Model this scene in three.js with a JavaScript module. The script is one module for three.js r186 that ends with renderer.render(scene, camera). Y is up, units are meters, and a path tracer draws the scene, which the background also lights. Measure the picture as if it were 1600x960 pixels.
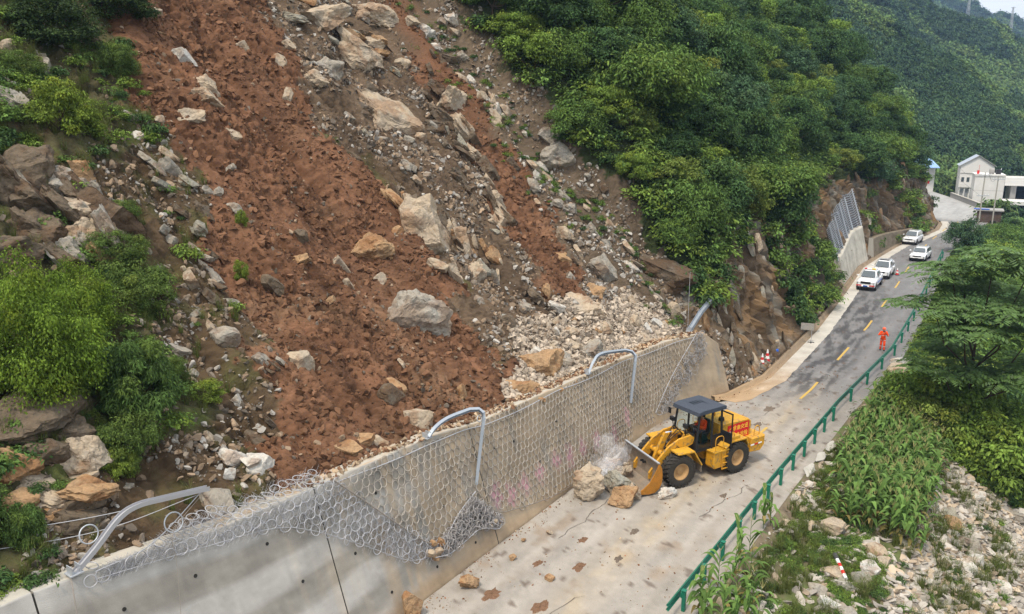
import * as THREE from 'three';
import { mergeGeometries } from 'three/addons/utils/BufferGeometryUtils.js';
import { ImprovedNoise } from 'three/addons/math/ImprovedNoise.js';
import { MarchingCubes } from 'three/addons/objects/MarchingCubes.js';
import { RoundedBoxGeometry } from 'three/addons/geometries/RoundedBoxGeometry.js';

// ------------------------------------------------------------------ camera, sky, sun, exposure
const scene = new THREE.Scene();
const EYE = 17.2;
const camera = new THREE.PerspectiveCamera(42.2, 1600 / 960, 0.5, 6000);
camera.position.set(0, EYE, 0);
camera.rotation.x = -Math.atan(300 / 1244);
const renderer = new THREE.WebGLRenderer({ antialias: true });
renderer.toneMapping = THREE.LinearToneMapping;
renderer.toneMappingExposure = 2.35;
renderer.shadowMap.enabled = true;

const noise3 = new ImprovedNoise();
const nz = (x, y, z = 0) => noise3.noise(x, y, z);
const fbm = (x, y, z = 0, o = 4) => { let a = 0.5, r = 0; for (let i = 0; i < o; i++) { r += a * nz(x, y, z + i * 7.3); x *= 2.03; y *= 2.03; a *= 0.5; } return r; };
const clamp = (x, a = 0, b = 1) => Math.min(b, Math.max(a, x));
const sstep = (a, b, x) => { const t = clamp((x - a) / (b - a)); return t * t * (3 - 2 * t); };
const lerp = (a, b, t) => a + (b - a) * t;
function rng(seed) { let a = seed >>> 0; return () => { a = (a + 0x6d2b79f5) | 0; let t = Math.imul(a ^ (a >>> 15), 1 | a); t = (t + Math.imul(t ^ (t >>> 7), 61 | t)) ^ t; return ((t ^ (t >>> 14)) >>> 0) / 4294967296; }; }
const interp = (tab) => (x) => { if (x <= tab[0][0]) return tab[0][1]; for (let i = 1; i < tab.length; i++) if (x <= tab[i][0]) { const [a, b] = tab[i - 1], [c, d] = tab[i]; return b + (d - b) * (x - a) / (c - a); } return tab[tab.length - 1][1]; };

{ // a thin overcast: brighter overhead, with soft cloud structure all round
  const w = 512, h = 256, data = new Float32Array(w * h * 4);
  for (let j = 0; j < h; j++) for (let i = 0; i < w; i++) {
    const el = ((j + 0.5) / h - 0.5) * Math.PI, az = (i / w) * Math.PI * 2, c = Math.cos(el);
    const x = c * Math.cos(az), y = Math.sin(el), z = c * Math.sin(az), k = 1 / (Math.max(y, 0) + 0.25);
    const cl = fbm(x * k * 1.3 + 5, z * k * 1.3, 2.2, 5);
    const L = 0.43 * (1 + 0.95 * Math.max(0, y)) * (1 + 0.42 * cl), o = (j * w + i) * 4;
    const b = clamp(0.5 - cl * 1.2);
    data[o] = L * (0.97 - 0.05 * b); data[o + 1] = L * (0.99 - 0.015 * b); data[o + 2] = L * 1.03; data[o + 3] = 1;
  }
  const t = new THREE.DataTexture(data, w, h, THREE.RGBAFormat, THREE.FloatType);
  t.mapping = THREE.EquirectangularReflectionMapping; t.magFilter = THREE.LinearFilter; t.minFilter = THREE.LinearFilter; t.needsUpdate = true;
  scene.background = t; scene.environment = t;
}
const sun = new THREE.DirectionalLight(0xfff2df, 1.5);
sun.position.set(-22, 110, 0); sun.target.position.set(10, 0, -45);
sun.castShadow = true; sun.shadow.radius = 20; sun.shadow.mapSize.set(2048, 2048);
Object.assign(sun.shadow.camera, { left: -110, right: 110, top: 110, bottom: -110, near: 1, far: 320 });
scene.add(sun, sun.target);

// ------------------------------------------------------------------ road frame: s runs along the road, T across it (to the valley)
const A = 34 * Math.PI / 180, U = new THREE.Vector3(Math.sin(A), 0, -Math.cos(A)), N = new THREE.Vector3(Math.cos(A), 0, Math.sin(A));
const P = (s, T, y = 0) => new THREE.Vector3(U.x * s + N.x * T, y, U.z * s + N.z * T);
const UP = new THREE.Vector3(0, 1, 0);
const YAW_U = Math.atan2(-U.z, U.x);      // turns local +x onto +s

const used = {};
function named(name) { const k = used[name] = (used[name] ?? -1) + 1; return k ? name + '_' + String(k).padStart(3, '0') : name; }
function shade(o) { o.traverse((c) => { if (c.isMesh) { c.castShadow = true; c.receiveShadow = true; } }); return o; }
function thing(name, label, category, group) { const g = new THREE.Group(); g.name = named(name); g.userData = { label, category }; if (group) g.userData.group = group; scene.add(g); return g; }
function part(name, geo, mat, parent, label) { const m = new THREE.Mesh(geo, mat); m.name = name; m.castShadow = m.receiveShadow = true; if (label) m.userData.label = label; parent.add(m); return m; }
function one(name, geo, mat, label, category, group) { const m = new THREE.Mesh(geo, mat); m.name = named(name); m.castShadow = m.receiveShadow = true; m.userData = { label, category }; if (group) m.userData.group = group; scene.add(m); return m; }
function setting(name, geo, mat, kind = 'structure', label, category) { const m = new THREE.Mesh(geo, mat); m.name = named(name); m.castShadow = m.receiveShadow = true; m.userData = { kind }; if (label) m.userData.label = label; if (category) m.userData.category = category; scene.add(m); return m; }
function instanced(name, geo, mat, items, parent, label, category) {   // items: [Matrix4, Color]
  const im = new THREE.InstancedMesh(geo, mat, items.length); im.name = parent ? name : named(name);
  items.forEach(([m, c], i) => { im.setMatrixAt(i, m); if (c) im.setColorAt(i, c); });
  im.castShadow = im.receiveShadow = true; im.userData = { kind: 'stuff' }; if (label) im.userData.label = label; if (category && !parent) im.userData.category = category;
  (parent || scene).add(im); return im;
}
const RELABEL = [];   // repeats whose label is finished once all of them stand: [object, what it is, s, T, kind]
const lin = (r, g, b) => new THREE.Color().setRGB(r, g, b);
const M4 = (p, q, s) => new THREE.Matrix4().compose(p, q, typeof s === 'number' ? new THREE.Vector3(s, s, s) : s);
const rq = (r) => new THREE.Quaternion().setFromEuler(new THREE.Euler(r() * 6.28, r() * 6.28, r() * 6.28));

// ------------------------------------------------------------------ textures and materials
function dataTex(size, fn, rep = 1, srgb = false) {
  const d = new Uint8Array(size * size * 4);
  for (let j = 0; j < size; j++) for (let i = 0; i < size; i++) { const v = fn(i / size, j / size), o = (j * size + i) * 4; const c = typeof v === 'number' ? [v, v, v] : v; for (let k = 0; k < 3; k++) d[o + k] = clamp(c[k]) * 255; d[o + 3] = 255; }
  const t = new THREE.DataTexture(d, size, size); t.wrapS = t.wrapT = THREE.RepeatWrapping; t.repeat.set(rep, rep); t.magFilter = THREE.LinearFilter; t.minFilter = THREE.LinearMipmapLinearFilter; t.generateMipmaps = true; if (srgb) t.colorSpace = THREE.SRGBColorSpace; t.needsUpdate = true; return t;
}
// tileable noise: noise on a torus made of two circles, cut to three dimensions
const tile = (u, v, f, z = 0, o = 4) => { let a = 0.5, r = 0; for (let i = 0; i < o; i++) { const w = (x, y) => nz(x * f, y * f, z + i * 3.1); r += a * (w(u, v) * (1 - u) * (1 - v) + w(u - 1, v) * u * (1 - v) + w(u, v - 1) * (1 - u) * v + w(u - 1, v - 1) * u * v) * 1.5; f *= 2; a *= 0.55; } return r; };
const TX = {
  soil: dataTex(512, (u, v) => 0.5 + 0.75 * tile(u, v, 18, 1, 5)),
  grit: dataTex(512, (u, v) => 0.5 + 0.7 * tile(u, v, 60, 5, 3)),
  rock: dataTex(512, (u, v) => { const w = tile(u, v, 4, 9, 4); return 0.5 + 0.5 * tile(u, v, 10, 2, 5) - 0.35 * Math.pow(1 - Math.abs(w), 14); }),
  rockTint: dataTex(512, (u, v) => { const a = tile(u, v, 3, 3, 4), b = tile(u, v, 24, 6, 4), c = Math.pow(1 - Math.abs(tile(u, v, 5, 12, 4)), 16); const g = 0.84 + 0.3 * b + 0.16 * a + 0.16 * c; return [g * (1 + 0.12 * a), g, g * (1 - 0.16 * a)]; }),
  concrete: dataTex(512, (u, v) => { const g = 0.9 + 0.16 * tile(u, v, 5, 4, 5) + 0.12 * tile(u, v, 70, 8, 2); return [g, g * 0.995, g * 0.985]; }),
  asphalt: dataTex(512, (u, v) => { const g = 0.88 + 0.22 * tile(u, v, 90, 3, 2) + 0.16 * tile(u, v, 7, 4, 4); return [g, g, g]; }),
  paint: dataTex(512, (u, v) => { const a = tile(u, v, 5, 7, 5), d = 0.85 * sstep(0.06, 0.3, a + 0.3 * tile(u, v, 30, 2, 3)), c = sstep(0.42, 0.5, tile(u, v, 22, 15, 4)), n = 0.93 + 0.14 * tile(u, v, 40, 21, 2); return [lerp(lerp(0.83, 0.56, d), 0.2, c) * n, lerp(lerp(0.6, 0.45, d), 0.17, c) * n, lerp(lerp(0.12, 0.3, d), 0.14, c) * n]; }, 1, true),
};
const std = (o) => new THREE.MeshPhysicalMaterial({ roughness: 0.9, metalness: 0, specularIntensity: (o.roughness ?? 0.9) > 0.75 ? 0.2 : 0.8, ...o });
const phys = (o) => new THREE.MeshPhysicalMaterial({ roughness: 0.5, metalness: 0, ...o });
const M = {
  soil: std({ vertexColors: true, bumpMap: TX.soil, bumpScale: 0.09, roughness: 0.97 }),
  ground: std({ vertexColors: true, bumpMap: TX.soil, bumpScale: 0.03, roughness: 0.97 }),
  road: std({ vertexColors: true, map: TX.asphalt, bumpMap: TX.grit, bumpScale: 0.006, roughness: 0.82 }),
  wall: std({ vertexColors: true, map: TX.concrete, bumpMap: TX.grit, bumpScale: 0.006, roughness: 0.88 }),
  concrete: std({ color: lin(0.42, 0.4, 0.36), map: TX.concrete, bumpMap: TX.grit, bumpScale: 0.004 }),
  crackFill: std({ color: lin(0.09, 0.075, 0.06) }),
  joint: std({ color: lin(0.03, 0.028, 0.025) }),
  steel: std({ color: lin(0.52, 0.55, 0.59), metalness: 0.55, roughness: 0.5, map: TX.concrete }),
  galv: std({ color: lin(0.34, 0.38, 0.43), metalness: 0.4, roughness: 0.5, map: TX.concrete }),
  wire: std({ color: lin(0.42, 0.42, 0.44), metalness: 0.35, roughness: 0.5 }),
  rustwire: std({ color: lin(0.27, 0.24, 0.21), metalness: 0.3, roughness: 0.7 }),
  rail: std({ color: lin(0.008, 0.15, 0.09), roughness: 0.5, metalness: 0.1 }),
  yellowPaint: std({ color: lin(0.52, 0.35, 0.1), map: TX.concrete, roughness: 0.8 }),
  loader: phys({ map: TX.paint, roughness: 0.5, clearcoat: 0.12, clearcoatRoughness: 0.5 }),
  loaderPale: phys({ map: TX.paint, color: lin(0.95, 1, 1), roughness: 0.65 }),
  blackMetal: std({ color: lin(0.014, 0.015, 0.017), roughness: 0.45, metalness: 0.1 }),
  cabRoof: std({ color: lin(0.045, 0.055, 0.075), roughness: 0.5 }),
  rubber: std({ map: TX.rockTint, color: lin(0.05, 0.045, 0.039), roughness: 0.92, bumpMap: TX.grit, bumpScale: 0.004 }),
  rimTan: std({ color: lin(0.42, 0.26, 0.12), roughness: 0.8, map: TX.concrete }),
  wornSteel: std({ color: lin(0.3, 0.24, 0.18), metalness: 0.35, roughness: 0.62, map: TX.rockTint, bumpMap: TX.grit, bumpScale: 0.003 }),
  rust: std({ color: lin(0.42, 0.18, 0.03), metalness: 0.1, roughness: 0.85, map: TX.rockTint }),
  chrome: std({ color: lin(0.8, 0.8, 0.82), metalness: 1, roughness: 0.18 }),
  glass: phys({ color: lin(0.82, 0.88, 0.88), transmission: 1, thickness: 0, roughness: 0.03, ior: 1.5 }),
  carGlass: phys({ color: lin(0.04, 0.055, 0.06), roughness: 0.06, metalness: 0, clearcoat: 1, clearcoatRoughness: 0.03 }),
  carWhite: phys({ color: lin(0.78, 0.79, 0.8), roughness: 0.32, clearcoat: 1, clearcoatRoughness: 0.06 }),
  carBlack: std({ color: lin(0.02, 0.02, 0.022), roughness: 0.5 }),
  lampGlass: phys({ color: lin(0.7, 0.72, 0.75), roughness: 0.1, clearcoat: 1 }),
  red: std({ color: lin(0.55, 0.02, 0.02), roughness: 0.55 }),
  white: std({ color: lin(0.75, 0.75, 0.75), roughness: 0.55 }),
  blue: std({ color: lin(0.02, 0.1, 0.45), roughness: 0.5 }),
  amber: std({ color: lin(0.8, 0.5, 0.02), roughness: 0.4 }),
  bark: std({ color: lin(0.09, 0.065, 0.045), roughness: 0.95, bumpMap: TX.rock, bumpScale: 0.01 }),
  darkwood: std({ color: lin(0.05, 0.035, 0.025), roughness: 0.95 }),
};
const leafMat = (tr = 0.35) => phys({ vertexColors: true, roughness: 0.85, transmission: tr, thickness: 0, side: THREE.DoubleSide, ior: 1.3, specularIntensity: 0.15 });
const ROCKS = [[0.4, 0.325, 0.24], [0.31, 0.28, 0.235], [0.5, 0.47, 0.42], [0.135, 0.105, 0.075], [0.35, 0.225, 0.125], [0.28, 0.26, 0.21]]; const ROCK = ROCKS.map((c) => std({ color: lin(...c), vertexColors: true, map: TX.rockTint, bumpMap: TX.rock, bumpScale: 0.06, roughness: 0.92 }));
// ------------------------------------------------------------------ lines along the road (lateral place T for a given s)
const wallT = interp([[-40, -17.1], [38, -17.1], [43, -16.7], [48, -15.5], [60, -15]]);
const wallY = interp([[-40, 6.2], [7.6, 6.1], [12.8, 5.5], [16.8, 5.35], [22, 5.1], [25, 4.75], [33, 4.4], [39, 4.15], [46, 3.95], [47, 3.75], [48, 3.0], [60, 3]]);
const railT = interp([[10, -9.15], [36, -9.1], [48, -8.9], [62, -8.2], [75, -8.6], [90, -9.3], [112, -10.4], [120, -10.6], [140, -9.8], [152, -8.8], [170, -10.2], [180, -13.2], [193, -17.8], [205, -22.5], [240, -36]]);
const kerbT = interp([[-40, -17.05], [44, -17], [47, -15.4], [52, -14.6], [66, -15], [80, -16], [98, -17.5], [108, -17.2], [118, -16.7], [125, -15.6], [138, -14.2], [146, -14.6], [155, -16.2], [170, -19.5], [190, -26], [210, -34], [240, -48]]);
const roadL = (s) => kerbT(s) + lerp(0.0, 1.5, sstep(40, 50, s) * sstep(152, 147, s));
const centreT = interp([[0, -12.6], [29, -12.5], [36, -12], [51, -11.2], [70, -11.3], [90, -12.1], [110, -13.1], [123, -13.3], [139, -13], [150, -12.2], [170, -14.5], [190, -19.5], [210, -26]]);
const toeT0 = interp([[-40, -19.3], [40, -19.3], [46, -18.6], [50, -16.6], [54, -15.8], [66, -15.9], [80, -16.8], [98, -18.3], [108, -18], [118, -17.5], [125, -16.5], [138, -15], [146, -15.5], [155, -19], [170, -30], [190, -52], [220, -90], [300, -180]]);

const toeT = (s) => lerp(toeT0(s), kerbT(s) - 0.1, sstep(46, 50, s) * sstep(154, 148, s));

// ------------------------------------------------------------------ the hillside
const inPoly = (p, x, y) => { let c = false; for (let i = 0, j = p.length - 1; i < p.length; j = i++) { const [a, b] = p[i], [d, e] = p[j]; if ((b > y) !== (e > y) && x < ((d - a) * (y - b)) / (e - b) + a) c = !c; } return c; };
const ZONES = {
  red: [[26.9, -48], [36.5, -48], [34.6, -40.4], [30.9, -34.9], [32.5, -32.3], [34.2, -29.6], [31.1, -24.1], [29.6, -21.5], [31.4, -20.4], [29, -17], [14, -17], [15.5, -20], [17.7, -21.9], [19, -25.4], [21.3, -30.1], [21.7, -33.1], [22.5, -36.9]],
  redright: [[46.4, -49], [48.4, -48], [47.2, -37.4], [46.6, -31.4], [45.8, -27.8], [42.5, -23.7], [37.3, -22.5], [39, -25.4], [42.5, -30.1], [43.8, -34.8], [45.1, -39.2]],
  rubble: [[37.1, -48], [46.6, -48], [45.1, -39.2], [43.8, -34.8], [42.5, -30.1], [39, -25.4], [37.3, -23], [33.4, -21.3], [30, -21.4], [31.1, -24.1], [35.8, -29.5], [34.6, -32.3], [31, -34.5]],
  crush: [[35, -22.4], [40.6, -22.8], [46.2, -21.2], [48.2, -18.5], [47, -17], [34.6, -17], [28, -17.5], [29.7, -20.4], [32.5, -21.1]],
};
const forestEdge = interp([[-48, 49.3], [-39.6, 49.2], [-36.8, 49.4], [-30.4, 49], [-28.3, 48.3], [-25.2, 50.1], [-22, 49.8], [-18, 48.5]]);
function zone(s, T) {
  const a = s + 3.2 * fbm(s * 0.3, T * 0.3, 3, 4) + 0.6 * nz(s * 1.9, T * 1.9, 1) + 0.35 * nz(s * 5.1, T * 5.1, 2), b = T + 3.2 * fbm(s * 0.3, T * 0.3, 8, 4) + 0.6 * nz(s * 1.9, T * 1.9, 4) + 0.35 * nz(s * 5.1, T * 5.1, 5);
  if (inPoly(ZONES.crush, a, b)) return 'crush';
  if (inPoly(ZONES.redright, a, b)) return 'red';
  if (inPoly(ZONES.red, a, b)) return 'red';
  if (inPoly(ZONES.rubble, a, b)) return 'rubble';
  if (a > forestEdge(b) + 1.2) return b > toeT(s) - 5 ? 'cliff' : 'wood';
  if (a > 40) return 'talus'; if (s > 8.5 && s < 16.5 && T > -21.2 - 0.15 * (s - 8)) return 'flank';
  return a > 16 && b > -33 ? 'flank' : 'weeds';
}
const pwl = (d, segs) => { let y = 0, p = 0; for (const [e, k] of segs) { y += k * (clamp(d, p, e) - p); p = e; } return y; };
const wCliff = (s) => sstep(43, 58, s);
function baseY(s, d) {
  const w = wCliff(s);
  return lerp(wallY(s) - 0.2, 0.05, sstep(46.2, 49, s)) + lerp(pwl(d, [[8, 0.72], [20, 0.9], [1e4, 1]]), pwl(d, [[0.8, 0.9], [3.4, 2.6], [16, 1.3], [60, 0.95], [1e4, 0.6]]), w);
}
function relief(s, T, d) {
  const w = wCliff(s), fade = sstep(0, 2.5, d);
  let r = 1.2 * fbm(s * 0.13, T * 0.13, 1, 3) * fade + (0.55 * fbm(s * 0.55, T * 0.4, 5, 3) - 0.5 * Math.pow(1 - Math.abs(nz(s * 0.33 + 0.25 * nz(s * 0.2, T * 0.2, 9), T * 0.07, 7)), 9) * (1 - w)) * lerp(0.3, 1, fade);
  const cl = (1 - w) * ((0.5 - Math.abs(nz(s * 1.9 + 0.4 * nz(s * 3, T * 3, 1), T * 1.9, 2)) * 1.6) * 0.3 + (Math.abs(nz(s * 4.2, T * 4.2, 6)) - 0.2) * 0.32);
  r += cl * lerp(0.5, 1, fade) * lerp(0.3, 1.45, sstep(-0.22, 0.26, fbm(s * 0.2, T * 0.16, 37, 3)));
  if (w > 0) { // cut rock: upright ribs and steps
    const k = w * sstep(14, 5, d), h = d * 2.4, st = (v, q) => { const f = Math.floor(v * q), t = v * q - f; return (f + sstep(0.72, 1, t)) / q; };
    r += k * (1.5 * st(fbm(s * 0.28 + h * 0.07, h * 0.12, 3, 3) + 0.5, 7) + 0.9 * st(nz(s * 0.9 + h * 0.35, h * 0.3, 9) + 0.5, 5) + 0.55 * nz(s * 1.9 + h * 0.5, h * 0.45, 12) + 0.5 * nz(s * 4.1 + h, h * 0.9, 14) - 1.2) * sstep(0, 1.4, d);
  }
  return r;
}
function hillP(s, T) {   // point on the finished hillside
  const d = Math.max(0, toeT(s) - T), y0 = baseY(s, d), k = (baseY(s, d + 0.4) - y0) / 0.4, l = 1 / Math.hypot(1, k), r = relief(s, T, d);
  return P(s, T + r * k * l, y0 + r * l);
}
function hillN(s, T) { const e = 0.6, a = hillP(s + e, T).sub(hillP(s - e, T)), b = hillP(s, T - e).sub(hillP(s, T + e)); const n = b.cross(a).normalize(); return n.y < 0 ? n.negate() : n; }
const SOIL = { red: [0.136, 0.069, 0.039], rubble: [0.1, 0.07, 0.046], crush: [0.2, 0.155, 0.115], talus: [0.11, 0.082, 0.056], flank: [0.072, 0.049, 0.029], weeds: [0.07, 0.062, 0.032], wood: [0.035, 0.045, 0.018], cliff: [0.105, 0.076, 0.05] };
function soilColour(s, T, d) {
  const z = zone(s, T); let [r, g, b] = SOIL[z];
  const n1 = fbm(s * 0.5, T * 0.5, 11, 4), n2 = nz(s * 4.3, T * 4.3, 13), n3 = nz(s * 9.1, T * 9.1, 15);
  let v = 1 + 0.55 * n1 + 0.4 * n2 + 0.35 * n3;
  const fl = fbm(s * 0.8 + 0.3 * nz(s * 0.3, T * 0.3, 2), T * 0.1, 27, 3), wet = sstep(0.05, 0.35, fbm(s * 0.35, T * 0.22, 29, 3)); v *= 1 + 0.7 * fl - (z === 'red' ? 0.38 * wet : 0);
  if (z === 'red') { const k = sstep(0.05, 0.4, fbm(s * 0.22, T * 0.22, 17, 3)); r = lerp(r, 0.16, k); g = lerp(g, 0.092, k); b = lerp(b, 0.054, k); }
  if (z === 'cliff') { const h = d * 2.4, k = sstep(0.0, 0.35, nz(s * 0.45 + h * 0.1, h * 0.3, 21)), q = sstep(0.05, 0.4, nz(s * 1.3 + h * 0.4, h * 0.25, 23)); r = lerp(r, 0.17, k); g = lerp(g, 0.108, k); b = lerp(b, 0.058, k); r = lerp(r, 0.16, q); g = lerp(g, 0.145, q); b = lerp(b, 0.12, q); }
  if (z === 'weeds' || z === 'flank') { const k = sstep(-0.05, 0.3, fbm(s * 0.7, T * 0.7, 19, 3)) * (z === 'weeds' ? 0.8 : 0.35); r = lerp(r, 0.07, k); g = lerp(g, 0.085, k); b = lerp(b, 0.025, k); }
  v = clamp(v, 0.4, 1.7); return [r * v, g * v, b * v];
}
function gridGeo(rows, cols, at, colour, uvOf) {   // at(i, j) -> Vector3
  const pos = new Float32Array(rows * cols * 3), col = new Float32Array(rows * cols * 3), uv = new Float32Array(rows * cols * 2), idx = [];
  for (let i = 0; i < rows; i++) for (let j = 0; j < cols; j++) {
    const o = i * cols + j, p = at(i, j); pos.set([p.x, p.y, p.z], o * 3); if (colour) col.set(colour(i, j, p), o * 3); uv.set(uvOf(i, j, p), o * 2);
    if (i && j) idx.push(o - cols - 1, o - cols, o - 1, o - 1, o - cols, o);
  }
  const g = new THREE.BufferGeometry(); g.setAttribute('position', new THREE.BufferAttribute(pos, 3)); if (colour) g.setAttribute('color', new THREE.BufferAttribute(col, 3)); g.setAttribute('uv', new THREE.BufferAttribute(uv, 2)); g.setIndex(idx); g.computeVertexNormals(); return g;
}
function hillMesh(name, s0, s1, ds, d0, d1, dd) {
  const n = Math.round((s1 - s0) / ds) + 1, m = Math.round((d1 - d0) / dd) + 1, S = (i) => s0 + (s1 - s0) * i / (n - 1), D = (j) => d0 + (d1 - d0) * j / (m - 1);
  return setting(name, gridGeo(n, m, (i, j) => { const s = S(i), d = D(j), p = hillP(s, toeT(s) - d); if (j === 0 && d0 === 0) p.y = -0.3; return p; }, (i, j) => soilColour(S(i), toeT(S(i)) - D(j), D(j)), (i, j) => [S(i) / 5, D(j) * 1.35 / 5]), M.soil);
}
hillMesh('landslide_slope', 2, 54, 0.11, 0, 30, 0.095);
hillMesh('left_slope', -14, 2.05, 0.4, 0, 40, 0.4);
{ const m = hillMesh('rock_cut', 53.95, 152, 0.3, 0, 5.2, 0.13); m.geometry = m.geometry.toNonIndexed(); m.geometry.computeVertexNormals(); }
hillMesh('wooded_slope', 53.95, 152, 0.42, 5.1, 14, 0.3);
hillMesh('upper_slope', 44, 152, 1.2, 13.8, 70, 1);
hillMesh('top_slope', -14, 45, 1.2, 29, 60, 1);
hillMesh('end_slope', 151.5, 215, 1.4, 0, 60, 1.4);

// ------------------------------------------------------------------ valley side of the road
const dropT = (s) => railT(s) + 0.75;
function rightY(s, T) {
  const d = T - dropT(s), far = sstep(46, 62, s);
  const near = pwl(d, [[0.3, -0.05], [1.6, -0.6], [5, -0.06], [9, -0.55], [16, -0.5], [60, -0.06], [1e4, 0]]);
  const steep = pwl(d, [[0.6, -0.08], [3, -0.75], [12, -0.6], [30, -0.3], [1e4, 0]]);
  return lerp(near, steep, far) - 0.02 + (0.5 * fbm(s * 0.3, T * 0.3, 31, 3) + 0.14 * fbm(s * 1.3, T * 1.3, 33, 3)) * sstep(0.2, 2.5, d);
}
const groundCol = (s, T) => {
  const d = T - dropT(s), n = fbm(s * 0.4, T * 0.4, 41, 4), k = nz(s * 3, T * 3, 43), f = nz(s * 7.7, T * 7.7, 45);
  let c = [0.165, 0.13, 0.09];
  if (d > 5.2 && s < 48) c = [0.22, 0.19, 0.15];
  else { const g = sstep(-0.12, 0.2, n + 0.3 * k) * 0.85; c = [lerp(c[0], 0.075, g), lerp(c[1], 0.1, g), lerp(c[2], 0.03, g)]; }
  if (s > 60) c = [0.06, 0.075, 0.03];
  const v = clamp(1 + 0.4 * k + 0.4 * f + 0.3 * n, 0.45, 1.7); return c.map((x) => x * v);
};
function rightMesh(name, s0, s1, ds, d0, d1, dd, drop = 0) {
  const n = Math.round((s1 - s0) / ds) + 1, m = Math.round((d1 - d0) / dd) + 1, S = (i) => s0 + (s1 - s0) * i / (n - 1), D = (j) => d0 + (d1 - d0) * j / (m - 1);
  setting(name, gridGeo(n, m, (i, j) => { const s = S(i), T = dropT(s) + D(j); return P(s, T, rightY(s, T) - drop); }, (i, j) => groundCol(S(i), dropT(S(i)) + D(j)), (i, j) => [S(i) / 4, D(j) / 4]), M.ground);
}
rightMesh('valley_bank', 8, 62, 0.22, 0, 16, 0.2);
rightMesh('lower_bank', 61.9, 240, 1, 0, 16.2, 0.6);
rightMesh('valley_floor', -60, 300, 3, 16, 130, 3, 0.03);
{ // earth verge between the slope nose and the bend
  const g = gridGeo(60, 12, (i, j) => { const s = 143 + i * 1.6, T = kerbT(s) + 0.1 - j * 4; return P(s, T, -0.05 + 0.05 * nz(s, T, 3) - (s < 146 ? 0.3 : 0)); }, (i, j) => [0.13, 0.12, 0.07].map((x) => x * (1 + 0.6 * nz(i * 0.7, j * 1.1, 5))), (i, j) => [i / 2, j]); setting('verge', g, M.ground);
}
{ // the wide ground under and beyond everything, out to the mountains
  const g = gridGeo(60, 60, (i, j) => { const x = -700 + i * 42, z = 300 - j * 42; return new THREE.Vector3(x, -16 + 3 * fbm(x * 0.01, z * 0.01, 51, 3), z); }, () => [0.06, 0.075, 0.03], (i, j) => [i * 4, j * 4]);
  setting('ground', g, M.ground);
}

// ------------------------------------------------------------------ the road, its gutter and markings
const roadY = 0;
const road = setting('road', (() => {
  const rows = [], n = 46; for (let s = 4; s < 60; s += 0.14) rows.push(s); for (let s = 60; s <= 212; s += 0.5) rows.push(s);
  const T = (s, j) => lerp(roadL(s), dropT(s) + 0.05, j / (n - 1));
  return gridGeo(rows.length, n, (i, j) => { const s = rows[i]; return P(s, T(s, j), roadY + 0.012 * fbm(s * 0.3, T(s, j) * 0.5, 61, 2)); }, (i, j) => {
    const s = rows[i], t = T(s, j), near = sstep(58, 40, s + 5 * fbm(s * 0.1, t * 0.3, 63, 2)), far = sstep(148, 156, s);
    let c = [lerp(0.19, 0.33, near), lerp(0.186, 0.3, near), lerp(0.186, 0.262, near)];
    const st = fbm(s * 0.07, t * 1.5, 65, 4), bl = fbm(s * 0.5, t * 0.9, 67, 4), gr = nz(s * 5, t * 5, 69);
    let v = 1 + 0.3 * st + 0.3 * bl + 0.1 * gr;
    const mud = sstep(0.13, 0.3, fbm(s * 0.55, t * 0.8, 71, 4) + 0.12 * nz(s * 3, t * 3, 77)) * near;                              // brown mud smears on the near stretch
    c = [lerp(c[0], 0.27, 0.7 * mud), lerp(c[1], 0.21, 0.7 * mud), lerp(c[2], 0.155, 0.7 * mud)];
    const ochre = sstep(1.2, 0.2, Math.abs(t - centreT(s) - 0.1)) * near * (0.35 + 0.65 * sstep(-0.1, 0.25, fbm(s * 0.6, t * 2, 83, 3))); // clay tracked along the middle line
    c = [lerp(c[0], 0.42, 0.6 * ochre), lerp(c[1], 0.335, 0.6 * ochre), lerp(c[2], 0.225, 0.6 * ochre)];
    const track = near * Math.max(...[-2.6, -0.9, 0.9, 2.4].map((o) => sstep(0.42, 0.1, Math.abs(t - centreT(s) - o - 0.3 * nz(s * 0.06, o, 85))))) * sstep(-0.25, 0.2, fbm(s * 0.25, t * 2.5, 87, 3)); c = c.map((x, q) => lerp(x, [0.3, 0.265, 0.225][q], 0.55 * track));
    const band = sstep(2.6, 1.2, Math.abs(t - (roadL(s) + 1.1))) * sstep(46, 54, s) * sstep(92, 76, s);                         // dark worn-through asphalt in the uphill lane
    const pt = band * sstep(-0.12, 0.12, fbm(s * 0.35, t * 1.6, 73, 4) + 0.15 * nz(s * 2.6, t * 4, 75));
    c = c.map((x, q) => lerp(x, [0.062, 0.06, 0.062][q], 0.85 * pt));
    const spot = sstep(0.42, 0.5, nz(s * 1.3, t * 2.1, 79) + 0.3 * nz(s * 4, t * 5, 80));
    c = c.map((x, q) => lerp(x, [0.13, 0.1, 0.08][q], 0.8 * spot));
    c = c.map((x, q) => lerp(x, [0.36, 0.355, 0.345][q], far));
    return c.map((x) => x * clamp(v, 0.5, 1.5));
  }, (i, j) => [rows[i] / 3, T(rows[i], j) / 3]);
})(), M.road);
function strip(s0, s1, ds, t0, t1, y, cols = 2) { const n = Math.max(2, Math.round((s1 - s0) / ds) + 1), S = (i) => lerp(s0, s1, i / (n - 1)); return gridGeo(n, cols, (i, j) => { const s = S(i); return P(s, lerp(t0(s), t1(s), j / (cols - 1)), typeof y === 'function' ? y(s) : y); }, null, (i, j) => [S(i) / 2, j]); }
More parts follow.
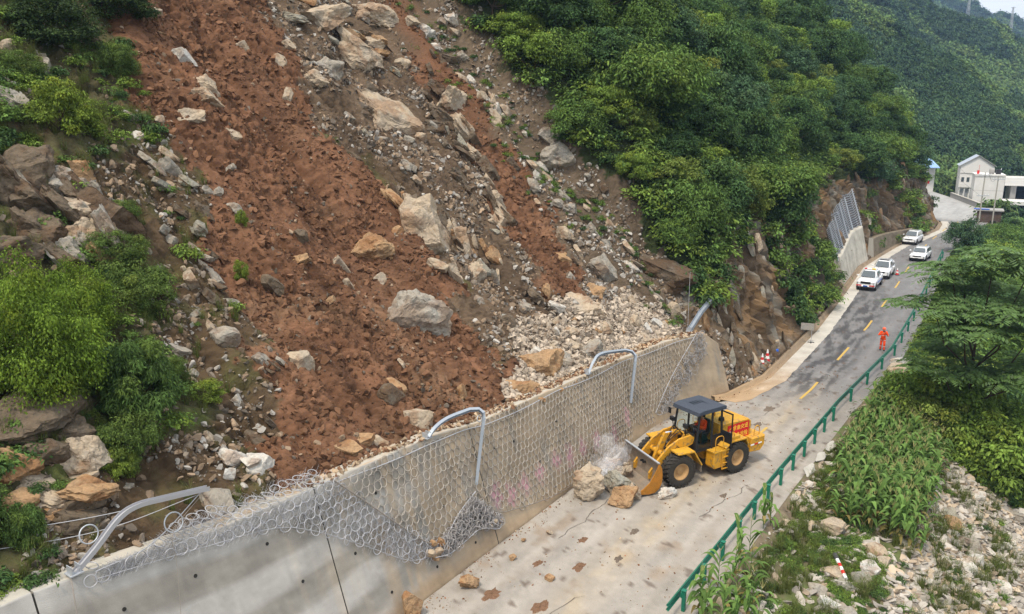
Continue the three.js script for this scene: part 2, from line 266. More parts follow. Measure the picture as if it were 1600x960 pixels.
for (let k = -1; k < 13; k++) {
  const s0 = 50.9 + k * 9.75 - 2, len = 3.9; if (s0 > 150) break;
  part('lane_dash', strip(s0, s0 + len, 0.5, (s) => centreT(s) - 0.08, (s) => centreT(s) + 0.08, 0.02), M.yellowPaint, road);
}
for (const [s0, T0, ds, dT, n] of [[17.5, -14.2, 5.5, 1.9, 5], [26, -15.2, 6, 0.3, 8], [31, -11, 4.5, 0.9, 11], [40, -13.6, 7, 1.6, 14], [56, -9.4, 0.6, -4.6, 17]]) { // cracks in the slab
  const pts = []; for (let k = 0; k <= 30; k++) { const q = k / 30; pts.push([s0 + ds * q + 0.25 * nz(q * 6, n, 1), T0 + dT * q + 0.3 * nz(q * 5, n, 4) + 0.08 * nz(q * 21, n, 6)]); }
  part('crack', gridGeo(31, 2, (i, j) => P(pts[i][0] + (j - 0.5) * 0.012, pts[i][1] + (j - 0.5) * (0.018 + 0.02 * Math.abs(nz(i * 0.7, n, 8))), 0.022), null, (i, j) => [i, j]), M.crackFill, road);
}
{ // shoulder gutter: pale concrete apron, a channel and a low lip against the rock
  const rows = []; for (let s = 46; s < 150; s += 0.3) rows.push(s);
  const cols = [[1.56, 0.015], [1.1, 0.02], [0.55, 0.01], [0.5, -0.12], [0.2, -0.13], [0.15, 0.12], [-0.05, 0.14], [-0.08, -0.2]];
  const g = gridGeo(rows.length, 8, (i, j) => { const s = rows[i]; return P(s, kerbT(s) + cols[j][0] + 0.12 * nz(s * 0.9, 3, 91) * (j < 2), cols[j][1] + (j === 0 ? 0 : 0)); }, (i, j) => {
    const s = rows[i], n = fbm(s * 0.8, j * 0.7, 93, 4), mud = sstep(60, 47, s + 6 * n); let c = [0.5, 0.47, 0.42];
    if (j > 2) c = [0.26, 0.2, 0.14]; c = [lerp(c[0], 0.4, mud), lerp(c[1], 0.28, mud), lerp(c[2], 0.17, mud)]; return c.map((x) => x * (1 + 0.5 * n));
  }, (i, j) => [rows[i] / 2, j / 2]);
  setting('gutter', g, M.wall);
}
// ------------------------------------------------------------------ geometry helpers
const V = (x, y, z) => new THREE.Vector3(x, y, z);
const box = (w, h, d, x = 0, y = 0, z = 0, r = 0) => { const g = r ? new RoundedBoxGeometry(w, h, d, 2, r) : new THREE.BoxGeometry(w, h, d); return g.translate(x, y, z); };
const cyl = (r0, r1, h, n = 16) => new THREE.CylinderGeometry(r0, r1, h, n);
function rod(a, b, r, n = 6, r2 = r) { const d = b.clone().sub(a), l = d.length(); return new THREE.CylinderGeometry(r2, r, l, n).translate(0, l / 2, 0).applyQuaternion(new THREE.Quaternion().setFromUnitVectors(UP, d.normalize())).translate(a.x, a.y, a.z); }
const tube = (pts, r, seg = 24, n = 6) => new THREE.TubeGeometry(new THREE.CatmullRomCurve3(pts), seg, r, n);
function merge(list) { const l = list.map((g) => { g = g.index ? g.toNonIndexed() : g; const o = new THREE.BufferGeometry(); for (const k of ['position', 'normal', 'uv']) if (g.attributes[k]) o.setAttribute(k, g.attributes[k]); if (!o.attributes.normal) o.computeVertexNormals(); if (!o.attributes.uv) o.setAttribute('uv', new THREE.BufferAttribute(new Float32Array(o.attributes.position.count * 2), 2)); return o; }); return mergeGeometries(l); }
function sweep(pts, shape, up) {   // shape: [[a, b], ...] closed outline, a along side, b along up
  const pos = [], idx = [], n = shape.length;
  pts.forEach((p, i) => { const t = pts[Math.min(i + 1, pts.length - 1)].clone().sub(pts[Math.max(i - 1, 0)]).normalize(), side = t.clone().cross(up).normalize(), v = side.clone().cross(t).normalize(); for (const [a, b] of shape) { const q = p.clone().addScaledVector(side, a).addScaledVector(v, b); pos.push(q.x, q.y, q.z); } });
  for (let i = 0; i < pts.length - 1; i++) for (let k = 0; k < n; k++) { const a = i * n + k, b = i * n + (k + 1) % n, c = a + n, d = b + n; idx.push(a, b, c, b, d, c); }
  for (const e of [0, pts.length - 1]) { const f = THREE.ShapeUtils.triangulateShape(shape.map(([a, b]) => new THREE.Vector2(a, b)), []); for (const [a, b, c] of f) idx.push(e * n + a, e * n + b, e * n + c); }
  let g = new THREE.BufferGeometry(); g.setAttribute('position', new THREE.Float32BufferAttribute(pos, 3)); g.setIndex(idx); g = g.toNonIndexed(); g.computeVertexNormals(); g.setAttribute('uv', new THREE.BufferAttribute(new Float32Array(g.attributes.position.count * 2).map((_, i) => g.attributes.position.array[(i >> 1) * 3 + (i & 1) * 2] * 0.5), 2)); return g;
}
const rockCache = {};
function rockGeo(seed, w, h, d, shape, detail = 5, cuts = 9) {   // broken rock: a blunt block split by flat fracture planes, with ledges along its bedding
  const r = rng(seed * 7919 + 13), g = new THREE.IcosahedronGeometry(1, detail), p = g.attributes.position, planes = [];
  const turn = new THREE.Quaternion().setFromEuler(new THREE.Euler((r() - 0.5) * 0.7, r() * 6, (r() - 0.5) * 0.7));
  for (let i = 0; i < cuts; i++) { const v = V(r() * 2 - 1, (r() * 2 - 1) * 0.8, r() * 2 - 1).normalize(); if (shape === 's' && i < 3) v.set((r() - 0.5) * 0.3, i % 2 ? 1 : -1, (r() - 0.5) * 0.3).normalize(); planes.push([v, shape === 's' && i < 3 ? 0.36 + r() * 0.1 : detail < 2 ? 0.26 + r() * 0.34 : 0.5 + r() * 0.36]); }
  const q = V(0, 0, 0), uv = new Float32Array(p.count * 2), o = r() * 50, ledge = 0.05 + 0.06 * r();
  for (let i = 0; i < p.count; i++) {
    q.fromBufferAttribute(p, i); const m = Math.pow(Math.pow(Math.abs(q.x), 6) + Math.pow(Math.abs(q.y), 6) + Math.pow(Math.abs(q.z), 6), -1 / 6); q.multiplyScalar(m * 0.86).applyQuaternion(turn);
    for (const [v, c] of planes) { const e = q.dot(v) - c; if (e > 0) q.addScaledVector(v, -e); }
    if (detail > 8) q.multiplyScalar(1 + 0.2 * (Math.floor((nz(q.x * 1.7 + o, q.y * 1.7, q.z * 1.7) + 0.5) * 5) / 5 - 0.45) + 0.1 * (Math.floor((nz(q.x * 4 + o, q.y * 4, q.z * 4) + 0.5) * 4) / 4 - 0.4));
    if (detail > 2) { const st = Math.floor(q.y * 5 + 1.5 * nz(q.x * 1.2 + o, q.y, q.z * 1.2)), k = 1 + ledge * (nz(st * 3.7 + o, Math.atan2(q.z, q.x) * 0.8, 2) * 1.6); q.x *= k; q.z *= k; q.multiplyScalar(1 + 0.035 * nz(q.x * 5 + o, q.y * 5, q.z * 5) + 0.02 * nz(q.x * 14 + o, q.y * 14, q.z * 14)); }
    p.setXYZ(i, q.x, q.y, q.z);
  }
  g.computeBoundingBox(); const b = g.boundingBox, sz = b.getSize(V(0, 0, 0)), c = b.getCenter(V(0, 0, 0));
  for (let i = 0; i < p.count; i++) { p.setXYZ(i, (p.getX(i) - c.x) / sz.x * w, (p.getY(i) - c.y) / sz.y * h, (p.getZ(i) - c.z) / sz.z * d); }
  g.computeVertexNormals();
  const nn = g.attributes.normal;
  for (let i = 0; i < p.count; i++) { const ax = Math.abs(nn.getX(i)), ay = Math.abs(nn.getY(i)), az = Math.abs(nn.getZ(i)); const [a, e] = ay > ax && ay > az ? [p.getX(i), p.getZ(i)] : ax > az ? [p.getZ(i), p.getY(i)] : [p.getX(i), p.getY(i)]; uv[i * 2] = a / 2.2 + o; uv[i * 2 + 1] = e / 2.2; }
  g.setAttribute('uv', new THREE.BufferAttribute(uv, 2));
  const mud = new Float32Array(p.count * 3), sc = 1.1 / Math.max(0.4, (w + h + d) / 3), lv = 0.02 + 0.3 * r(); for (let i = 0; i < p.count; i++) { const k = 0.6 * sstep(0.3 - lv, 0.5 - lv, nz(p.getX(i) * 1.6 * sc + o, p.getY(i) * 1.6 * sc, p.getZ(i) * 1.6 * sc) + 0.4 * nz(p.getX(i) * 6 * sc, p.getY(i) * 6 * sc + o, p.getZ(i) * 6 * sc)); mud.set([1 - 0.35 * k, 1 - 0.52 * k, 1 - 0.62 * k], i * 3); } g.setAttribute('color', new THREE.BufferAttribute(mud, 3)); return g;   // smears of slide mud
}

// ------------------------------------------------------------------ concrete retaining wall beside the road
const BAT = 0.31;
const onWall = (s, y, out = 0) => P(s, wallT(s) - BAT * y + out * 0.955, y + out * 0.296);   // out: distance off the face
const stain = (s, y) => {
  let c = [0.275, 0.258, 0.228]; const n = fbm(s * 0.5, y * 0.8, 101, 4), f = nz(s * 5, y * 5, 103), dr = fbm(s * 2.2, y * 0.25, 105, 4);
  const lift = y / Math.max(1, wallY(s)) * 3 + 0.5 * nz(s * 0.12, 7), k = sstep(0.35, 0.62, Math.abs((lift % 1) - 0.5) * 2 + 0.25 * n);           // pour lifts of lighter and darker concrete
  c = c.map((x, q) => lerp(x, [0.43, 0.415, 0.39][q], k * 0.85 * sstep(26, 16, s)));
  const mud = sstep(-0.1, 0.3, dr + 0.5 * sstep(14, 30, s) - 0.1) * sstep(12, 22, s) * 0.92;
  c = [lerp(c[0], 0.36, mud), lerp(c[1], 0.285, mud), lerp(c[2], 0.2, mud)];
  const foot = sstep(0.9, 0.1, y + 0.5 * n) * sstep(14, 20, s); c = [lerp(c[0], 0.4, foot), lerp(c[1], 0.3, foot), lerp(c[2], 0.2, foot)];
  let pink = 0; for (const [a, b] of [[25, 1.7], [26, 1.35], [27, 1.4], [28.3, 1.45], [29.8, 1.5], [30.9, 1.3], [32.2, 1.3], [33.6, 1.2], [35.4, 0.95], [37.1, 1.4]]) pink = Math.max(pink, sstep(0.55, 0.1, Math.hypot((s - a) * 1.1, (y - b) * 0.85) + 0.35 * nz(s * 3, y * 3, 107)));
  c = c.map((x, q) => lerp(x, [0.56, 0.27, 0.36][q], pink * 0.62));
  const v = 1 + 0.4 * n + 0.13 * f + 0.28 * dr; return c.map((x) => x * clamp(v, 0.55, 1.4));
};
{
  const w = thing('retaining_wall', 'long grey concrete retaining wall holding back the landslide', 'wall');
  const joints = [-6, 7.6, 16.2, 24.35, 35.2, 48];
  for (let k = 0; k < 5; k++) {
    const s0 = joints[k] + 0.025, s1 = joints[k + 1] - 0.025, cap = k ? 0.62 : 1.05, n = Math.round((s1 - s0) / 0.12) + 1, m = 46, S = (i) => lerp(s0, s1, i / (n - 1));
    const topY = (s) => wallY(s) + (k === 4 ? 0.0 : 0), nf = 36;
    // face, rounded arris, cap, back
    const g = gridGeo(n, m, (i, j) => {
      const s = S(i), yt = topY(s) + 0.02 * nz(s * 2, 5); if (j < nf) { const y = lerp(-0.3, yt - 0.05, j / (nf - 1)); return onWall(s, y, 0.012 * fbm(s, y, 109, 3)); }
      const c = j - nf, e = onWall(s, yt); if (c === 0) return P(s, e.dot(N) - 0.015, yt - 0.015);
      if (c < 7) return P(s, e.dot(N) - 0.05 - (cap - 0.05) * (c - 1) / 5, yt + 0.015 * nz(s * 3, c, 111));
      return P(s, e.dot(N) - cap - 0.02 - 0.05 * (c - 7), yt - 0.8 * (c - 7) * 1.0);
    }, (i, j) => { const s = S(i); if (j <= nf) return stain(s, lerp(-0.3, topY(s), j / (nf - 1))); const n2 = fbm(s * 1.2, j * 0.6, 113, 4), d = sstep(-0.05, 0.25, n2) * sstep(9, 14, s); return [lerp(0.45, 0.36, d), lerp(0.42, 0.27, d), lerp(0.36, 0.19, d)].map((x) => x * (1 + 0.5 * n2)); }, (i, j) => [S(i) / 3, j / 9]);
    part('wall_panel', g, M.wall, w);
    const ends = [s0, s1].map((s) => { const yt = topY(s), sh = [onWall(s, -0.3), onWall(s, yt), P(s, onWall(s, yt).dot(N) - cap - 0.02, yt), P(s, onWall(s, -0.3).dot(N) - cap - 2.4, -0.3)]; const b = new THREE.BufferGeometry(); b.setAttribute('position', new THREE.Float32BufferAttribute([0, 1, 2, 0, 2, 3].flatMap((q) => sh[q].toArray()), 3)); return b; });
    part('panel_end', merge(ends), M.concrete, w);
  }
  for (const s of joints.slice(1, 5)) part('joint_filler', merge([rod(onWall(s, -0.2, -0.05), onWall(s, wallY(s) - 0.05, -0.05), 0.05, 6)]), M.joint, w);
  const hole = cyl(0.055, 0.055, 0.12, 12).rotateX(Math.PI / 2);
  const q = new THREE.Quaternion().setFromUnitVectors(V(0, 0, 1), N.clone().multiplyScalar(0.955).add(V(0, 0.296, 0)).normalize());
  for (const [s, y] of [[9.5, 4.72], [11.57, 4.62], [12.41, 2.63], [14.01, 4.46], [14.87, 2.89], [17.13, 2.77], [18.68, 4.22], [20.64, 0.69], [18.22, 0.91], [21.79, 2.53], [23.01, 0.58], [27, 3.3], [30.5, 3.1], [33.8, 2.9], [29.2, 0.5], [28.5, 1.9], [25.6, 3.5], [31.8, 3.8], [36.5, 3.3], [40, 2.6], [38.6, 3.4]]) { const h = part('weep_hole', hole, M.joint, w); h.position.copy(onWall(s, y, -0.045)); h.quaternion.copy(q); }
}

// ------------------------------------------------------------------ ring nets and ropes
const ringGeo = new THREE.TorusGeometry(0.165, 0.0135, 5, 14), faceQ = (() => { const n = N.clone().multiplyScalar(0.955).add(V(0, 0.296, 0)).normalize(); return new THREE.Quaternion().setFromUnitVectors(V(0, 0, 1), n); })();
{
  const r = rng(5), net = thing('ring_net', 'wide grey ring net hanging flat over the concrete wall face', 'net');
  const bottom = interp([[16.8, 4.9], [18.2, 4], [20.4, 1.75], [20.9, 1.5], [22.2, 2], [23.4, 2.4], [24.3, 1.5], [25.7, 0.8], [27.6, 0.45], [29.7, 0.15], [40, 0.15]]);
  const items = []; let row = 0;
  for (let y = 0.1; y < 5.6; y += 0.292, row++) for (let s = 16.6 + (row % 2) * 0.168; s < 46; s += 0.337) {
    const rightEdge = interp([[0.67, 39.8], [2.1, 42.5], [4.1, 45.8]])(y); if (y > wallY(s) - 0.1 || y < bottom(s) || s > rightEdge) continue;
    if (nz(s * 1.1, y * 1.1, 127) > 0.46) continue; const sag = 0.16 * nz(s * 0.5, y * 0.5, 121) + 0.05 * (r() - 0.5);
    const p = onWall(s + sag, y + 0.14 * nz(s * 0.45, y * 0.7, 123), 0.03 + 0.28 * Math.max(0, nz(s * 0.35, y * 0.45, 125)) + (row % 2) * 0.012);
    const q = faceQ.clone().multiply(new THREE.Quaternion().setFromEuler(new THREE.Euler(-0.12 + 0.2 * (r() - 0.5), 0.2 * (r() - 0.5), r() * 3)));
    const v = 0.75 + r() * 0.5; items.push([M4(p, q, V(1, 1 + 0.12 * (r() - 0.3), 1)), lin(0.37 * v, 0.335 * v, 0.29 * v)]);
  }
  instanced('rings', ringGeo, std({ metalness: 0.3, roughness: 0.55 }), items, net);
  const topLine = []; for (let s = 16.8; s <= 45.8; s += 1.2) topLine.push(onWall(s, wallY(s) - 0.12 - 0.12 * Math.abs(Math.sin((s - 17) * 0.45)), 0.06));
  part('top_rope', tube(topLine, 0.022, 120), M.wire, net);
  const low = [[23.8, 2.35], [24.3, 1.45], [25, 1], [25.8, 0.8], [27.6, 0.42], [29.7, 0.13], [33, 0.1]].map(([s, y]) => onWall(s, y, 0.07)); part('bottom_rope', tube(low, 0.018, 50), M.rustwire, net);
  part('edge_rope', tube([[45.9, 4], [42.6, 2.1], [39.9, 0.7]].map(([s, y]) => onWall(s, y, 0.12)), 0.02, 20), M.wire, net);
  // gathered bunch at the far edge
  const bunch = []; for (let k = 0; k < 230; k++) { const t = Math.pow(r(), 0.8), y = lerp(4, 0.5, t), s = lerp(45.9, 39.9, t) + r() * lerp(0.3, 2.6, Math.sin(Math.min(1, t * 1.15) * 2.6)); bunch.push([M4(onWall(s, y, 0.06 + r() * 0.3), rq(r), V(0.9, 0.7 + r() * 0.4, 1)), lin(0.3, 0.29, 0.29)]); }
  instanced('gathered_rings', ringGeo, std({ metalness: 0.3, roughness: 0.55 }), bunch, net);
  // near flap folded over the wall top: bright rings
  const flap = thing('ring_net', 'bright folded flap of ring net draped over the near wall top', 'net');
  const bot = interp([[9, 5.75], [10.5, 5.6], [12.3, 5.2], [14.5, 4.75], [15.6, 4.2], [17.4, 2.95], [19.4, 1.5], [20.4, 1.15], [21, 1.3]]), edge = interp([[16.8, 5.4], [17.9, 4.3], [19, 3.1], [20.4, 1.7], [21.1, 1.4]]);
  const up = (s) => s < 16.8 ? wallY(s) + 0.45 * sstep(10, 12.5, s) : edge(s);
  const ringMat = M.wire, place = []; let rw = 0;
  for (let y = 0.9; y < 6.8; y += 0.27, rw++) for (let s = 8.9 + (rw % 2) * 0.16; s < 21.2; s += 0.325) {
    if (y < bot(s) || y > up(s) + 0.1) continue; place.push([s, y]);
  }
  const put = (s, y) => { const top = wallY(s); if (y < top) return onWall(s, y, 0.07 + 0.12 * Math.max(0, nz(s * 0.9, y * 0.9, 131)) + 0.05 * r()); const p = onWall(s, top, 0.03), k = (y - top); return V(p.x - N.x * k * 1.5, top + 0.06 + 0.25 * k + 0.1 * r(), p.z - N.z * k * 1.5); };
  for (const [s, y] of place) { const m = part('ring', ringGeo, ringMat, flap); m.position.copy(put(s + 0.06 * (r() - 0.5), y)); const lay = y > wallY(s) ? -1.1 : 0; m.quaternion.copy(faceQ).multiply(new THREE.Quaternion().setFromEuler(new THREE.Euler(lay + 0.7 * (r() - 0.5), 0.7 * (r() - 0.5), r() * 3))); m.scale.set(1 + 0.2 * (r() - 0.5), 1 + 0.25 * (r() - 0.5), 1); }
  const fine = []; for (let k = 0; k < 1500; k++) { const s = lerp(9.2, 21, r()), y = lerp(bot(s), up(s), r()); if (y < bot(s)) continue; fine.push([M4(put(s, y), faceQ.clone().multiply(new THREE.Quaternion().setFromEuler(new THREE.Euler(0.5 * (r() - 0.5), 0.5 * (r() - 0.5), (r() < 0.5 ? 0.8 : -0.8) + 0.2 * r()))), V(1, 1, 1))]); }
  instanced('fine_mesh_wires', new THREE.CylinderGeometry(0.0035, 0.0035, 0.55, 3), M.wire, fine, flap);
  part('edge_rope', tube([[16.9, 5.35], [17.9, 4.3], [19, 3.1], [20.4, 1.7], [20.9, 1.45]].map(([s, y]) => onWall(s, y, 0.16)), 0.024, 24), M.rustwire, flap);
  part('side_rope', tube([[20.9, 1.45], [21.5, 1.6], [22.3, 2.0], [23.6, 2.4]].map(([s, y]) => onWall(s, y, 0.16)), 0.02, 24), M.wire, flap);
  part('hem_rope', tube([[9, 5.75], [12, 5.25], [14.5, 4.75], [15.6, 4.2], [17.4, 2.95], [19.4, 1.5], [20.5, 1.2]].map(([s, y]) => onWall(s, y, 0.12)), 0.012, 40), M.wire, flap);
  // second gathered fold with its catch of stones
  const fold = thing('ring_net', 'bunched fold of ring net sagging with caught stones beside the second wall joint', 'net');
  const fr = []; for (let k = 0; k < 520; k++) { const s = 20.9 + r() * 3.7, lo = interp([[20.9, 0.95], [22, 0.95], [23, 1.1], [24.5, 0.65]])(s), hi = interp([[20.9, 1.4], [22.2, 1.9], [23.4, 2.3], [24.5, 1]])(s); fr.push([M4(onWall(s, lerp(lo, hi, r()), 0.06 + r() * 0.25), r() < 0.5 ? rq(r) : faceQ.clone(), V(0.85, 0.85, 1)), lin(0.33, 0.31, 0.3)]); }
  instanced('rings', ringGeo, std({ metalness: 0.3, roughness: 0.55 }), fr, fold);
  part('lower_rope', tube([[20.4, 1.15], [21.2, 0.95], [22.2, 1], [23.2, 1.05], [24.4, 0.6], [24.7, 0.95]].map(([s, y]) => onWall(s, y, 0.28)), 0.018, 24), M.wire, fold);
  let k = 0; for (const [s, y, a] of [[20.3, 1.35, 0.3], [20.6, 1.6, 0.26], [20.75, 1.25, 0.34], [21.0, 1.5, 0.3], [21.15, 1.2, 0.28], [20.5, 1.1, 0.26], [24.2, 0.95, 0.3], [24.5, 0.8, 0.28], [23.9, 0.95, 0.24], [24.35, 1.15, 0.22]]) { const m = one('caught_stone', rockGeo(300 + k, a * 1.2, a, a, 'b', 3), ROCK[k % 2 ? 4 : 0], k < 6 ? `stone caught in the sagging net pocket, ${['leftmost', 'topmost', 'largest', 'upper right', 'rightmost', 'lowest'][k]} of six` : `stone caught in the net fold across the second joint, ${['middle', 'lowest right', 'leftmost', 'highest'][k - 6]} of four`, 'stone', k < 6 ? 'stones in the left net pocket' : 'stones in the right net fold'); m.position.copy(onWall(s, y, 0.17)); k++; }
}
const Ibeam = (() => { const w = 0.075, h = 0.09, t = 0.012; return [[-w, -h], [w, -h], [w, -h + t], [t / 2, -h + t], [t / 2, h - t], [w, h - t], [w, h], [-w, h], [-w, h - t], [-t / 2, h - t], [-t / 2, -h + t], [-w, -h + t]]; })();
const smooth = (pts, n = 30, ten = 0.5) => new THREE.CatmullRomCurve3(pts, false, 'catmullrom', ten).getPoints(n);
function post(pts, label, up, base, mat = M.galv, sc = 0.82) {
  const g = thing('bent_post', label, 'steel post', 'bent barrier posts'); part('beam', sweep(pts, Ibeam.map(([a, b]) => [a * sc, b * sc]), up), mat, g);
  if (base) { const b = part('base_plate', box(0.34, 0.03, 0.34), M.steel, g); b.position.copy(base); for (const a of [-1, 1]) { const h = part('hinge_plate', box(0.02, 0.2, 0.26, a * 0.1, 0.12, 0), M.steel, g); h.position.copy(base); h.rotation.y = b.rotation.y = YAW_U; } }
  return g;
}
post(smooth([P(8.62, -19.0, 6.08), P(9.22, -19, 6.5), P(9.88, -19, 7.02), P(10.43, -19, 7.15), P(11.25, -19, 7.02), P(12.54, -19, 6.78)]), 'curved white steel post lying back at the near end of the wall', N, P(8.62, -19.02, 6.08), M.wire, 0.85);
post([...smooth([P(21.9, -18.65, 5.15), P(22.3, -18.65, 5.4), P(23.06, -18.62, 5.55), P(24.2, -18.4, 5.6)], 16), P(24.55, -18.2, 5.55), P(24.62, -18.02, 5.42), ...smooth([P(24.6, -17.98, 5.2), P(24.3, -17.95, 4), P(23.95, -17.92, 2.55)], 10)], 'hooked galvanised post bent double over the wall beside the second joint', V(0.2, 1, 0.6).normalize(), P(21.9, -18.75, 5.13));
post([...smooth([P(34.3, -18.42, 4.36), P(34.8, -18.42, 4.85), P(35.6, -18.4, 5.08), P(38.0, -18.2, 4.72)], 16), P(38.35, -17.95, 4.6), P(38.4, -17.75, 4.4), ...smooth([P(38.3, -17.7, 4.1), P(38.0, -17.65, 3.0), P(37.7, -17.6, 1.9)], 10)], 'hooked galvanised post bent over the wall top right of the grey layered block', V(0.2, 1, 0.6).normalize(), P(34.3, -18.5, 4.36));
post([P(46.2, -17.75, 4.02), P(48.2, -17.8, 4.8), P(50.1, -17.8, 5.32)], 'straight leaning post at the far end of the wall', N, P(46.2, -17.75, 4.02), M.galv, 1.5);
{
  const rope = (pts, r, label, m = M.wire) => one('steel_rope', tube(pts, r, 40, 5), m, label, 'rope');
  rope([P(12.5, -19, 6.8), P(10.2, -19.9, 6.75), P(7, -21.4, 7.0)], 0.012, 'upper guy rope from the curved post into the left bushes');
  rope([P(12.3, -19, 6.7), P(9.8, -19.7, 6.5), P(6.6, -21.2, 6.75)], 0.012, 'lower guy rope from the curved post into the left bushes');
  rope([P(12.4, -19, 6.8), P(10.6, -18.9, 5.95), P(9, -18.75, 6.0)], 0.014, 'slack rope from the curved post tip back to its foot');
  rope([P(12.45, -19, 6.75), P(11.2, -18.8, 6.0), P(11.1, -18.6, 5.3), P(10.6, -17.9, 3)], 0.008, 'thin rope hanging down the near wall face', M.rustwire);
  rope([P(8.5, -18.95, 6.1), P(8.35, -18.6, 5.6), P(8.1, -17.9, 3.4)], 0.016, 'dark rope pair dropping from the curved post foot', M.rustwire);
  rope([P(46.6, -18, 4.1), P(46.55, -18, 5.8), P(46.5, -18, 7.7)], 0.016, 'upright rope from the far post up into the bush');
  rope([P(46.3, -17.1, 3.9), P(46.6, -16.7, 2.6), P(47.3, -16.2, 1.2), P(48.3, -15.4, 0.2)], 0.016, 'dark loose cable trailing down the far wall end', M.rustwire);
  const ring = (s, T, y, R, label) => { const m = one('rope_loop', new THREE.TorusGeometry(R, 0.02, 6, 28), M.steel, label, 'rope loop'); m.position.copy(P(s, T, y)); m.quaternion.copy(faceQ); };
  ring(9.35, -19.55, 6.63, 0.24, 'brake ring strung on the guy ropes left of the curved post'); ring(11.35, -18.95, 6.25, 0.27, 'brake ring hanging between curved post and net flap');
  ring(24.45, -18.1, 5.2, 0.13, 'small ring at the elbow of the near hooked post');
}
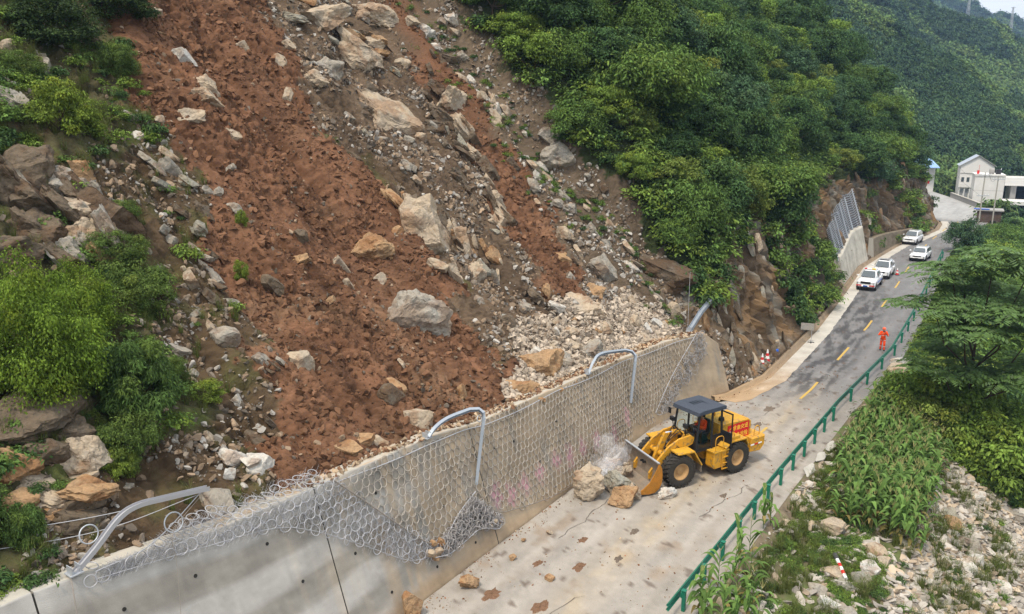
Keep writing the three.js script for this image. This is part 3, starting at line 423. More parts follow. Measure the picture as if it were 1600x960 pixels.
// ------------------------------------------------------------------ rocks of the landslide: [s, T, width, height, shape, tone, tilt, label or group key]
const BOULDERS = [
[38.9,-41.9,3.31,1.44,"s",0,8,"long tan-grey slab jutting out near the top of the slide"],
[44.7,-42.1,2.86,1.94,"b",0,-20,"cracked tan boulder high on the slide right of the long slab"],
[40.4,-39.8,3.0,1.71,"s",0,-32,"layered tilted slab below the cracked tan boulder"],
[42.6,-40.5,1.42,0.89,"b",0,0,"rounded tan rock between the cracked boulder and the layered slab"],
[36.4,-38.5,1.84,1.52,"b",1,-20,"grey-tan block left of the layered tilted slab"],
[34.5,-37.6,1.38,0.92,"s",0,-30,"tan slab leaning under the grey-tan block"],
[39.2,-35.7,4.1,1.97,"s",0,-25,"broad flat pale slab bedded in the middle of the upper slide"],
[44.8,-35.5,1.6,2.05,"b",0,-35,"tan wedge rock at the right rim of the dark rubble band"],
[42.2,-34.6,1.28,1.11,"b",3,-10,"dark brown block below the tan wedge rock"],
[40.5,-34.2,0.83,0.91,"b",0,30,"U"],
[42.5,-32.9,1.36,1.1,"s",3,-35,"U"],
[40.7,-31.5,0.9,1.47,"s",3,-60,"U"],
[40.6,-30.7,0.81,1.38,"s",3,-65,"U"],
[40.7,-29.9,0.65,1.21,"s",3,-65,"U"],
[47.9,-39.6,1.79,1.79,"b",2,-20,"whitish block beside the forest edge at the top of the slide"],
[42.3,-43.0,1.79,0.81,"s",1,15,"U"],
[44.0,-39.0,0.67,1.08,"b",0,80,"U"],
[31.1,-36.2,0.64,1.0,"s",0,70,"R"],
[32.5,-38.4,0.97,0.97,"b",0,-40,"R"],
[47.2,-38.5,0.74,0.7,"b",2,-30,"G"],
[48.4,-37.1,0.93,1.21,"b",1,-40,"G"],
[47.9,-35.9,0.83,0.64,"b",2,-30,"G"],
[47.7,-34.2,0.73,0.5,"s",2,-25,"G"],
[47.6,-33.5,0.72,0.77,"b",2,-40,"G"],
[47.9,-32.9,0.45,0.72,"b",2,60,"G"],
[46.9,-32.8,0.9,0.99,"b",0,-40,"G"],
[45.6,-39.8,1.1,0.83,"b",0,-20,"U"],
[46.8,-40.3,1.03,0.75,"s",0,-35,"U"],
[39.3,-37.6,1.08,0.75,"b",3,-10,"U"],
[35.5,-35.6,0.5,0.77,"b",1,60,"R"],
[37.5,-31.5,0.66,0.58,"b",1,20,"U"],
[36.5,-34.0,0.62,0.39,"s",1,0,"U"],
[20.8,-34.5,0.91,0.86,"b",2,10,"large whitish block on the weedy left flank"],
[20.5,-33.6,0.53,0.51,"b",2,10,"L"],
[25.9,-37.9,0.72,1.12,"k",2,-60,"white shard standing on the left rim of the red soil"],
[26.1,-36.4,1.3,1.04,"s",0,-50,"upper of two tan slabs stacked on the left rim of the red soil"],
[25.2,-35.4,1.27,0.7,"s",0,-48,"lower of two tan slabs stacked on the left rim of the red soil"],
[23.7,-34.5,1.28,0.92,"b",0,15,"broad tan boulder below the two stacked slabs"],
[26.1,-40.5,0.87,0.47,"s",0,5,"R"],
[30.9,-39.2,0.66,1.1,"k",0,-60,"R"],
[21.0,-32.1,0.79,1.07,"s",1,-50,"L"],
[23.8,-32.0,0.36,0.6,"b",1,-60,"L"],
[21.9,-31.0,0.43,0.62,"b",1,50,"L"],
[22.3,-30.9,0.4,0.57,"b",1,-50,"L"],
[21.9,-34.2,0.38,0.41,"b",0,0,"L"],
[22.7,-34.5,0.48,0.39,"b",0,20,"L"],
[25.2,-33.6,0.75,0.62,"s",0,-30,"R"],
[18.9,-29.2,0.52,0.57,"b",1,-10,"L"],
[18.7,-29.5,0.52,0.47,"k",1,40,"L"],
[19.4,-26.5,0.51,0.76,"b",1,60,"L"],
[19.2,-27.3,0.38,0.46,"b",0,0,"L"],
[17.7,-24.8,1.0,0.86,"b",1,15,"grey-green boulder with flat face on the lower left flank"],
[16.0,-25.0,0.77,0.46,"s",1,-30,"L"],
[15.6,-26.0,0.39,0.5,"b",1,70,"L"],
[17.5,-26.0,0.39,0.48,"s",1,-50,"L"],
[17.5,-27.7,0.44,0.44,"s",1,-40,"L"],
[17.9,-28.3,0.5,0.27,"b",1,0,"L"],
[16.7,-22.7,0.5,0.95,"s",2,-70,"chalk white slab standing upright on the lower left flank"],
[15.5,-23.7,0.31,0.4,"b",0,60,"L"],
[22.5,-30.1,0.57,0.57,"b",1,20,"L"],
[33.5,-28.3,2.05,3.46,"s",0,-72,"tallest pale tan slab standing in the middle of the red soil"],
[29.6,-28.3,1.5,2.09,"b",4,-75,"orange-tan block left of the tallest standing slab"],
[31.4,-28.6,0.54,0.88,"b",4,-80,"R"],
[28.3,-24.3,2.58,2.82,"b",1,-55,"biggest grey boulder in the lower middle of the slide"],
[27.8,-26.4,0.74,0.74,"b",0,-30,"R"],
[24.3,-28.0,0.76,1.17,"b",4,-60,"rust brown block in the left half of the red soil"],
[26.5,-27.4,0.43,1.4,"k",0,-62,"R"],
[25.9,-26.5,0.36,0.77,"k",0,-65,"R"],
[24.2,-25.9,0.4,0.54,"b",4,-50,"R"],
[35.1,-25.9,1.21,1.28,"b",0,-30,"tan wedge among grey rubble right of the standing slab"],
[32.6,-25.6,0.61,1.63,"k",0,-75,"tan splinter slab leaning right of the tallest standing slab"],
[34.5,-27.5,0.43,1.43,"k",0,-80,"U"],
[33.0,-24.3,0.81,0.61,"b",1,0,"U"],
[35.9,-25.1,0.36,1.8,"k",1,-75,"U"],
[19.8,-23.2,0.99,1.04,"b",0,10,"crumbling tan rock low on the slide left of centre"],
[23.2,-21.4,0.85,0.79,"b",4,0,"rounded orange-tan rock low on the slide"],
[18.3,-23.6,0.48,0.81,"s",1,-50,"L"],
[29.7,-19.7,1.51,0.85,"b",4,5,"tan block balanced on the wall top"],
[49.8,-20.9,3.45,1.81,"s",3,-15,"big dark brown slab under the forest edge"],
[45.4,-23.3,1.49,2.07,"s",1,-55,"grey slab leaning on the right talus"],
[47.6,-24.2,0.77,1.63,"s",1,-75,"T"],
[47.4,-25.3,1.03,1.47,"s",1,-55,"T"],
[44.9,-26.2,1.09,0.92,"b",0,0,"T"],
[46.9,-26.9,1.3,0.95,"b",1,-35,"T"],
[47.5,-20.7,1.01,0.84,"s",1,-40,"T"],
[48.6,-19.8,0.68,0.68,"b",4,-30,"T"],
[42.1,-22.6,1.33,1.02,"b",4,-10,"orange-tan block above the crushed stone heap"],
[40.0,-22.3,2.19,0.98,"s",0,5,"broad tan slab at the top of the crushed stone heap"],
[32.8,-20.4,2.34,1.62,"b",4,0,"large brown boulder resting against the wall top"],
[34.8,-20.2,1.21,0.74,"s",1,-20,"grey slab lying across the large brown boulder"],
[37.1,-20.0,1.55,0.98,"s",1,25,"grey layered block on the wall top beside the bent post"],
[35.0,-21.0,1.09,0.82,"b",0,10,"H"],
[36.3,-20.5,0.91,0.77,"b",0,0,"H"],
[37.0,-21.2,1.21,0.57,"s",0,25,"H"],
[40.0,-20.6,0.82,0.75,"b",0,20,"H"],
[36.8,-22.0,0.78,0.43,"s",0,40,"H"],
[41.8,-24.0,0.55,0.63,"b",1,40,"T"],
[48.0,-21.3,0.59,0.59,"b",1,0,"T"],
[30.7,-19.5,0.74,0.62,"b",4,20,"H"],
[49.0,-29.1,1.88,1.97,"b",1,40,"tall grey striped boulder at the forest edge"],
[49.2,-30.1,0.99,1.26,"b",1,60,"grey boulder just above the tall striped boulder"],
[47.9,-30.1,0.98,0.8,"s",2,-40,"T"],
[47.5,-29.0,0.97,0.71,"s",0,-40,"T"],
[49.1,-26.6,1.33,0.8,"b",3,-20,"T"],
[47.3,-27.7,0.7,0.96,"k",1,-50,"T"],
[46.5,-29.2,0.87,0.44,"s",2,-50,"T"],
[14.8,-20.9,0.58,0.83,"b",2,60,"left of three pale blocks above the near net"],
[15.2,-20.6,0.5,0.67,"b",2,70,"middle of three pale blocks above the near net"],
[15.5,-20.4,0.68,0.97,"b",2,60,"right of three pale blocks above the near net"],
[14.3,-20.5,0.37,0.61,"k",2,70,"H"],
[22.8,-20.0,1.03,0.82,"b",0,0,"speckled pale rock by the foot of the first bent post"],
[20.5,-19.8,0.77,0.53,"b",0,15,"H"],
[19.7,-20.0,0.95,0.43,"s",4,10,"H"],
[18.9,-19.9,0.93,0.46,"s",4,-10,"H"],
[11.5,-21.2,0.37,0.19,"s",1,-10,"L"],
[18.5,-36.8,0.89,1.0,"b",1,-40,"V"],
[15.9,-34.5,1.37,0.91,"s",1,-25,"grey slab sticking out of the grass at the left edge"],
[17.5,-33.4,0.94,0.63,"s",1,-20,"V"],
[19.1,-37.8,0.4,0.34,"b",1,0,"V"],
[17.3,-37.5,0.81,0.81,"b",0,0,"V"],
[14.4,-31.8,2.0,2.91,"b",3,-60,"dark cliff block below the yellow-green bush at the left edge"],
[15.7,-31.3,1.5,1.31,"b",1,-50,"grey block on the brow of the left cliff"],
[15.1,-31.6,0.43,0.72,"b",1,70,"V"],
[16.8,-31.6,0.7,1.61,"s",4,-70,"orange slab on the brow of the left cliff"],
[15.7,-30.3,1.86,1.05,"b",0,-5,"tan overhanging block of the left cliff"],
[15.6,-29.4,1.52,1.7,"b",0,-55,"pale tan block under the overhanging block of the left cliff"],
[13.8,-29.8,2.15,2.33,"b",3,-60,"wide dark brown block in the left cliff"],
[12.6,-29.2,1.4,2.23,"b",3,-70,"dark brown block at the left edge of the cliff"],
[14.2,-28.8,1.46,1.57,"b",1,-60,"grey brown block low in the left cliff"],
[16.9,-31.1,0.35,0.75,"s",1,-70,"V"],
[9.9,-23.5,2.96,1.46,"b",3,-10,"massive dark overhang rock at the lower left edge"],
[10.1,-22.3,0.74,0.92,"b",3,50,"brown block beneath the massive overhang"],
[10.7,-22.1,1.27,1.37,"b",0,-40,"split tan boulder right under the massive overhang"],
[10.2,-21.3,1.19,0.68,"b",4,-10,"orange-tan block below the split boulder"],
[9.0,-22.3,1.28,1.02,"b",4,10,"orange brown block at the left edge under the overhang"],
[9.2,-21.8,1.55,0.88,"b",0,-10,"crumbly pink-tan ledge at the lower left"],
[8.6,-21.5,0.95,0.47,"s",4,0,"flat tan stone at the bottom of the lower left outcrop"],
[10.8,-22.7,1.43,0.96,"b",3,0,"dark rock in the shaded gap behind the split boulder"],
];
const GROUPS = {
  U: ['dark or tan rock in the layered rubble band of the upper slide', 'rocks of the rubble band'], R: ['lone small rock half buried in the red soil', 'small rocks in the red soil'],
  G: ['pale rock in the row along the forest edge at the top', 'pale rocks below the forest edge'], L: ['grey rock on the brown flank left of the red soil', 'rocks of the left flank'],
  T: ['rock on the stony talus right of the red soil', 'rocks of the right talus'], H: ['small tan rock heaped just above the wall top', 'rocks behind the wall'], V: ['rock among the weeds and cliff at the left edge', 'rocks of the weedy left'],
};
const TONES = ['tan', 'grey', 'pale', 'dark brown', 'orange-tan', 'grey-green'];
BOULDERS.forEach(([s, T, w, h, sh, tone, tilt, lab], i) => {
  if (!GROUPS[lab] && s > 22) { w *= 1.12; h *= 1.12; }
  const g = GROUPS[lab], dep = sh === 's' ? Math.max(w, h) * 0.75 : sh === 'k' ? Math.min(w, h) * 0.9 : (w + h) * 0.5;
  const long = Math.max(w, h), thin = Math.min(w, h), geo = sh === 'b' ? rockGeo(i, w * 1.12, h * 1.12, dep, 'b', long > 1.2 ? 12 : 6) : sh === 's' ? rockGeo(i, long * 1.15, thin * 0.95, dep, 's', long > 1.2 ? 12 : 6) : rockGeo(i, long * 1.1, thin, dep, 's', 5);
  const m = one(long > 1.15 ? 'boulder' : 'rock', geo, ROCK[tone], g ? g[0] : lab, long > 1.15 ? 'boulder' : 'rock', g ? g[1] : 'large boulders of the slide');
  const p = hillP(s, T), n = hillN(s, T); m.position.copy(p).addScaledVector(n, -Math.min(w, h) * 0.07);
  if (g) RELABEL.push([m, `${long > 0.9 ? 'medium' : 'small'} ${TONES[tone]} ${sh === 'b' ? 'rock' : 'slab'}`, s, T, 'slide']); const yaw = -Math.atan2(p.x, -p.z), roll = tilt * Math.PI / 180;
  m.quaternion.setFromEuler(new THREE.Euler(0.35, 0, roll)).premultiply(new THREE.Quaternion().setFromAxisAngle(UP, yaw));
});
{ // more rocks of the slide, dipping with the bedding
  const r = rng(444), kinds = { rubble: 'U', talus: 'T', flank: 'L', crush: 'H', red: 'R' }; let n = 0;
  for (let k = 0; k < 4000 && n < 190; k++) {
    const s = lerp(13, 50, r()), d = r() * 28, T = toeT(s) - d, z = zone(s, T), g = GROUPS[kinds[z]]; if (!g || r() > { rubble: 0.5, talus: 0.42, flank: 0.25, crush: 0.8, red: 0.06 }[z]) continue; n++;
    const a = 0.32 + 0.75 * Math.pow(r(), 2.2), sh = r() < 0.6 ? 's' : 'b', tone = { rubble: [3, 0, 3, 1, 5], talus: [1, 0, 2, 3, 0], flank: [1, 3, 1, 0, 5], crush: [0, 4, 0, 0, 2], red: [0, 4, 3, 4, 3] }[z][Math.floor(r() * 5)];
    const m = one('rock', rockGeo(1000 + k, a * 1.3, a * (sh === 's' ? 0.5 : 0.8), a, sh, 5), ROCK[tone], g[0], 'rock', g[1]), p = hillP(s, T); RELABEL.push([m, `${a > 0.7 ? 'medium' : 'small'} ${TONES[tone]} ${sh === 'b' ? 'rock' : 'slab'}`, s, T, 'slide']); m.position.copy(p).addScaledVector(hillN(s, T), a * 0.08);
    m.quaternion.setFromEuler(new THREE.Euler(0.5 * (r() - 0.3), 0, -(0.35 + r() * 0.9))).premultiply(new THREE.Quaternion().setFromAxisAngle(UP, -Math.atan2(p.x, -p.z) + (r() - 0.5)));
  }
}
{ // layered outcrops: tight packs of dipping slabs
  const r = rng(666), pack = (n, line, spread, lo, hi, tones, tilt, label, group) => { for (let k = 0; k < n; k++) { const q = r() * (line.length - 1.001), i = Math.floor(q), f = q - i, s = lerp(line[i][0], line[i + 1][0], f) + (r() - 0.5) * spread, T = lerp(line[i][1], line[i + 1][1], f) + (r() - 0.5) * spread, a = lo + (hi - lo) * Math.pow(r(), 1.6); const tn = tones[Math.floor(r() * tones.length)], m = one('rock_shard', rockGeo(2000 + n * 31 + k, a * 1.3, a * (0.28 + 0.3 * r()), a * 0.9, r() < 0.7 ? 's' : 'b', a > 1.2 ? 9 : 5), ROCK[tn], label, 'rock', group), p = hillP(s, T); RELABEL.push([m, `${a > 1 ? 'large' : 'small'} ${TONES[tn]} shard`, s, T, 'slide']); m.position.copy(p).addScaledVector(hillN(s, T), a * 0.1); m.quaternion.setFromEuler(new THREE.Euler(0.4 * (r() - 0.5), 0, tilt + 0.5 * (r() - 0.5))).premultiply(new THREE.Quaternion().setFromAxisAngle(UP, -Math.atan2(p.x, -p.z) + 0.5 * (r() - 0.5))); } };
  pack(46, [[44.6, -38], [43.6, -34.5], [42.7, -31.5], [41.7, -29.2], [40.4, -27.8]], 1.7, 0.5, 1.9, [3, 0, 3, 0, 5], -0.95, 'thin dark slab in the layered outcrop below the tan wedge', 'slabs of the layered outcrop');
  pack(30, [[33, -30], [34.4, -29.4], [35.6, -28.2], [36.6, -26.6], [37, -25.2]], 1.4, 0.5, 1.7, [4, 0, 0, 3, 4], -1.1, 'broken tan slab around the tallest standing slab', 'slabs round the standing slab');
  pack(26, [[38, -43], [40.5, -41], [42, -39.5], [43.5, -41.5]], 3.2, 0.5, 1.7, [0, 0, 3, 5, 4], -0.35, 'angular tan rock in the upper rubble near the long slab', 'rocks of the upper rubble');
  pack(20, [[13.2, -31.6], [15, -31.2], [16.4, -30.2], [15.4, -28.8], [14, -29.4]], 1.3, 0.9, 2.4, [3, 3, 3, 1, 3, 4], -0.95, 'fractured slab of the dark cliff at the left edge', 'slabs of the left cliff');
  pack(12, [[8.2, -23], [9.6, -22.4], [10.6, -21.6], [9.4, -21]], 0.9, 0.6, 1.5, [4, 0, 3, 0], -0.15, 'broken block of the lower left outcrop', 'blocks of the lower left outcrop');
  pack(24, [[20.5, -33], [20.8, -30], [19.4, -27], [18.4, -24.2], [17, -21.6]], 1.6, 0.3, 0.95, [1, 1, 5, 0, 3], -0.8, 'grey angular rock on the rim between weeds and red soil', 'rocks of the left rim');
  pack(26, [[18, -18.95], [24, -18.8], [32, -18.7], [40, -18.6], [45.5, -18.4]], 0.4, 0.25, 0.7, [0, 4, 0, 2, 4], -0.1, 'angular tan rock spilled onto the wall top', 'rocks on the wall top');
  pack(26, [[47.8, -36], [47.4, -31], [48, -27.5], [48.6, -24], [48.4, -21]], 1.8, 0.35, 1.1, [0, 1, 0, 2, 3], -0.75, 'angular rock on the talus below the forest edge', 'rocks below the forest edge');
}
{ // upright slabs of the rock cut beside the road
  const r = rng(555), near = ['upright brown slab in the rock cut between the two retaining walls', 'slabs of the near rock cut'], far = ['upright brown slab in the rock cut beyond the parked cars', 'slabs of the far rock cut'];
  for (let k = 0; k < 168; k++) {
    const f = k > 122, s = f ? lerp(104, 146, r()) : k < 34 ? lerp(48.2, 53, r()) : lerp(50.5, 84, r()), d = 0.15 + 4.6 * Math.pow(r(), 1.2), T = toeT(s) - d, a = (f ? 1.0 : 0.6) + 1.5 * r() * r(), g = f ? far : near;
    const m = one('rock_shard', rockGeo(1400 + k, a * 0.55, a * 1.25, a * 0.4, 'b', 5), ROCK[[3, 3, 0, 3, 4, 1, 3, 5][k % 8]], g[0], 'rock', g[1]), p = hillP(s, T); RELABEL.push([m, `${TONES[[3, 3, 0, 3, 4, 1, 3, 5][k % 8]]} upright slab`, s, T, f ? 'cutfar' : 'cut']); m.position.copy(p); m.quaternion.setFromEuler(new THREE.Euler(-0.25 + 0.3 * (r() - 0.5), 0.6 * (r() - 0.5), -0.22 + 0.35 * (r() - 0.5))).premultiply(new THREE.Quaternion().setFromAxisAngle(UP, YAW_U));
  }
}
{ // loose stones and clods too many to count
  const r = rng(77), geos = [0, 1, 2, 3].map((k) => rockGeo(900 + k, 1, k % 2 ? 0.5 : 0.75, 0.8, k % 2 ? 's' : 'b', 1, 7)), bag = geos.map(() => []), clods = geos.map(() => []), c = new THREE.Color();
  const dens = { red: 0.12, rubble: 1.0, crush: 1.5, talus: 1.5, flank: 0.75, weeds: 0.22, cliff: 0.3, wood: 0 };
  for (let k = 0; k < 150000; k++) {
    const s = lerp(3, 56, r()), d = Math.pow(r(), 1.25) * 30, T = toeT(s) - d, z = zone(s, T), patch = sstep(-0.25, 0.35, fbm(s * 0.4, T * 0.4, 141, 3));
    if (r() > dens[z] * (z === 'crush' ? 1 : patch * 1.2)) continue;
    let a = 0.05 + 0.3 * Math.pow(r(), 3.2); if (z === 'crush') a = 0.1 + 0.34 * Math.pow(r(), 2); else if (z === 'talus' || z === 'rubble') a *= 1.25; if (z === 'red') a *= 0.8;
    const p = hillP(s, T); p.y += a * 0.12; const v = 0.6 + r() * 0.7;
    if (z === 'crush') c.setRGB(0.4 * v, 0.335 * v, 0.265 * v); else if (r() < (z === 'talus' ? 0.42 : 0.2) && z !== 'red') c.setRGB(0.36 * v, 0.335 * v, 0.3 * v); else if (r() < 0.5) c.setRGB(0.26 * v, 0.19 * v, 0.13 * v); else c.setRGB(0.17 * v, 0.14 * v, 0.11 * v);
    bag[(k * 7) % 4].push([M4(p, rq(r), V(a, a * (0.6 + r() * 0.5), a * (0.7 + r() * 0.6))), c.clone()]);
  }
  for (let k = 0; k < 95000; k++) { const s = lerp(13, 49, r()), T = toeT(s) - r() * 29; if (r() > 0.25 + 0.75 * sstep(-0.2, 0.25, fbm(s * 0.5, T * 0.5, 147, 3)) || zone(s, T) !== 'red') continue; const a = 0.05 + 0.42 * Math.pow(r(), 6), p = hillP(s, T), v = 0.6 + r() * 0.75; clods[k % 4].push([M4(p, rq(r), a), lin(0.148 * v, 0.078 * v, 0.044 * v)]); }
  for (let k = 0; k < 2600; k++) { const s = lerp(15, 47.2, Math.pow(r(), 0.8)), e = 0.75 * Math.pow(r(), 0.55) * (0.55 + 0.6 * sstep(-0.2, 0.3, nz(s * 0.5, 3, 181))), T = wallT(s) - BAT * wallY(s) - 0.72 + e, a = 0.04 + 0.22 * Math.pow(r(), 3), v = 0.6 + 0.7 * r(); if (e > 0.6 && r() < 0.7) continue; bag[k % 4].push([M4(P(s, T, wallY(s) + a * 0.2), rq(r), V(a, a * 0.7, a)), r() < 0.5 ? lin(0.4 * v, 0.3 * v, 0.2 * v) : lin(0.2 * v, 0.11 * v, 0.065 * v)]); }
  const mat = std({ color: 0xffffff, bumpMap: TX.rock, bumpScale: 0.02, roughness: 0.95 });
  geos.forEach((g, k) => { instanced('loose_stones', g, mat, bag[k], null, 'small loose stones strewn over the slide', 'stones'); instanced('soil_clods', g, mat, clods[k], null, 'red earth clods covering the slide', 'soil'); });
}
// rocks on the road and at the bucket
const lay = (s, T, w, h, d, sh, tone, seed, yaw, label, name = 'boulder', group, y = 0) => { const m = one(name, rockGeo(seed, w, h, d, sh, w > 0.8 ? 12 : 6), ROCK[tone], label, name, group); m.position.copy(P(s, T, y + h * 0.42)); m.rotation.set(0.1 * Math.sin(seed), yaw, 0.12 * Math.cos(seed * 3)); return m; };
lay(29.9, -15.95, 1.45, 1.75, 1.3, 'b', 0, 501, 0.4, 'tall pale boulder standing on the road against the netted wall');
lay(31.1, -15.1, 1.8, 1.15, 1.2, 'b', 5, 502, -0.4, 'grey-green boulder pushed along in front of the bucket');
lay(30.3, -14.35, 1.25, 0.95, 1.1, 'b', 4, 503, 0.9, 'orange-tan boulder on the road before the bucket lip');
lay(30.95, -14.2, 0.85, 0.8, 0.8, 'b', 0, 504, 0.2, 'smaller tan block leaning behind the orange-tan boulder');
lay(32.0, -12.95, 1.05, 0.5, 0.55, 'b', 2, 505, 0.5, 'long white stone on the road beside the front wheel');
lay(32.9, -16.2, 0.85, 0.9, 0.8, 'b', 0, 506, 0.3, 'pale boulder behind the dust near the wall');
for (const [s, T, a, sd] of [[32.3, -15.5, 0.5, 507], [32.6, -15.2, 0.42, 508], [32.2, -15.9, 0.4, 509], [32.9, -15.4, 0.45, 510]]) lay(s, T, a, a * 0.8, a, 'b', 0, sd, sd, `tan stone heaped inside the far side of the bucket, ${['largest', 'nearest the lip', 'closest to the wall', 'deepest inside'][sd - 507]}`, 'stone', 'stones in the bucket', 0.42);
lay(18.6, -16.75, 0.75, 1.05, 0.6, 'b', 4, 511, 0.4, 'upright brown rock at the foot of the near wall');
lay(21.1, -16.2, 0.95, 0.6, 0.6, 'b', 4, 512, 0.5, 'split orange-brown rock lying on the road near the wall');
lay(23.6, -15.9, 0.3, 0.22, 0.28, 'b', 4, 513, 0.5, 'small orange stone on the road below the second wall joint', 'stone');
lay(26.1, -15.7, 0.3, 0.2, 0.25, 'b', 0, 514, 0.1, 'pale stone by the wall foot left of the tall pale boulder', 'stone');
lay(25.0, -16.3, 0.28, 0.18, 0.22, 'b', 4, 515, 0.8, 'small brown stone touching the wall foot', 'stone');
lay(23.2, -13.9, 0.42, 0.22, 0.34, 'b', 4, 516, 0.2, 'flat brown stone in the middle of the near road', 'stone');
{ // mud clods and grit on the road, rubble along the wall foot
  const r = rng(91), g = rockGeo(950, 1, 0.5, 0.8, 'b', 1, 6), it = [];
  for (let k = 0; k < 9000; k++) { if (r() < 0.35) { r(); continue; } const s = 14 + 42 * Math.pow(r(), 1.2), T = r() < 0.45 ? lerp(wallT(s) + 0.1, wallT(s) + 1.3, r() * r()) : lerp(wallT(s), railT(s) - 0.2, r()), a = 0.02 + 0.1 * Math.pow(r(), 5), v = 0.5 + r() * 0.8; if (T < kerbT(s) || nz(s * 0.6, T * 0.6, 191) < -0.1 + 0.2 * r()) continue; it.push([M4(P(s, T, 0.012 + a * 0.1), rq(r), V(a, a * 0.6, a)), r() < 0.5 ? lin(0.26 * v, 0.13 * v, 0.07 * v) : lin(0.33 * v, 0.25 * v, 0.17 * v)]); }
  instanced('road_grit', g, std({ roughness: 0.95 }), it, null, 'mud crumbs and grit scattered over the road', 'grit');
  const MUDS = ['red-brown mud patch in the middle of the near road', 'red-brown mud patch beside the split orange-brown rock', 'red-brown mud patch short of the flat brown stone', 'dark damp spot near the rail at the bottom of the picture', 'small red-brown mud patch below the second joint', 'red-brown mud patch nearest the camera by the wall foot', 'dark damp spot in front of the white stone', 'red-brown mud spot before the orange-tan boulder', 'dark damp patch right behind the loader', 'dark damp patch near the rail behind the loader', 'dark damp patch two lengths behind the loader', 'dark damp spot between loader and rail', 'large dark damp patch where the asphalt begins'];
  const mudMat = std({ vertexColors: true, roughness: 0.9, bumpMap: TX.soil, bumpScale: 0.02 });
  [[21.5, -13.3, 0.4, 0], [21.2, -15.2, 0.42, 0], [24.6, -13.4, 0.36, 0], [26, -12.4, 0.24, 1], [23.9, -14.9, 0.25, 0], [18.6, -15.0, 0.4, 0], [28.3, -12.8, 0.25, 1], [26.5, -14.3, 0.26, 0], [38.8, -12.6, 0.4, 1], [41, -11.4, 0.42, 1], [43.2, -12.2, 0.36, 1], [33.6, -10.8, 0.24, 1], [46.1, -12.4, 0.5, 1]].forEach(([s, T, R, dark], k) => {
    const n = 44, rr = 6, gg = gridGeo(rr + 1, n + 1, (i, j) => { const a = (j % n) / n * 6.2832, q = i / rr, e = R * (1 + 0.6 * nz(Math.cos(a) * 1.6 + k * 3, Math.sin(a) * 1.6, k) + 0.22 * nz(Math.cos(a) * 5 + k, Math.sin(a) * 5, 9)) * 0.72; return P(s + q * e * 1.5 * Math.cos(a), T + q * e * 0.8 * Math.sin(a), 0.014 + 0.03 * (1 - q * q) * (0.6 + nz(q * 4 + k, a * 2, 3)) - (i === rr ? 0.02 : 0)); }, (i, j) => { const v = 1 + 0.5 * nz(i * 1.3 + k, j * 0.9, 5); return (dark ? [0.17, 0.135, 0.105] : [0.2, 0.115, 0.07]).map((x) => x * v); }, (i, j) => [i / 4, j / 4]);
    one('mud_patch', gg, mudMat, MUDS[k], 'mud', dark ? 'dark mud patches' : 'red mud patches');
  });
}
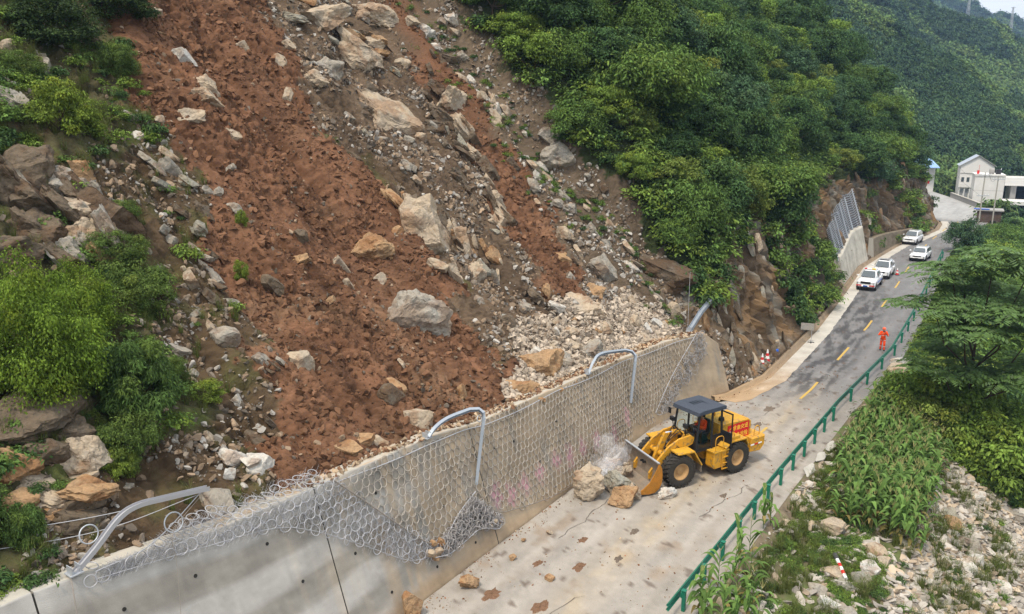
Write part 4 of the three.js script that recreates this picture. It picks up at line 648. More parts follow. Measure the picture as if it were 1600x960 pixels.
// ------------------------------------------------------------------ foliage
function leafCloud({ seed, rx, ry, rz, clumps, leaves, len, wid, rc = 0.34, flat = 0.78, tint, low = -0.35, lift = 0, droop = 0.12 }) {   // leaf-sized faces on clumps spread through a crown
  const r = rng(seed), n = leaves, pos = new Float32Array(n * 12), nor = new Float32Array(n * 12), col = new Float32Array(n * 12), idx = new Uint32Array(n * 6), C = [];
  for (let k = 0; k < clumps; k++) { let x, y, z, l; do { x = r() * 2 - 1; y = lerp(low, 1, r()); z = r() * 2 - 1; l = Math.hypot(x, y, z); } while (l > 1 || l < 0.38); const q = 0.62 + r() * 0.75; C.push([V(x * rx, y * ry + lift, z * rz), rc * q * Math.min(rx, rz), 0.72 + r() * 0.55, r()]); }
  const d = V(0, 0, 0), nn = V(0, 0, 0), a = V(0, 0, 0), b = V(0, 0, 0), p = V(0, 0, 0), up = V(0, 1, 0);
  for (let i = 0; i < n; i++) {
    const [c, R, sh, hue] = C[Math.floor(r() * clumps)]; d.set(r() * 2 - 1, r() * 1.7 - 0.7, r() * 2 - 1).normalize();
    const k = R * (r() < 0.16 ? 1 + 0.7 * r() : 0.4 + 0.65 * Math.sqrt(r())); p.set(c.x + d.x * k * 1.15, c.y + d.y * k * flat, c.z + d.z * k * 1.15);
    nn.set(d.x * 0.55 + (r() - 0.5) * 1.1, d.y * 0.5 + 0.55 + (r() - 0.5) * 0.9, d.z * 0.55 + (r() - 0.5) * 1.1).normalize();
    a.set(d.x + (r() - 0.5) * 1.3, -droop + (r() - 0.5) * 0.6, d.z + (r() - 0.5) * 1.3); a.addScaledVector(nn, -a.dot(nn)).normalize(); b.crossVectors(nn, a);
    const L = len * (0.65 + r() * 0.7), Wd = wid * (0.7 + r() * 0.6), o = i * 12, q = [p.x - a.x * L / 2, p.y - a.y * L / 2, p.z - a.z * L / 2, p.x + b.x * Wd / 2 + nn.x * Wd * 0.15, p.y + b.y * Wd / 2 + nn.y * Wd * 0.15, p.z + b.z * Wd / 2 + nn.z * Wd * 0.15, p.x + a.x * L / 2, p.y + a.y * L / 2 - L * 0.12, p.z + a.z * L / 2, p.x - b.x * Wd / 2 + nn.x * Wd * 0.15, p.y - b.y * Wd / 2 + nn.y * Wd * 0.15, p.z - b.z * Wd / 2 + nn.z * Wd * 0.15];
    pos.set(q, o); const t = sh * (0.5 + r() * 0.95), y = Math.max(0, hue - 0.6) * 0.7 + r() * 0.1;
    for (let v = 0; v < 4; v++) { nor.set([nn.x, nn.y, nn.z], o + v * 3); col.set([tint[0] * t * (1 + 0.9 * y), tint[1] * t * (1 + 0.28 * y), tint[2] * t * (1 - 0.3 * y)], o + v * 3); }
    const e = i * 4; idx.set([e, e + 2, e + 1, e, e + 3, e + 2], i * 6);
  }
  const g = new THREE.BufferGeometry(); g.setAttribute('position', new THREE.BufferAttribute(pos, 3)); g.setAttribute('normal', new THREE.BufferAttribute(nor, 3)); g.setAttribute('color', new THREE.BufferAttribute(col, 3)); g.setIndex(new THREE.BufferAttribute(idx, 1)); g.userData.clumps = C; return g;
}
function limbs(seed, crown, height, r0) {   // tapered trunk with limbs reaching into the clumps
  const r = rng(seed), list = [], fork = V(0, height * 0.45, 0); list.push(rod(V(0, -0.6, 0), fork, r0, 7, r0 * 0.7));
  crown.userData.clumps.slice(0, 9).forEach(([c]) => { const e = c.clone().multiplyScalar(0.92), m = fork.clone().lerp(e, 0.5).add(V((r() - 0.5) * 0.4, -0.2, (r() - 0.5) * 0.4)); list.push(rod(fork, m, r0 * 0.55, 5, r0 * 0.35), rod(m, e, r0 * 0.36, 5, r0 * 0.1)); }); return merge(list);
}
const GREEN = { mid: [0.104, 0.182, 0.046], dark: [0.062, 0.122, 0.042], bright: [0.16, 0.25, 0.05], yellow: [0.17, 0.235, 0.055], blue: [0.074, 0.142, 0.07] };
const LEAF = leafMat(0.3), LEAFT = leafMat(0.38);
const TREES = [['mid', 2.6, 2.0, 58, 13000, 0.21, 0.1], ['dark', 2.8, 2.2, 64, 13000, 0.22, 0.1], ['bright', 2.5, 1.9, 54, 12000, 0.2, 0.1], ['mid', 3.1, 1.6, 66, 14000, 0.22, 0.1], ['blue', 2.4, 2.1, 50, 12000, 0.2, 0.09], ['yellow', 2.1, 1.7, 44, 10000, 0.19, 0.09], ['dark', 2.2, 2.4, 48, 12000, 0.23, 0.09], ['mid', 2.4, 1.9, 70, 12500, 0.18, 0.09]].map(([t, rx, ry, cl, lv, len, wid], k) => {
  const crown = leafCloud({ seed: 40 + k, rx, ry, rz: rx, clumps: cl, leaves: lv, len, wid, tint: GREEN[t], lift: ry * 0.95, rc: k % 3 ? 0.2 : 0.24 }); return { crown, wood: limbs(60 + k, crown, ry * 1.1, 0.11), tone: t };
});
const TONE = { mid: 'mid green', dark: 'dark green', bright: 'bright green', yellow: 'yellow-green', blue: 'blue-green' };
function tree(kind, p, scale, yaw, label, group, name = 'broadleaf_tree', cat = 'tree') {
  const k = TREES[kind], g = thing(name, label, cat, group); part('trunk', k.wood, M.bark, g); part('crown', k.crown, LEAF, g); g.position.copy(p); g.rotation.set(0, yaw, 0); g.scale.setScalar(1); typeof scale === 'number' ? g.scale.setScalar(scale) : g.scale.copy(scale); return g;
}
{ // the wood on the slope right of the slide
  const r = rng(123), list = [];
  for (let k = 0; k < 30000 && list.length < 285; k++) {
    const s = 49.5 + 105 * Math.pow(r(), 1.35), d = r() * 52, T = toeT(s) - d, y = baseY(s, d), dist = s * 1.02; if (s < forestEdge(T) + 1.4) continue;
    if (y > EYE + dist * 0.165 + 2) continue; if (d < (s < 60 ? 5.2 : 3.4) && s < 150) continue; if (d < 5.4 && s > 56 && nz(s * 0.16, d * 0.2, 149) < 0.12) continue; if (d < 7.5 && s > 80 && s < 106) continue;
    const gap = 1.75 + dist * 0.013; if (list.some(([a, b, c]) => Math.hypot(a - s, (b - T) * 1.35) < (gap + c) * 0.5)) continue;
    const edge = s < forestEdge(T) + 4, sc = (edge ? 0.45 + r() * 0.3 : 0.62 + r() * 0.5) * (1 + dist * 0.0022); list.push([s, T, gap]);
    const kd = edge ? [0, 2, 5, 7][Math.floor(r() * 4)] : [0, 1, 2, 3, 4, 5, 6, 7, 1, 6][Math.floor(r() * 10)], p = hillP(s, T); p.y -= 0.5 * sc;
    const far = s > 105 ? 'on the distant nose of the wooded slope' : s > 70 ? 'in the middle of the wooded slope' : edge ? 'at the edge of the slide' : 'on the near part of the wooded slope';
    RELABEL.push([tree(kd, p, V(sc * (0.9 + r() * 0.3), sc * (0.85 + r() * 0.4), sc * (0.9 + r() * 0.3)), r() * 6.28, `${TONE[TREES[kd].tone]} ${edge ? 'bushy sapling' : 'broadleaf tree'} ${far}`, `${TONE[TREES[kd].tone]} trees ${far}`, edge ? 'sapling' : 'broadleaf_tree', edge ? 'sapling' : 'tree'), `${TONE[TREES[kd].tone]} ${edge ? 'sapling' : 'tree'}`, s, T, 'wood']);
  }
  // undergrowth between the trees
  const tuft = [0, 1, 2].map((k) => leafCloud({ seed: 200 + k, rx: 0.6, ry: 0.5, rz: 0.6, clumps: 7, leaves: 420, len: 0.17, wid: 0.075, rc: 0.5, tint: [GREEN.mid, GREEN.dark, GREEN.bright][k], lift: 0.15, low: -0.2 })), bag = [[], [], []];
  for (let k = 0; k < 5200; k++) { const s = 49 + 108 * Math.pow(r(), 1.5), d = 0.5 + 50 * Math.pow(r(), 1.4), T = toeT(s) - d; if (s < forestEdge(T) + 0.8 + r() * 1.5 || baseY(s, d) > EYE + s * 0.17 + 2) continue; if (d < 3.2 && s < 64) continue; if (d < 5.5 && s > 54 && nz(s * 0.25, d * 0.3, 151) < 0.12) continue; if (d < 5.5 && s > 83 && s < 105) continue; const sc = 0.8 + r() * 1.1; bag[k % 3].push([M4(hillP(s, T), new THREE.Quaternion().setFromAxisAngle(UP, r() * 6.28), V(sc * 1.2, sc, sc * 1.2)), null]); }
  // weeds on the left side of the slide
  for (let k = 0; k < 5200; k++) { const s = lerp(2, 24, r()), d = r() * 30, T = toeT(s) - d, z = zone(s, T); if (z !== 'weeds' && !(z === 'flank' && r() < 0.05 && T < -21)) continue; if (nz(s * 0.35, T * 0.35, 153) < -0.02 && r() < 0.85) continue; const sc = 0.22 + 0.75 * Math.pow(r(), 2.4); bag[k % 3].push([M4(hillP(s, T), new THREE.Quaternion().setFromAxisAngle(UP, r() * 6.28), V(sc, sc * 0.9, sc)), null]); }
  for (let k = 0; k < 260; k++) { const T = -19 - r() * 26, s = forestEdge(T) - 0.4 - 4 * r() * r(), sc = 0.2 + r() * 0.35; bag[k % 3].push([M4(hillP(s, T), new THREE.Quaternion().setFromAxisAngle(UP, r() * 6.28), sc), null]); }
  // low growth on the valley side
  for (let k = 0; k < 9000; k++) { const s = 14 + 120 * Math.pow(r(), 1.7), d = 0.7 + r() * 11, T = dropT(s) + d; const wild = s > 47; if (!wild) { if (d > 4.9 && r() < 0.86) continue; if (nz(s * 0.3, T * 0.4, 155) < -0.12) continue; } const sc = wild ? 0.5 + r() * 0.9 : 0.16 + r() * 0.36; bag[k % 3].push([M4(P(s, T, rightY(s, T)), new THREE.Quaternion().setFromAxisAngle(UP, r() * 6.28), V(sc, sc * 0.85, sc)), null]); }
  bag.forEach((b, k) => instanced('undergrowth', tuft[k], LEAF, b, null, 'leafy weeds and low undergrowth', 'undergrowth'));
  // grass blades in tufts
  const blades = (() => { const rr = rng(9), pos = [], col = []; for (let i = 0; i < 34; i++) { const a = rr() * 6.28, L = 0.35 + rr() * 0.4, lean = 0.15 + rr() * 0.5, w = 0.012, x = (rr() - 0.5) * 0.2, z = (rr() - 0.5) * 0.2, ca = Math.cos(a), sa = Math.sin(a), t = 0.7 + rr() * 0.6, mid = [x + ca * lean * L * 0.35, L * 0.7, z + sa * lean * L * 0.35], tip = [x + ca * lean * L, L * (1 - lean * 0.25), z + sa * lean * L]; pos.push(x - sa * w, 0, z + ca * w, x + sa * w, 0, z - ca * w, ...mid, ...mid, mid[0] - sa * w, mid[1], mid[2] + ca * w, ...tip); for (let q = 0; q < 6; q++) col.push(0.12 * t, 0.145 * t, 0.04 * t); } const g = new THREE.BufferGeometry(); g.setAttribute('position', new THREE.Float32BufferAttribute(pos, 3)); g.setAttribute('color', new THREE.Float32BufferAttribute(col, 3)); g.computeVertexNormals(); return g; })(), gi = [];
  for (let k = 0; k < 6500; k++) { let p; if (r() < 0.5) { const s = lerp(2, 25, r()), d = r() * 28, T = toeT(s) - d, z = zone(s, T); if ((z !== 'weeds' && z !== 'flank') || (z === 'flank' && r() < 0.75) || nz(s * 0.5, T * 0.5, 157) < -0.05) continue; p = hillP(s, T); } else { const s = lerp(16, 60, r()), T = dropT(s) + 0.4 + r() * 9; if (nz(s * 0.4, T * 0.5, 159) < 0) continue; p = P(s, T, rightY(s, T)); } gi.push([M4(p, new THREE.Quaternion().setFromAxisAngle(UP, r() * 6.28), 0.6 + r() * 0.7), null]); }
  instanced('grass', blades, LEAFT, gi, null, 'grass tufts on the slope and the road bank', 'grass');
}
{ // bushes left of the slide, nearest the camera
  const mk = (seed, tint, rx, ry, leaves, len, wid, clumps) => { const crown = leafCloud({ seed, rx, ry, rz: rx * 0.85, clumps, leaves, len, wid, tint, lift: ry * 0.75, rc: 0.22, low: -0.6 }); return { crown, wood: limbs(seed + 5, crown, ry, 0.05) }; };
  const K = [mk(301, [0.15, 0.24, 0.036], 1.9, 1.7, 32000, 0.085, 0.05, 120), mk(302, [0.105, 0.165, 0.042], 1.6, 1.2, 20000, 0.1, 0.042, 80), mk(303, [0.085, 0.15, 0.042], 1.4, 1.1, 13000, 0.16, 0.04, 56), mk(304, [0.16, 0.23, 0.04], 0.9, 0.8, 6500, 0.09, 0.04, 40), mk(305, [0.05, 0.085, 0.03], 1.6, 1.2, 18000, 0.1, 0.05, 80)];
  const bush = (k, s, T, sx, sy, yaw, label) => { const g = thing('bush', label, 'bush', 'bushes left of the slide'); part('stem', K[k].wood, M.darkwood, g); part('foliage', K[k].crown, LEAFT, g); const p = hillP(s, T); g.position.set(p.x, p.y - 0.35 * sy, p.z); g.rotation.y = yaw; g.scale.set(sx, sy, sx); };
  bush(0, 10.7, -24.2, 0.95, 1.52, 0.0, 'largest bright green bush filling the left edge');
  bush(0, 13.0, -26.2, 0.67, 0.88, 1.3, 'rounded bright bush on top of the largest left bush');
  bush(1, 15.7, -27.0, 0.94, 1.02, 2.6, 'broad low bush under the left cliff');
  bush(1, 15.9, -28.4, 0.67, 0.70, 3.9, 'loose bush hugging the foot of the left cliff');
  bush(2, 13.1, -23.2, 0.87, 1.31, 5.2, 'feathery dark bush beside the largest left bush');
  bush(1, 12.0, -22.1, 0.66, 0.76, 0.2, 'ferny bush hanging above the split tan boulder');
  bush(2, 7.3, -21.3, 0.74, 0.9, 1.5, 'long-leaved bush at the bottom left corner');
  bush(2, 8.3, -20.6, 0.4, 0.6, 2.8, 'small long-leaved bush behind the wall cap');
  bush(3, 17.0, -33.6, 1.36, 1.71, 4.1, 'yellow-green bush standing above the left cliff');
  bush(3, 17.8, -33.4, 1.02, 0.97, 5.4, 'low yellow-green bush right of the one above the cliff');
  bush(3, 14.5, -32.6, 0.53, 0.70, 0.4, 'pale shoots at the left edge above the dark cliff block');
  bush(4, 20.2, -38.8, 1.37, 1.15, 1.7, 'dark bush at the top left corner');
  bush(4, 24.3, -40.2, 1.11, 0.95, 3.0, 'dark bush under the top edge left of the red soil');
  bush(1, 17.2, -36.4, 0.67, 0.65, 4.3, 'grey-green bush at the left edge near the top');
  bush(1, 22.2, -37.2, 0.66, 0.74, 5.6, 'small bush beside the upper red soil');
  bush(1, 17.1, -29.9, 0.47, 0.49, 0.7, 'grassy bush right of the cliff brow');
  bush(3, 11.4, -21.5, 0.62, 0.82, 2.0, 'slender young shrub below the ferny bush');
  bush(1, 11.6, -21.6, 0.3, 0.4, 3.3, 'small weedy bush above the curved post');
  bush(3, 15.4, -23.0, 0.73, 0.64, 4.6, 'straggly weed bush on the lower flank');
  bush(1, 14.7, -23.8, 0.34, 0.42, 5.9, 'small dark bush on the lower flank');
  bush(3, 22.3, -29.4, 0.31, 0.62, 0.9, 'single leafy weed on the rim of the red soil');
  bush(3, 20.9, -27.5, 0.39, 0.79, 2.2, 'pale grassy weed on the rim of the red soil');
}
// ------------------------------------------------------------------ valley side: guard rail, maize, rubble, trees
{
  const g = thing('guard_rail', 'green corrugated steel guard rail along the valley side of the road', 'guard rail');
  const prof = [[-0.0, -0.155], [0.04, -0.125], [0.075, -0.1], [0.075, -0.06], [0.02, -0.02], [0.02, 0.02], [0.075, 0.06], [0.075, 0.1], [0.04, 0.125], [0, 0.155], [-0.008, 0.155], [0.03, 0.12], [0.063, 0.1], [0.063, 0.06], [0.008, 0.02], [0.008, -0.02], [0.063, -0.06], [0.063, -0.1], [0.03, -0.12], [-0.008, -0.155]].map(([a, b]) => [-a, b]);
  for (let s = 23.2; s < 113; s += 4) { const e = Math.min(s + 3.99, 113), pts = []; for (let k = 0; k <= 4; k++) { const q = lerp(s, e, k / 4); pts.push(P(q, railT(q), 0.62)); } part('beam', sweep(pts, prof, UP), M.rail, g); }
  const pg = merge([box(0.13, 1.15, 0.13, 0, 0.235, 0, 0.012), box(0.17, 0.02, 0.17, 0, 0.82, 0)]), bg = box(0.17, 0.2, 0.13, 0, 0.62, 0);
  for (let s = 24.2; s < 113; s += s < 46 ? 2 : 4) { const p = part('post', pg, M.rail, g); p.position.copy(P(s, railT(s) + 0.17)); p.rotation.y = YAW_U; const b = part('spacer_block', bg, M.rail, p); b.rotation.y = 0; b.scale.set(0.8, 1, 0.5); b.position.z = -0.075; }
}
{ // maize
  const mk = (seed, H) => {
    const r = rng(seed), pos = [], col = [], idx = [];
    for (let k = 0; k < 10; k++) {
      const y0 = H * (0.12 + 0.078 * k), az = (k % 2) * Math.PI + r() * 0.9 + seed, L = (0.6 + r() * 0.35) * (k > 8 ? 0.7 : 1), w = 0.06 + r() * 0.03, rise = 1.1 + r() * 0.8, t = 0.4 + r() * 0.85, o = pos.length / 3, dry = k < 2 && r() < 0.5;
      for (let i = 0; i <= 6; i++) { const q = i / 6, x = L * q * 0.85, y = y0 + L * (rise * q - 1.35 * q * q), ww = w * Math.pow(Math.sin(Math.PI * (0.12 + 0.88 * q) * 0.98), 0.7); for (const sd of [-1, 1]) { pos.push(Math.cos(az) * x - Math.sin(az) * ww * sd, y + 0.25 * ww, Math.sin(az) * x + Math.cos(az) * ww * sd); col.push(...(dry ? [0.3 * t, 0.24 * t, 0.09 * t] : [0.16 * t, 0.27 * t, 0.07 * t])); } if (i) { const e = o + i * 2; idx.push(e - 2, e - 1, e, e - 1, e + 1, e); } }
    }
    const g = new THREE.BufferGeometry(); g.setAttribute('position', new THREE.Float32BufferAttribute(pos, 3)); g.setAttribute('color', new THREE.Float32BufferAttribute(col, 3)); g.setIndex(idx); g.computeVertexNormals();
    const tas = []; for (let k = 0; k < 9; k++) { const a = r() * 6.28, l = 0.2 + r() * 0.12; tas.push(rod(V(0, H, 0), V(Math.cos(a) * l * 0.5, H + l, Math.sin(a) * l * 0.5), 0.006, 3, 0.003)); }
    return { leaves: g, stalk: rod(V(0, -0.1, 0), V(0, H, 0), 0.016, 5, 0.008), tassel: merge(tas) };
  };
  const K = [1, 2, 3, 4].map((k) => mk(k, 1.55 + k * 0.09)), mS = std({ color: lin(0.09, 0.15, 0.04) }), mT = std({ color: lin(0.4, 0.37, 0.16) }), r = rng(55);
  const plant = (s, T, k, sc, label, group, y = rightY(s, T)) => { const g = thing('maize_plant', label, 'maize', group); part('stalk', K[k].stalk, mS, g); part('leaf_blades', K[k].leaves, LEAFT, g); part('tassel', K[k].tassel, mT, g); g.position.copy(P(s, T, y - 0.03)); g.rotation.set((r() - 0.5) * 0.2, r() * 6.28, (r() - 0.5) * 0.2); g.scale.setScalar(sc); return g; };
  let n = 0; for (let s = 35.6; s < 53.5; s += 0.5) for (let T = -7.6; T < -2.4; T += 0.5) { const left = interp([[35, -6.2], [39, -6.9], [43, -7.45], [54, -7.3]])(s), right = interp([[35, -2.7], [44, -2.8], [49, -3.9], [54, -5.2]])(s), a = s + (r() - 0.5) * 0.3, b = T + (r() - 0.5) * 0.3; if (b < left || b > right || n > 285) continue; n++; RELABEL.push([plant(a, b, Math.floor(r() * 4), 0.85 + r() * 0.3, 'green maize plant with tassel in the small field below the guard rail', 'maize field'), 'maize plant', s, T, 'field']); }
  for (const [s, T] of [[24.6, -8.2], [25.2, -7.8], [25.9, -8.3], [26.3, -7.7], [24.9, -7.3], [25.7, -7.1], [26.9, -8.1], [27.4, -7.6], [28.4, -8.35], [28.9, -8.1], [24.1, -8.35], [23.6, -8.1], [26.6, -7.2], [24.2, -7.6], [31.6, -8.35], [32.1, -8.2], [25.4, -6.7]]) RELABEL.push([plant(s, T, Math.floor(r() * 4), 0.8 + r() * 0.25, 'maize plant growing right against the near end of the guard rail', 'maize by the rail'), 'maize plant', s, T, 'railmaize']);
}
{ // rubble bank below the field, cobbles by the rail
  const r = rng(61), geos = [0, 1, 2].map((k) => rockGeo(960 + k, 1, k ? 0.5 : 0.75, 0.8, k ? 's' : 'b', 1, 7)), bag = [[], [], []];
  for (let k = 0; k < 52000; k++) { const s = lerp(18, 60, r()), d = lerp(0.3, 14, r()), T = dropT(s) + d, bank = d > 5.1 ? 1 : s < 34.5 && d > 3.2 ? 0.5 : d < 1.4 && s > 33 ? 0.3 : 0.16; if (s > 50 && d < 7.5) continue; if (r() > bank * (0.5 + sstep(-0.2, 0.2, nz(s * 0.4, T * 0.4, 161)))) continue; const a = 0.08 + 0.5 * Math.pow(r(), 2.4), v = 0.6 + r() * 0.65, p = P(s, T, rightY(s, T) + a * 0.08); bag[k % 3].push([M4(p, new THREE.Quaternion().setFromEuler(new THREE.Euler((r() - 0.5) * 1.2, r() * 6.28, (r() - 0.5) * 1.2)), V(a * 1.15, a * 0.5, a * 0.85)), r() < 0.3 ? lin(0.4 * v, 0.32 * v, 0.235 * v) : lin(0.38 * v, 0.345 * v, 0.3 * v)]); }
  const mat = std({ bumpMap: TX.rock, bumpScale: 0.02, roughness: 0.95 }); geos.forEach((g, k) => instanced('rubble', g, mat, bag[k], null, 'pale broken stone covering the bank below the field', 'rubble'));
  for (let k = 0; k < 85; k++) { let s = lerp(23, 47, r()), d = lerp(5.3, 11, r()); if (k > 62) { s = lerp(28, 34, r()); d = lerp(2.8, 4.6, r()); } const T = dropT(s) + d, a = 0.35 + 0.6 * Math.pow(r(), 2); const m = one('stone', rockGeo(700 + k, a * 1.2, a * 0.65, a, r() < 0.5 ? 's' : 'b', 4), ROCK[[2, 1, 2, 0, 1, 5][k % 6]], k > 62 ? 'stone of the tumbled heap between rail and field corner' : 'larger pale stone on the rubble bank below the maize', 'stone', k > 62 ? 'tumbled heap by the field' : 'larger rubble stones'); RELABEL.push([m, `${a > 0.6 ? 'bigger' : 'smaller'} ${TONES[[2, 1, 2, 0, 1, 5][k % 6]]} stone`, s, T, 'rubble']); m.position.copy(P(s, T, rightY(s, T) + a * 0.15)); m.quaternion.setFromEuler(new THREE.Euler((r() - 0.5) * 0.8, r() * 6, (r() - 0.5) * 0.8)); }
  const big = (s, T, a, tone, label) => { const m = one('boulder', rockGeo(800 + tone * 7 + Math.round(s * 10), a * 1.2, a * 0.8, a, 'b', 8), ROCK[tone], label, 'boulder', 'boulders on the valley side'); m.position.copy(P(s, T, rightY(s, T) + a * 0.2)); m.rotation.y = s; };
  big(39.5, -0.9, 1.0, 1, 'grey boulder on the rubble bank right of the maize'); big(39.9, -1.9, 0.8, 4, 'orange-tan boulder beside the grey one on the rubble bank'); big(33, -0.4, 1.2, 0, 'long tan boulder low on the rubble bank'); big(34.6, -6.1, 0.95, 0, 'tan boulder heading the tumbled heap by the field corner'); big(57.5, -7.1, 1.3, 0, 'brown boulder below the rail near the worker'); big(59.6, -7.3, 1.2, 2, 'pale slab below the rail near the worker'); big(56.2, -6.7, 0.9, 4, 'rust brown boulder in the gravel below the rail');
  for (const [s, T] of [[40.5, -8.1], [42.2, -8.0], [38.6, -8.2]]) { const m = one('kerb_stone', rockGeo(850 + Math.round(s), 1.5, 0.2, 0.5, 's', 5), M.concrete, `flat white kerb stone behind the guard rail, ${s > 42 ? 'farthest' : s > 40 ? 'middle' : 'nearest'} of three`, 'kerb stone', 'kerb stones'); m.position.copy(P(s, T, rightY(s, T) + 0.05)); m.rotation.y = YAW_U; }
  // fallen marker post
  const b = thing('marker_post', 'fallen red and white striped marker post among the tumbled stones', 'marker post'), L = [0, 0.28, 0.5, 0.72, 0.94, 1.2];
  L.slice(1).forEach((e, k) => part('band', cyl(0.075, 0.075, e - L[k] - 0.002, 14).translate(0, (e + L[k]) / 2, 0), [M.white, M.red, M.white, M.red, M.white][k], b)); part('socket', cyl(0.1, 0.1, 0.34, 12).translate(0, -0.18, 0), std({ color: lin(0.07, 0.07, 0.075) }), b);
  b.position.copy(P(31.9, -5.35, rightY(31.9, -5.35) + 0.22)); b.quaternion.setFromUnitVectors(UP, P(-0.9, 0.5, -0.12).normalize());
}
{ // the tall compound-leaved tree in front of the road
  const r = rng(17), g = thing('sumac_tree', 'tall spreading tree with layered compound leaves beside the road', 'tree'), base = P(50.5, -2.5, rightY(50.5, -2.5)); g.position.copy(base); g.scale.set(0.95, 0.93, 0.95);
  const wood = [], pos = [], nor = [], col = [], idx = [], fork = V(0.1, 4.6, 0); wood.push(rod(V(0, -0.5, 0), V(0.15, 2.3, 0.05), 0.17, 9, 0.14), rod(V(0.15, 2.3, 0.05), fork, 0.14, 9, 0.11));
  const frond = (p, dir, L) => {
    const side = V(-dir.z, 0, dir.x).normalize();
    for (let k = 0; k < 7; k++) { const q = (k + 1) / 7.5, c = p.clone().addScaledVector(dir, L * q); c.y += L * (0.12 * q - 0.5 * q * q); for (const sd of k === 6 ? [0] : [-1, 1]) { const ax = sd ? side.clone().multiplyScalar(sd).addScaledVector(dir, 0.55) : dir.clone(); ax.y -= 0.35 + 0.3 * q; ax.normalize(); const ll = L * 0.37 * (1 - 0.35 * Math.abs(q - 0.45)), w = ll * 0.36, nn = V((r() - 0.5) * 0.5, 1, (r() - 0.5) * 0.5).normalize(), bb = V(0, 0, 0).crossVectors(nn, ax).normalize(), o = pos.length / 3, t = 0.7 + r() * 0.55; const P4 = [c, c.clone().addScaledVector(ax, ll * 0.45).addScaledVector(bb, w / 2), c.clone().addScaledVector(ax, ll), c.clone().addScaledVector(ax, ll * 0.45).addScaledVector(bb, -w / 2)]; for (const v of P4) { pos.push(v.x, v.y, v.z); nor.push(nn.x, nn.y, nn.z); col.push(0.11 * t, 0.19 * t, 0.055 * t); } idx.push(o, o + 2, o + 1, o, o + 3, o + 2); } }
  };
  const tips = [];   // broad umbrellas of leaves on rising limbs
  for (const [x, y, z, R, st] of [[0.3, 12.3, 0.3, 1.7, 7.2], [-1.5, 11.2, -0.8, 1.7, 6.6], [1.9, 11.4, 1.0, 1.8, 6.8], [-3.0, 9.4, 0.4, 1.8, 5], [3.1, 9.8, -0.6, 1.9, 5.2], [0.2, 9.9, -2.2, 1.8, 5.8], [0.6, 9.2, 2.3, 1.8, 5.2], [-1.8, 8.4, 1.8, 1.5, 4.6], [2.4, 7.9, 1.5, 1.6, 4.4], [-2.2, 5.6, 0.8, 1.6, 3.2], [2.9, 5.6, 0.6, 1.8, 3], [0.4, 5.4, 2.2, 1.5, 3.2], [-0.6, 5.8, -2, 1.5, 3.4]]) {
    const c = V(x, y, z), f = V(0.1, st, 0), m = f.clone().lerp(c, 0.55).add(V(x * 0.12, -0.5, z * 0.12)); wood.push(rod(f, m, 0.065, 6, 0.045), rod(m, c, 0.045, 6, 0.02));
    for (let q = 0; q < 9; q++) { const a = q * 2.4 + r(), l = R * (0.25 + 0.75 * Math.sqrt(r())), e = c.clone().add(V(Math.cos(a) * l, 0.35 - 0.28 * l * l / R + (r() - 0.5) * 0.5, Math.sin(a) * l)); wood.push(rod(c.clone().add(V(0, -0.3, 0)), e, 0.02, 4, 0.008)); tips.push([e, 0.8 + 0.3 * r()]); }
  }
  wood.push(rod(fork, V(0, 7.4, 0), 0.1, 8, 0.06));
  for (const [t, k] of tips) for (let q = 0; q < 9; q++) { const a = q / 9 * 6.28 + r() * 0.5, d = V(Math.cos(a), 0.1 + 0.35 * r(), Math.sin(a)).normalize(); frond(t.clone().add(V((r() - 0.5) * 0.5, (r() - 0.5) * 0.35, (r() - 0.5) * 0.5)), d, (0.95 + r() * 0.6) * k); }
  const f = new THREE.BufferGeometry(); f.setAttribute('position', new THREE.Float32BufferAttribute(pos, 3)); f.setAttribute('normal', new THREE.Float32BufferAttribute(nor, 3)); f.setAttribute('color', new THREE.Float32BufferAttribute(col, 3)); f.setIndex(idx);
  part('trunk', merge(wood), M.darkwood, g); part('crown', f, LEAFT, g);
}
{ // trees and shrubs below the road
  const r = rng(71), list = [];
  for (let k = 0; k < 9000 && list.length < 105; k++) {
    const s = 49 + 105 * Math.pow(r(), 1.5), d = 1.3 + r() * 10, T = dropT(s) + d, gap = 1.5 + s * 0.009; if (s < 54 && d < 4) continue; if (Math.hypot(s - 50.5, T + 3.2) < 1.2) continue; if (T > 4) continue;
    if (s < 62 && d < 2.6) continue; if (list.some(([a, b]) => Math.hypot(a - s, b - T) < gap)) continue; list.push([s, T]);
    const y = rightY(s, T), room = (d < 2.2 ? 0.9 : d < 4 ? 2.3 : 4.2) - y, kd = [1, 0, 6, 2, 4, 5, 7, 3][Math.floor(r() * 8)], sc = clamp(room / 5.0, 0.4, 1.25) * (0.85 + r() * 0.3), p = P(s, T, y - 0.5 * sc);
    const where = s > 85 ? 'below the road by the far bend' : s > 62 ? 'below the road beyond the tall tree' : 'in the thicket around the tall tree'; RELABEL.push([tree(kd, p, V(sc, sc, sc), r() * 6.28, `${TONE[TREES[kd].tone]} leafy tree ${where}`, `${TONE[TREES[kd].tone]} trees ${where}`, 'valley_tree'), `${TONE[TREES[kd].tone]} leafy tree`, s, T, 'bank']);
  }
  tree(4, P(117, -8.4, -0.6), V(1.0, 1.15, 1.0), 1, 'grey-green willow bush standing at the road edge below the poles', 'roadside willow', 'willow_bush', 'bush');
}
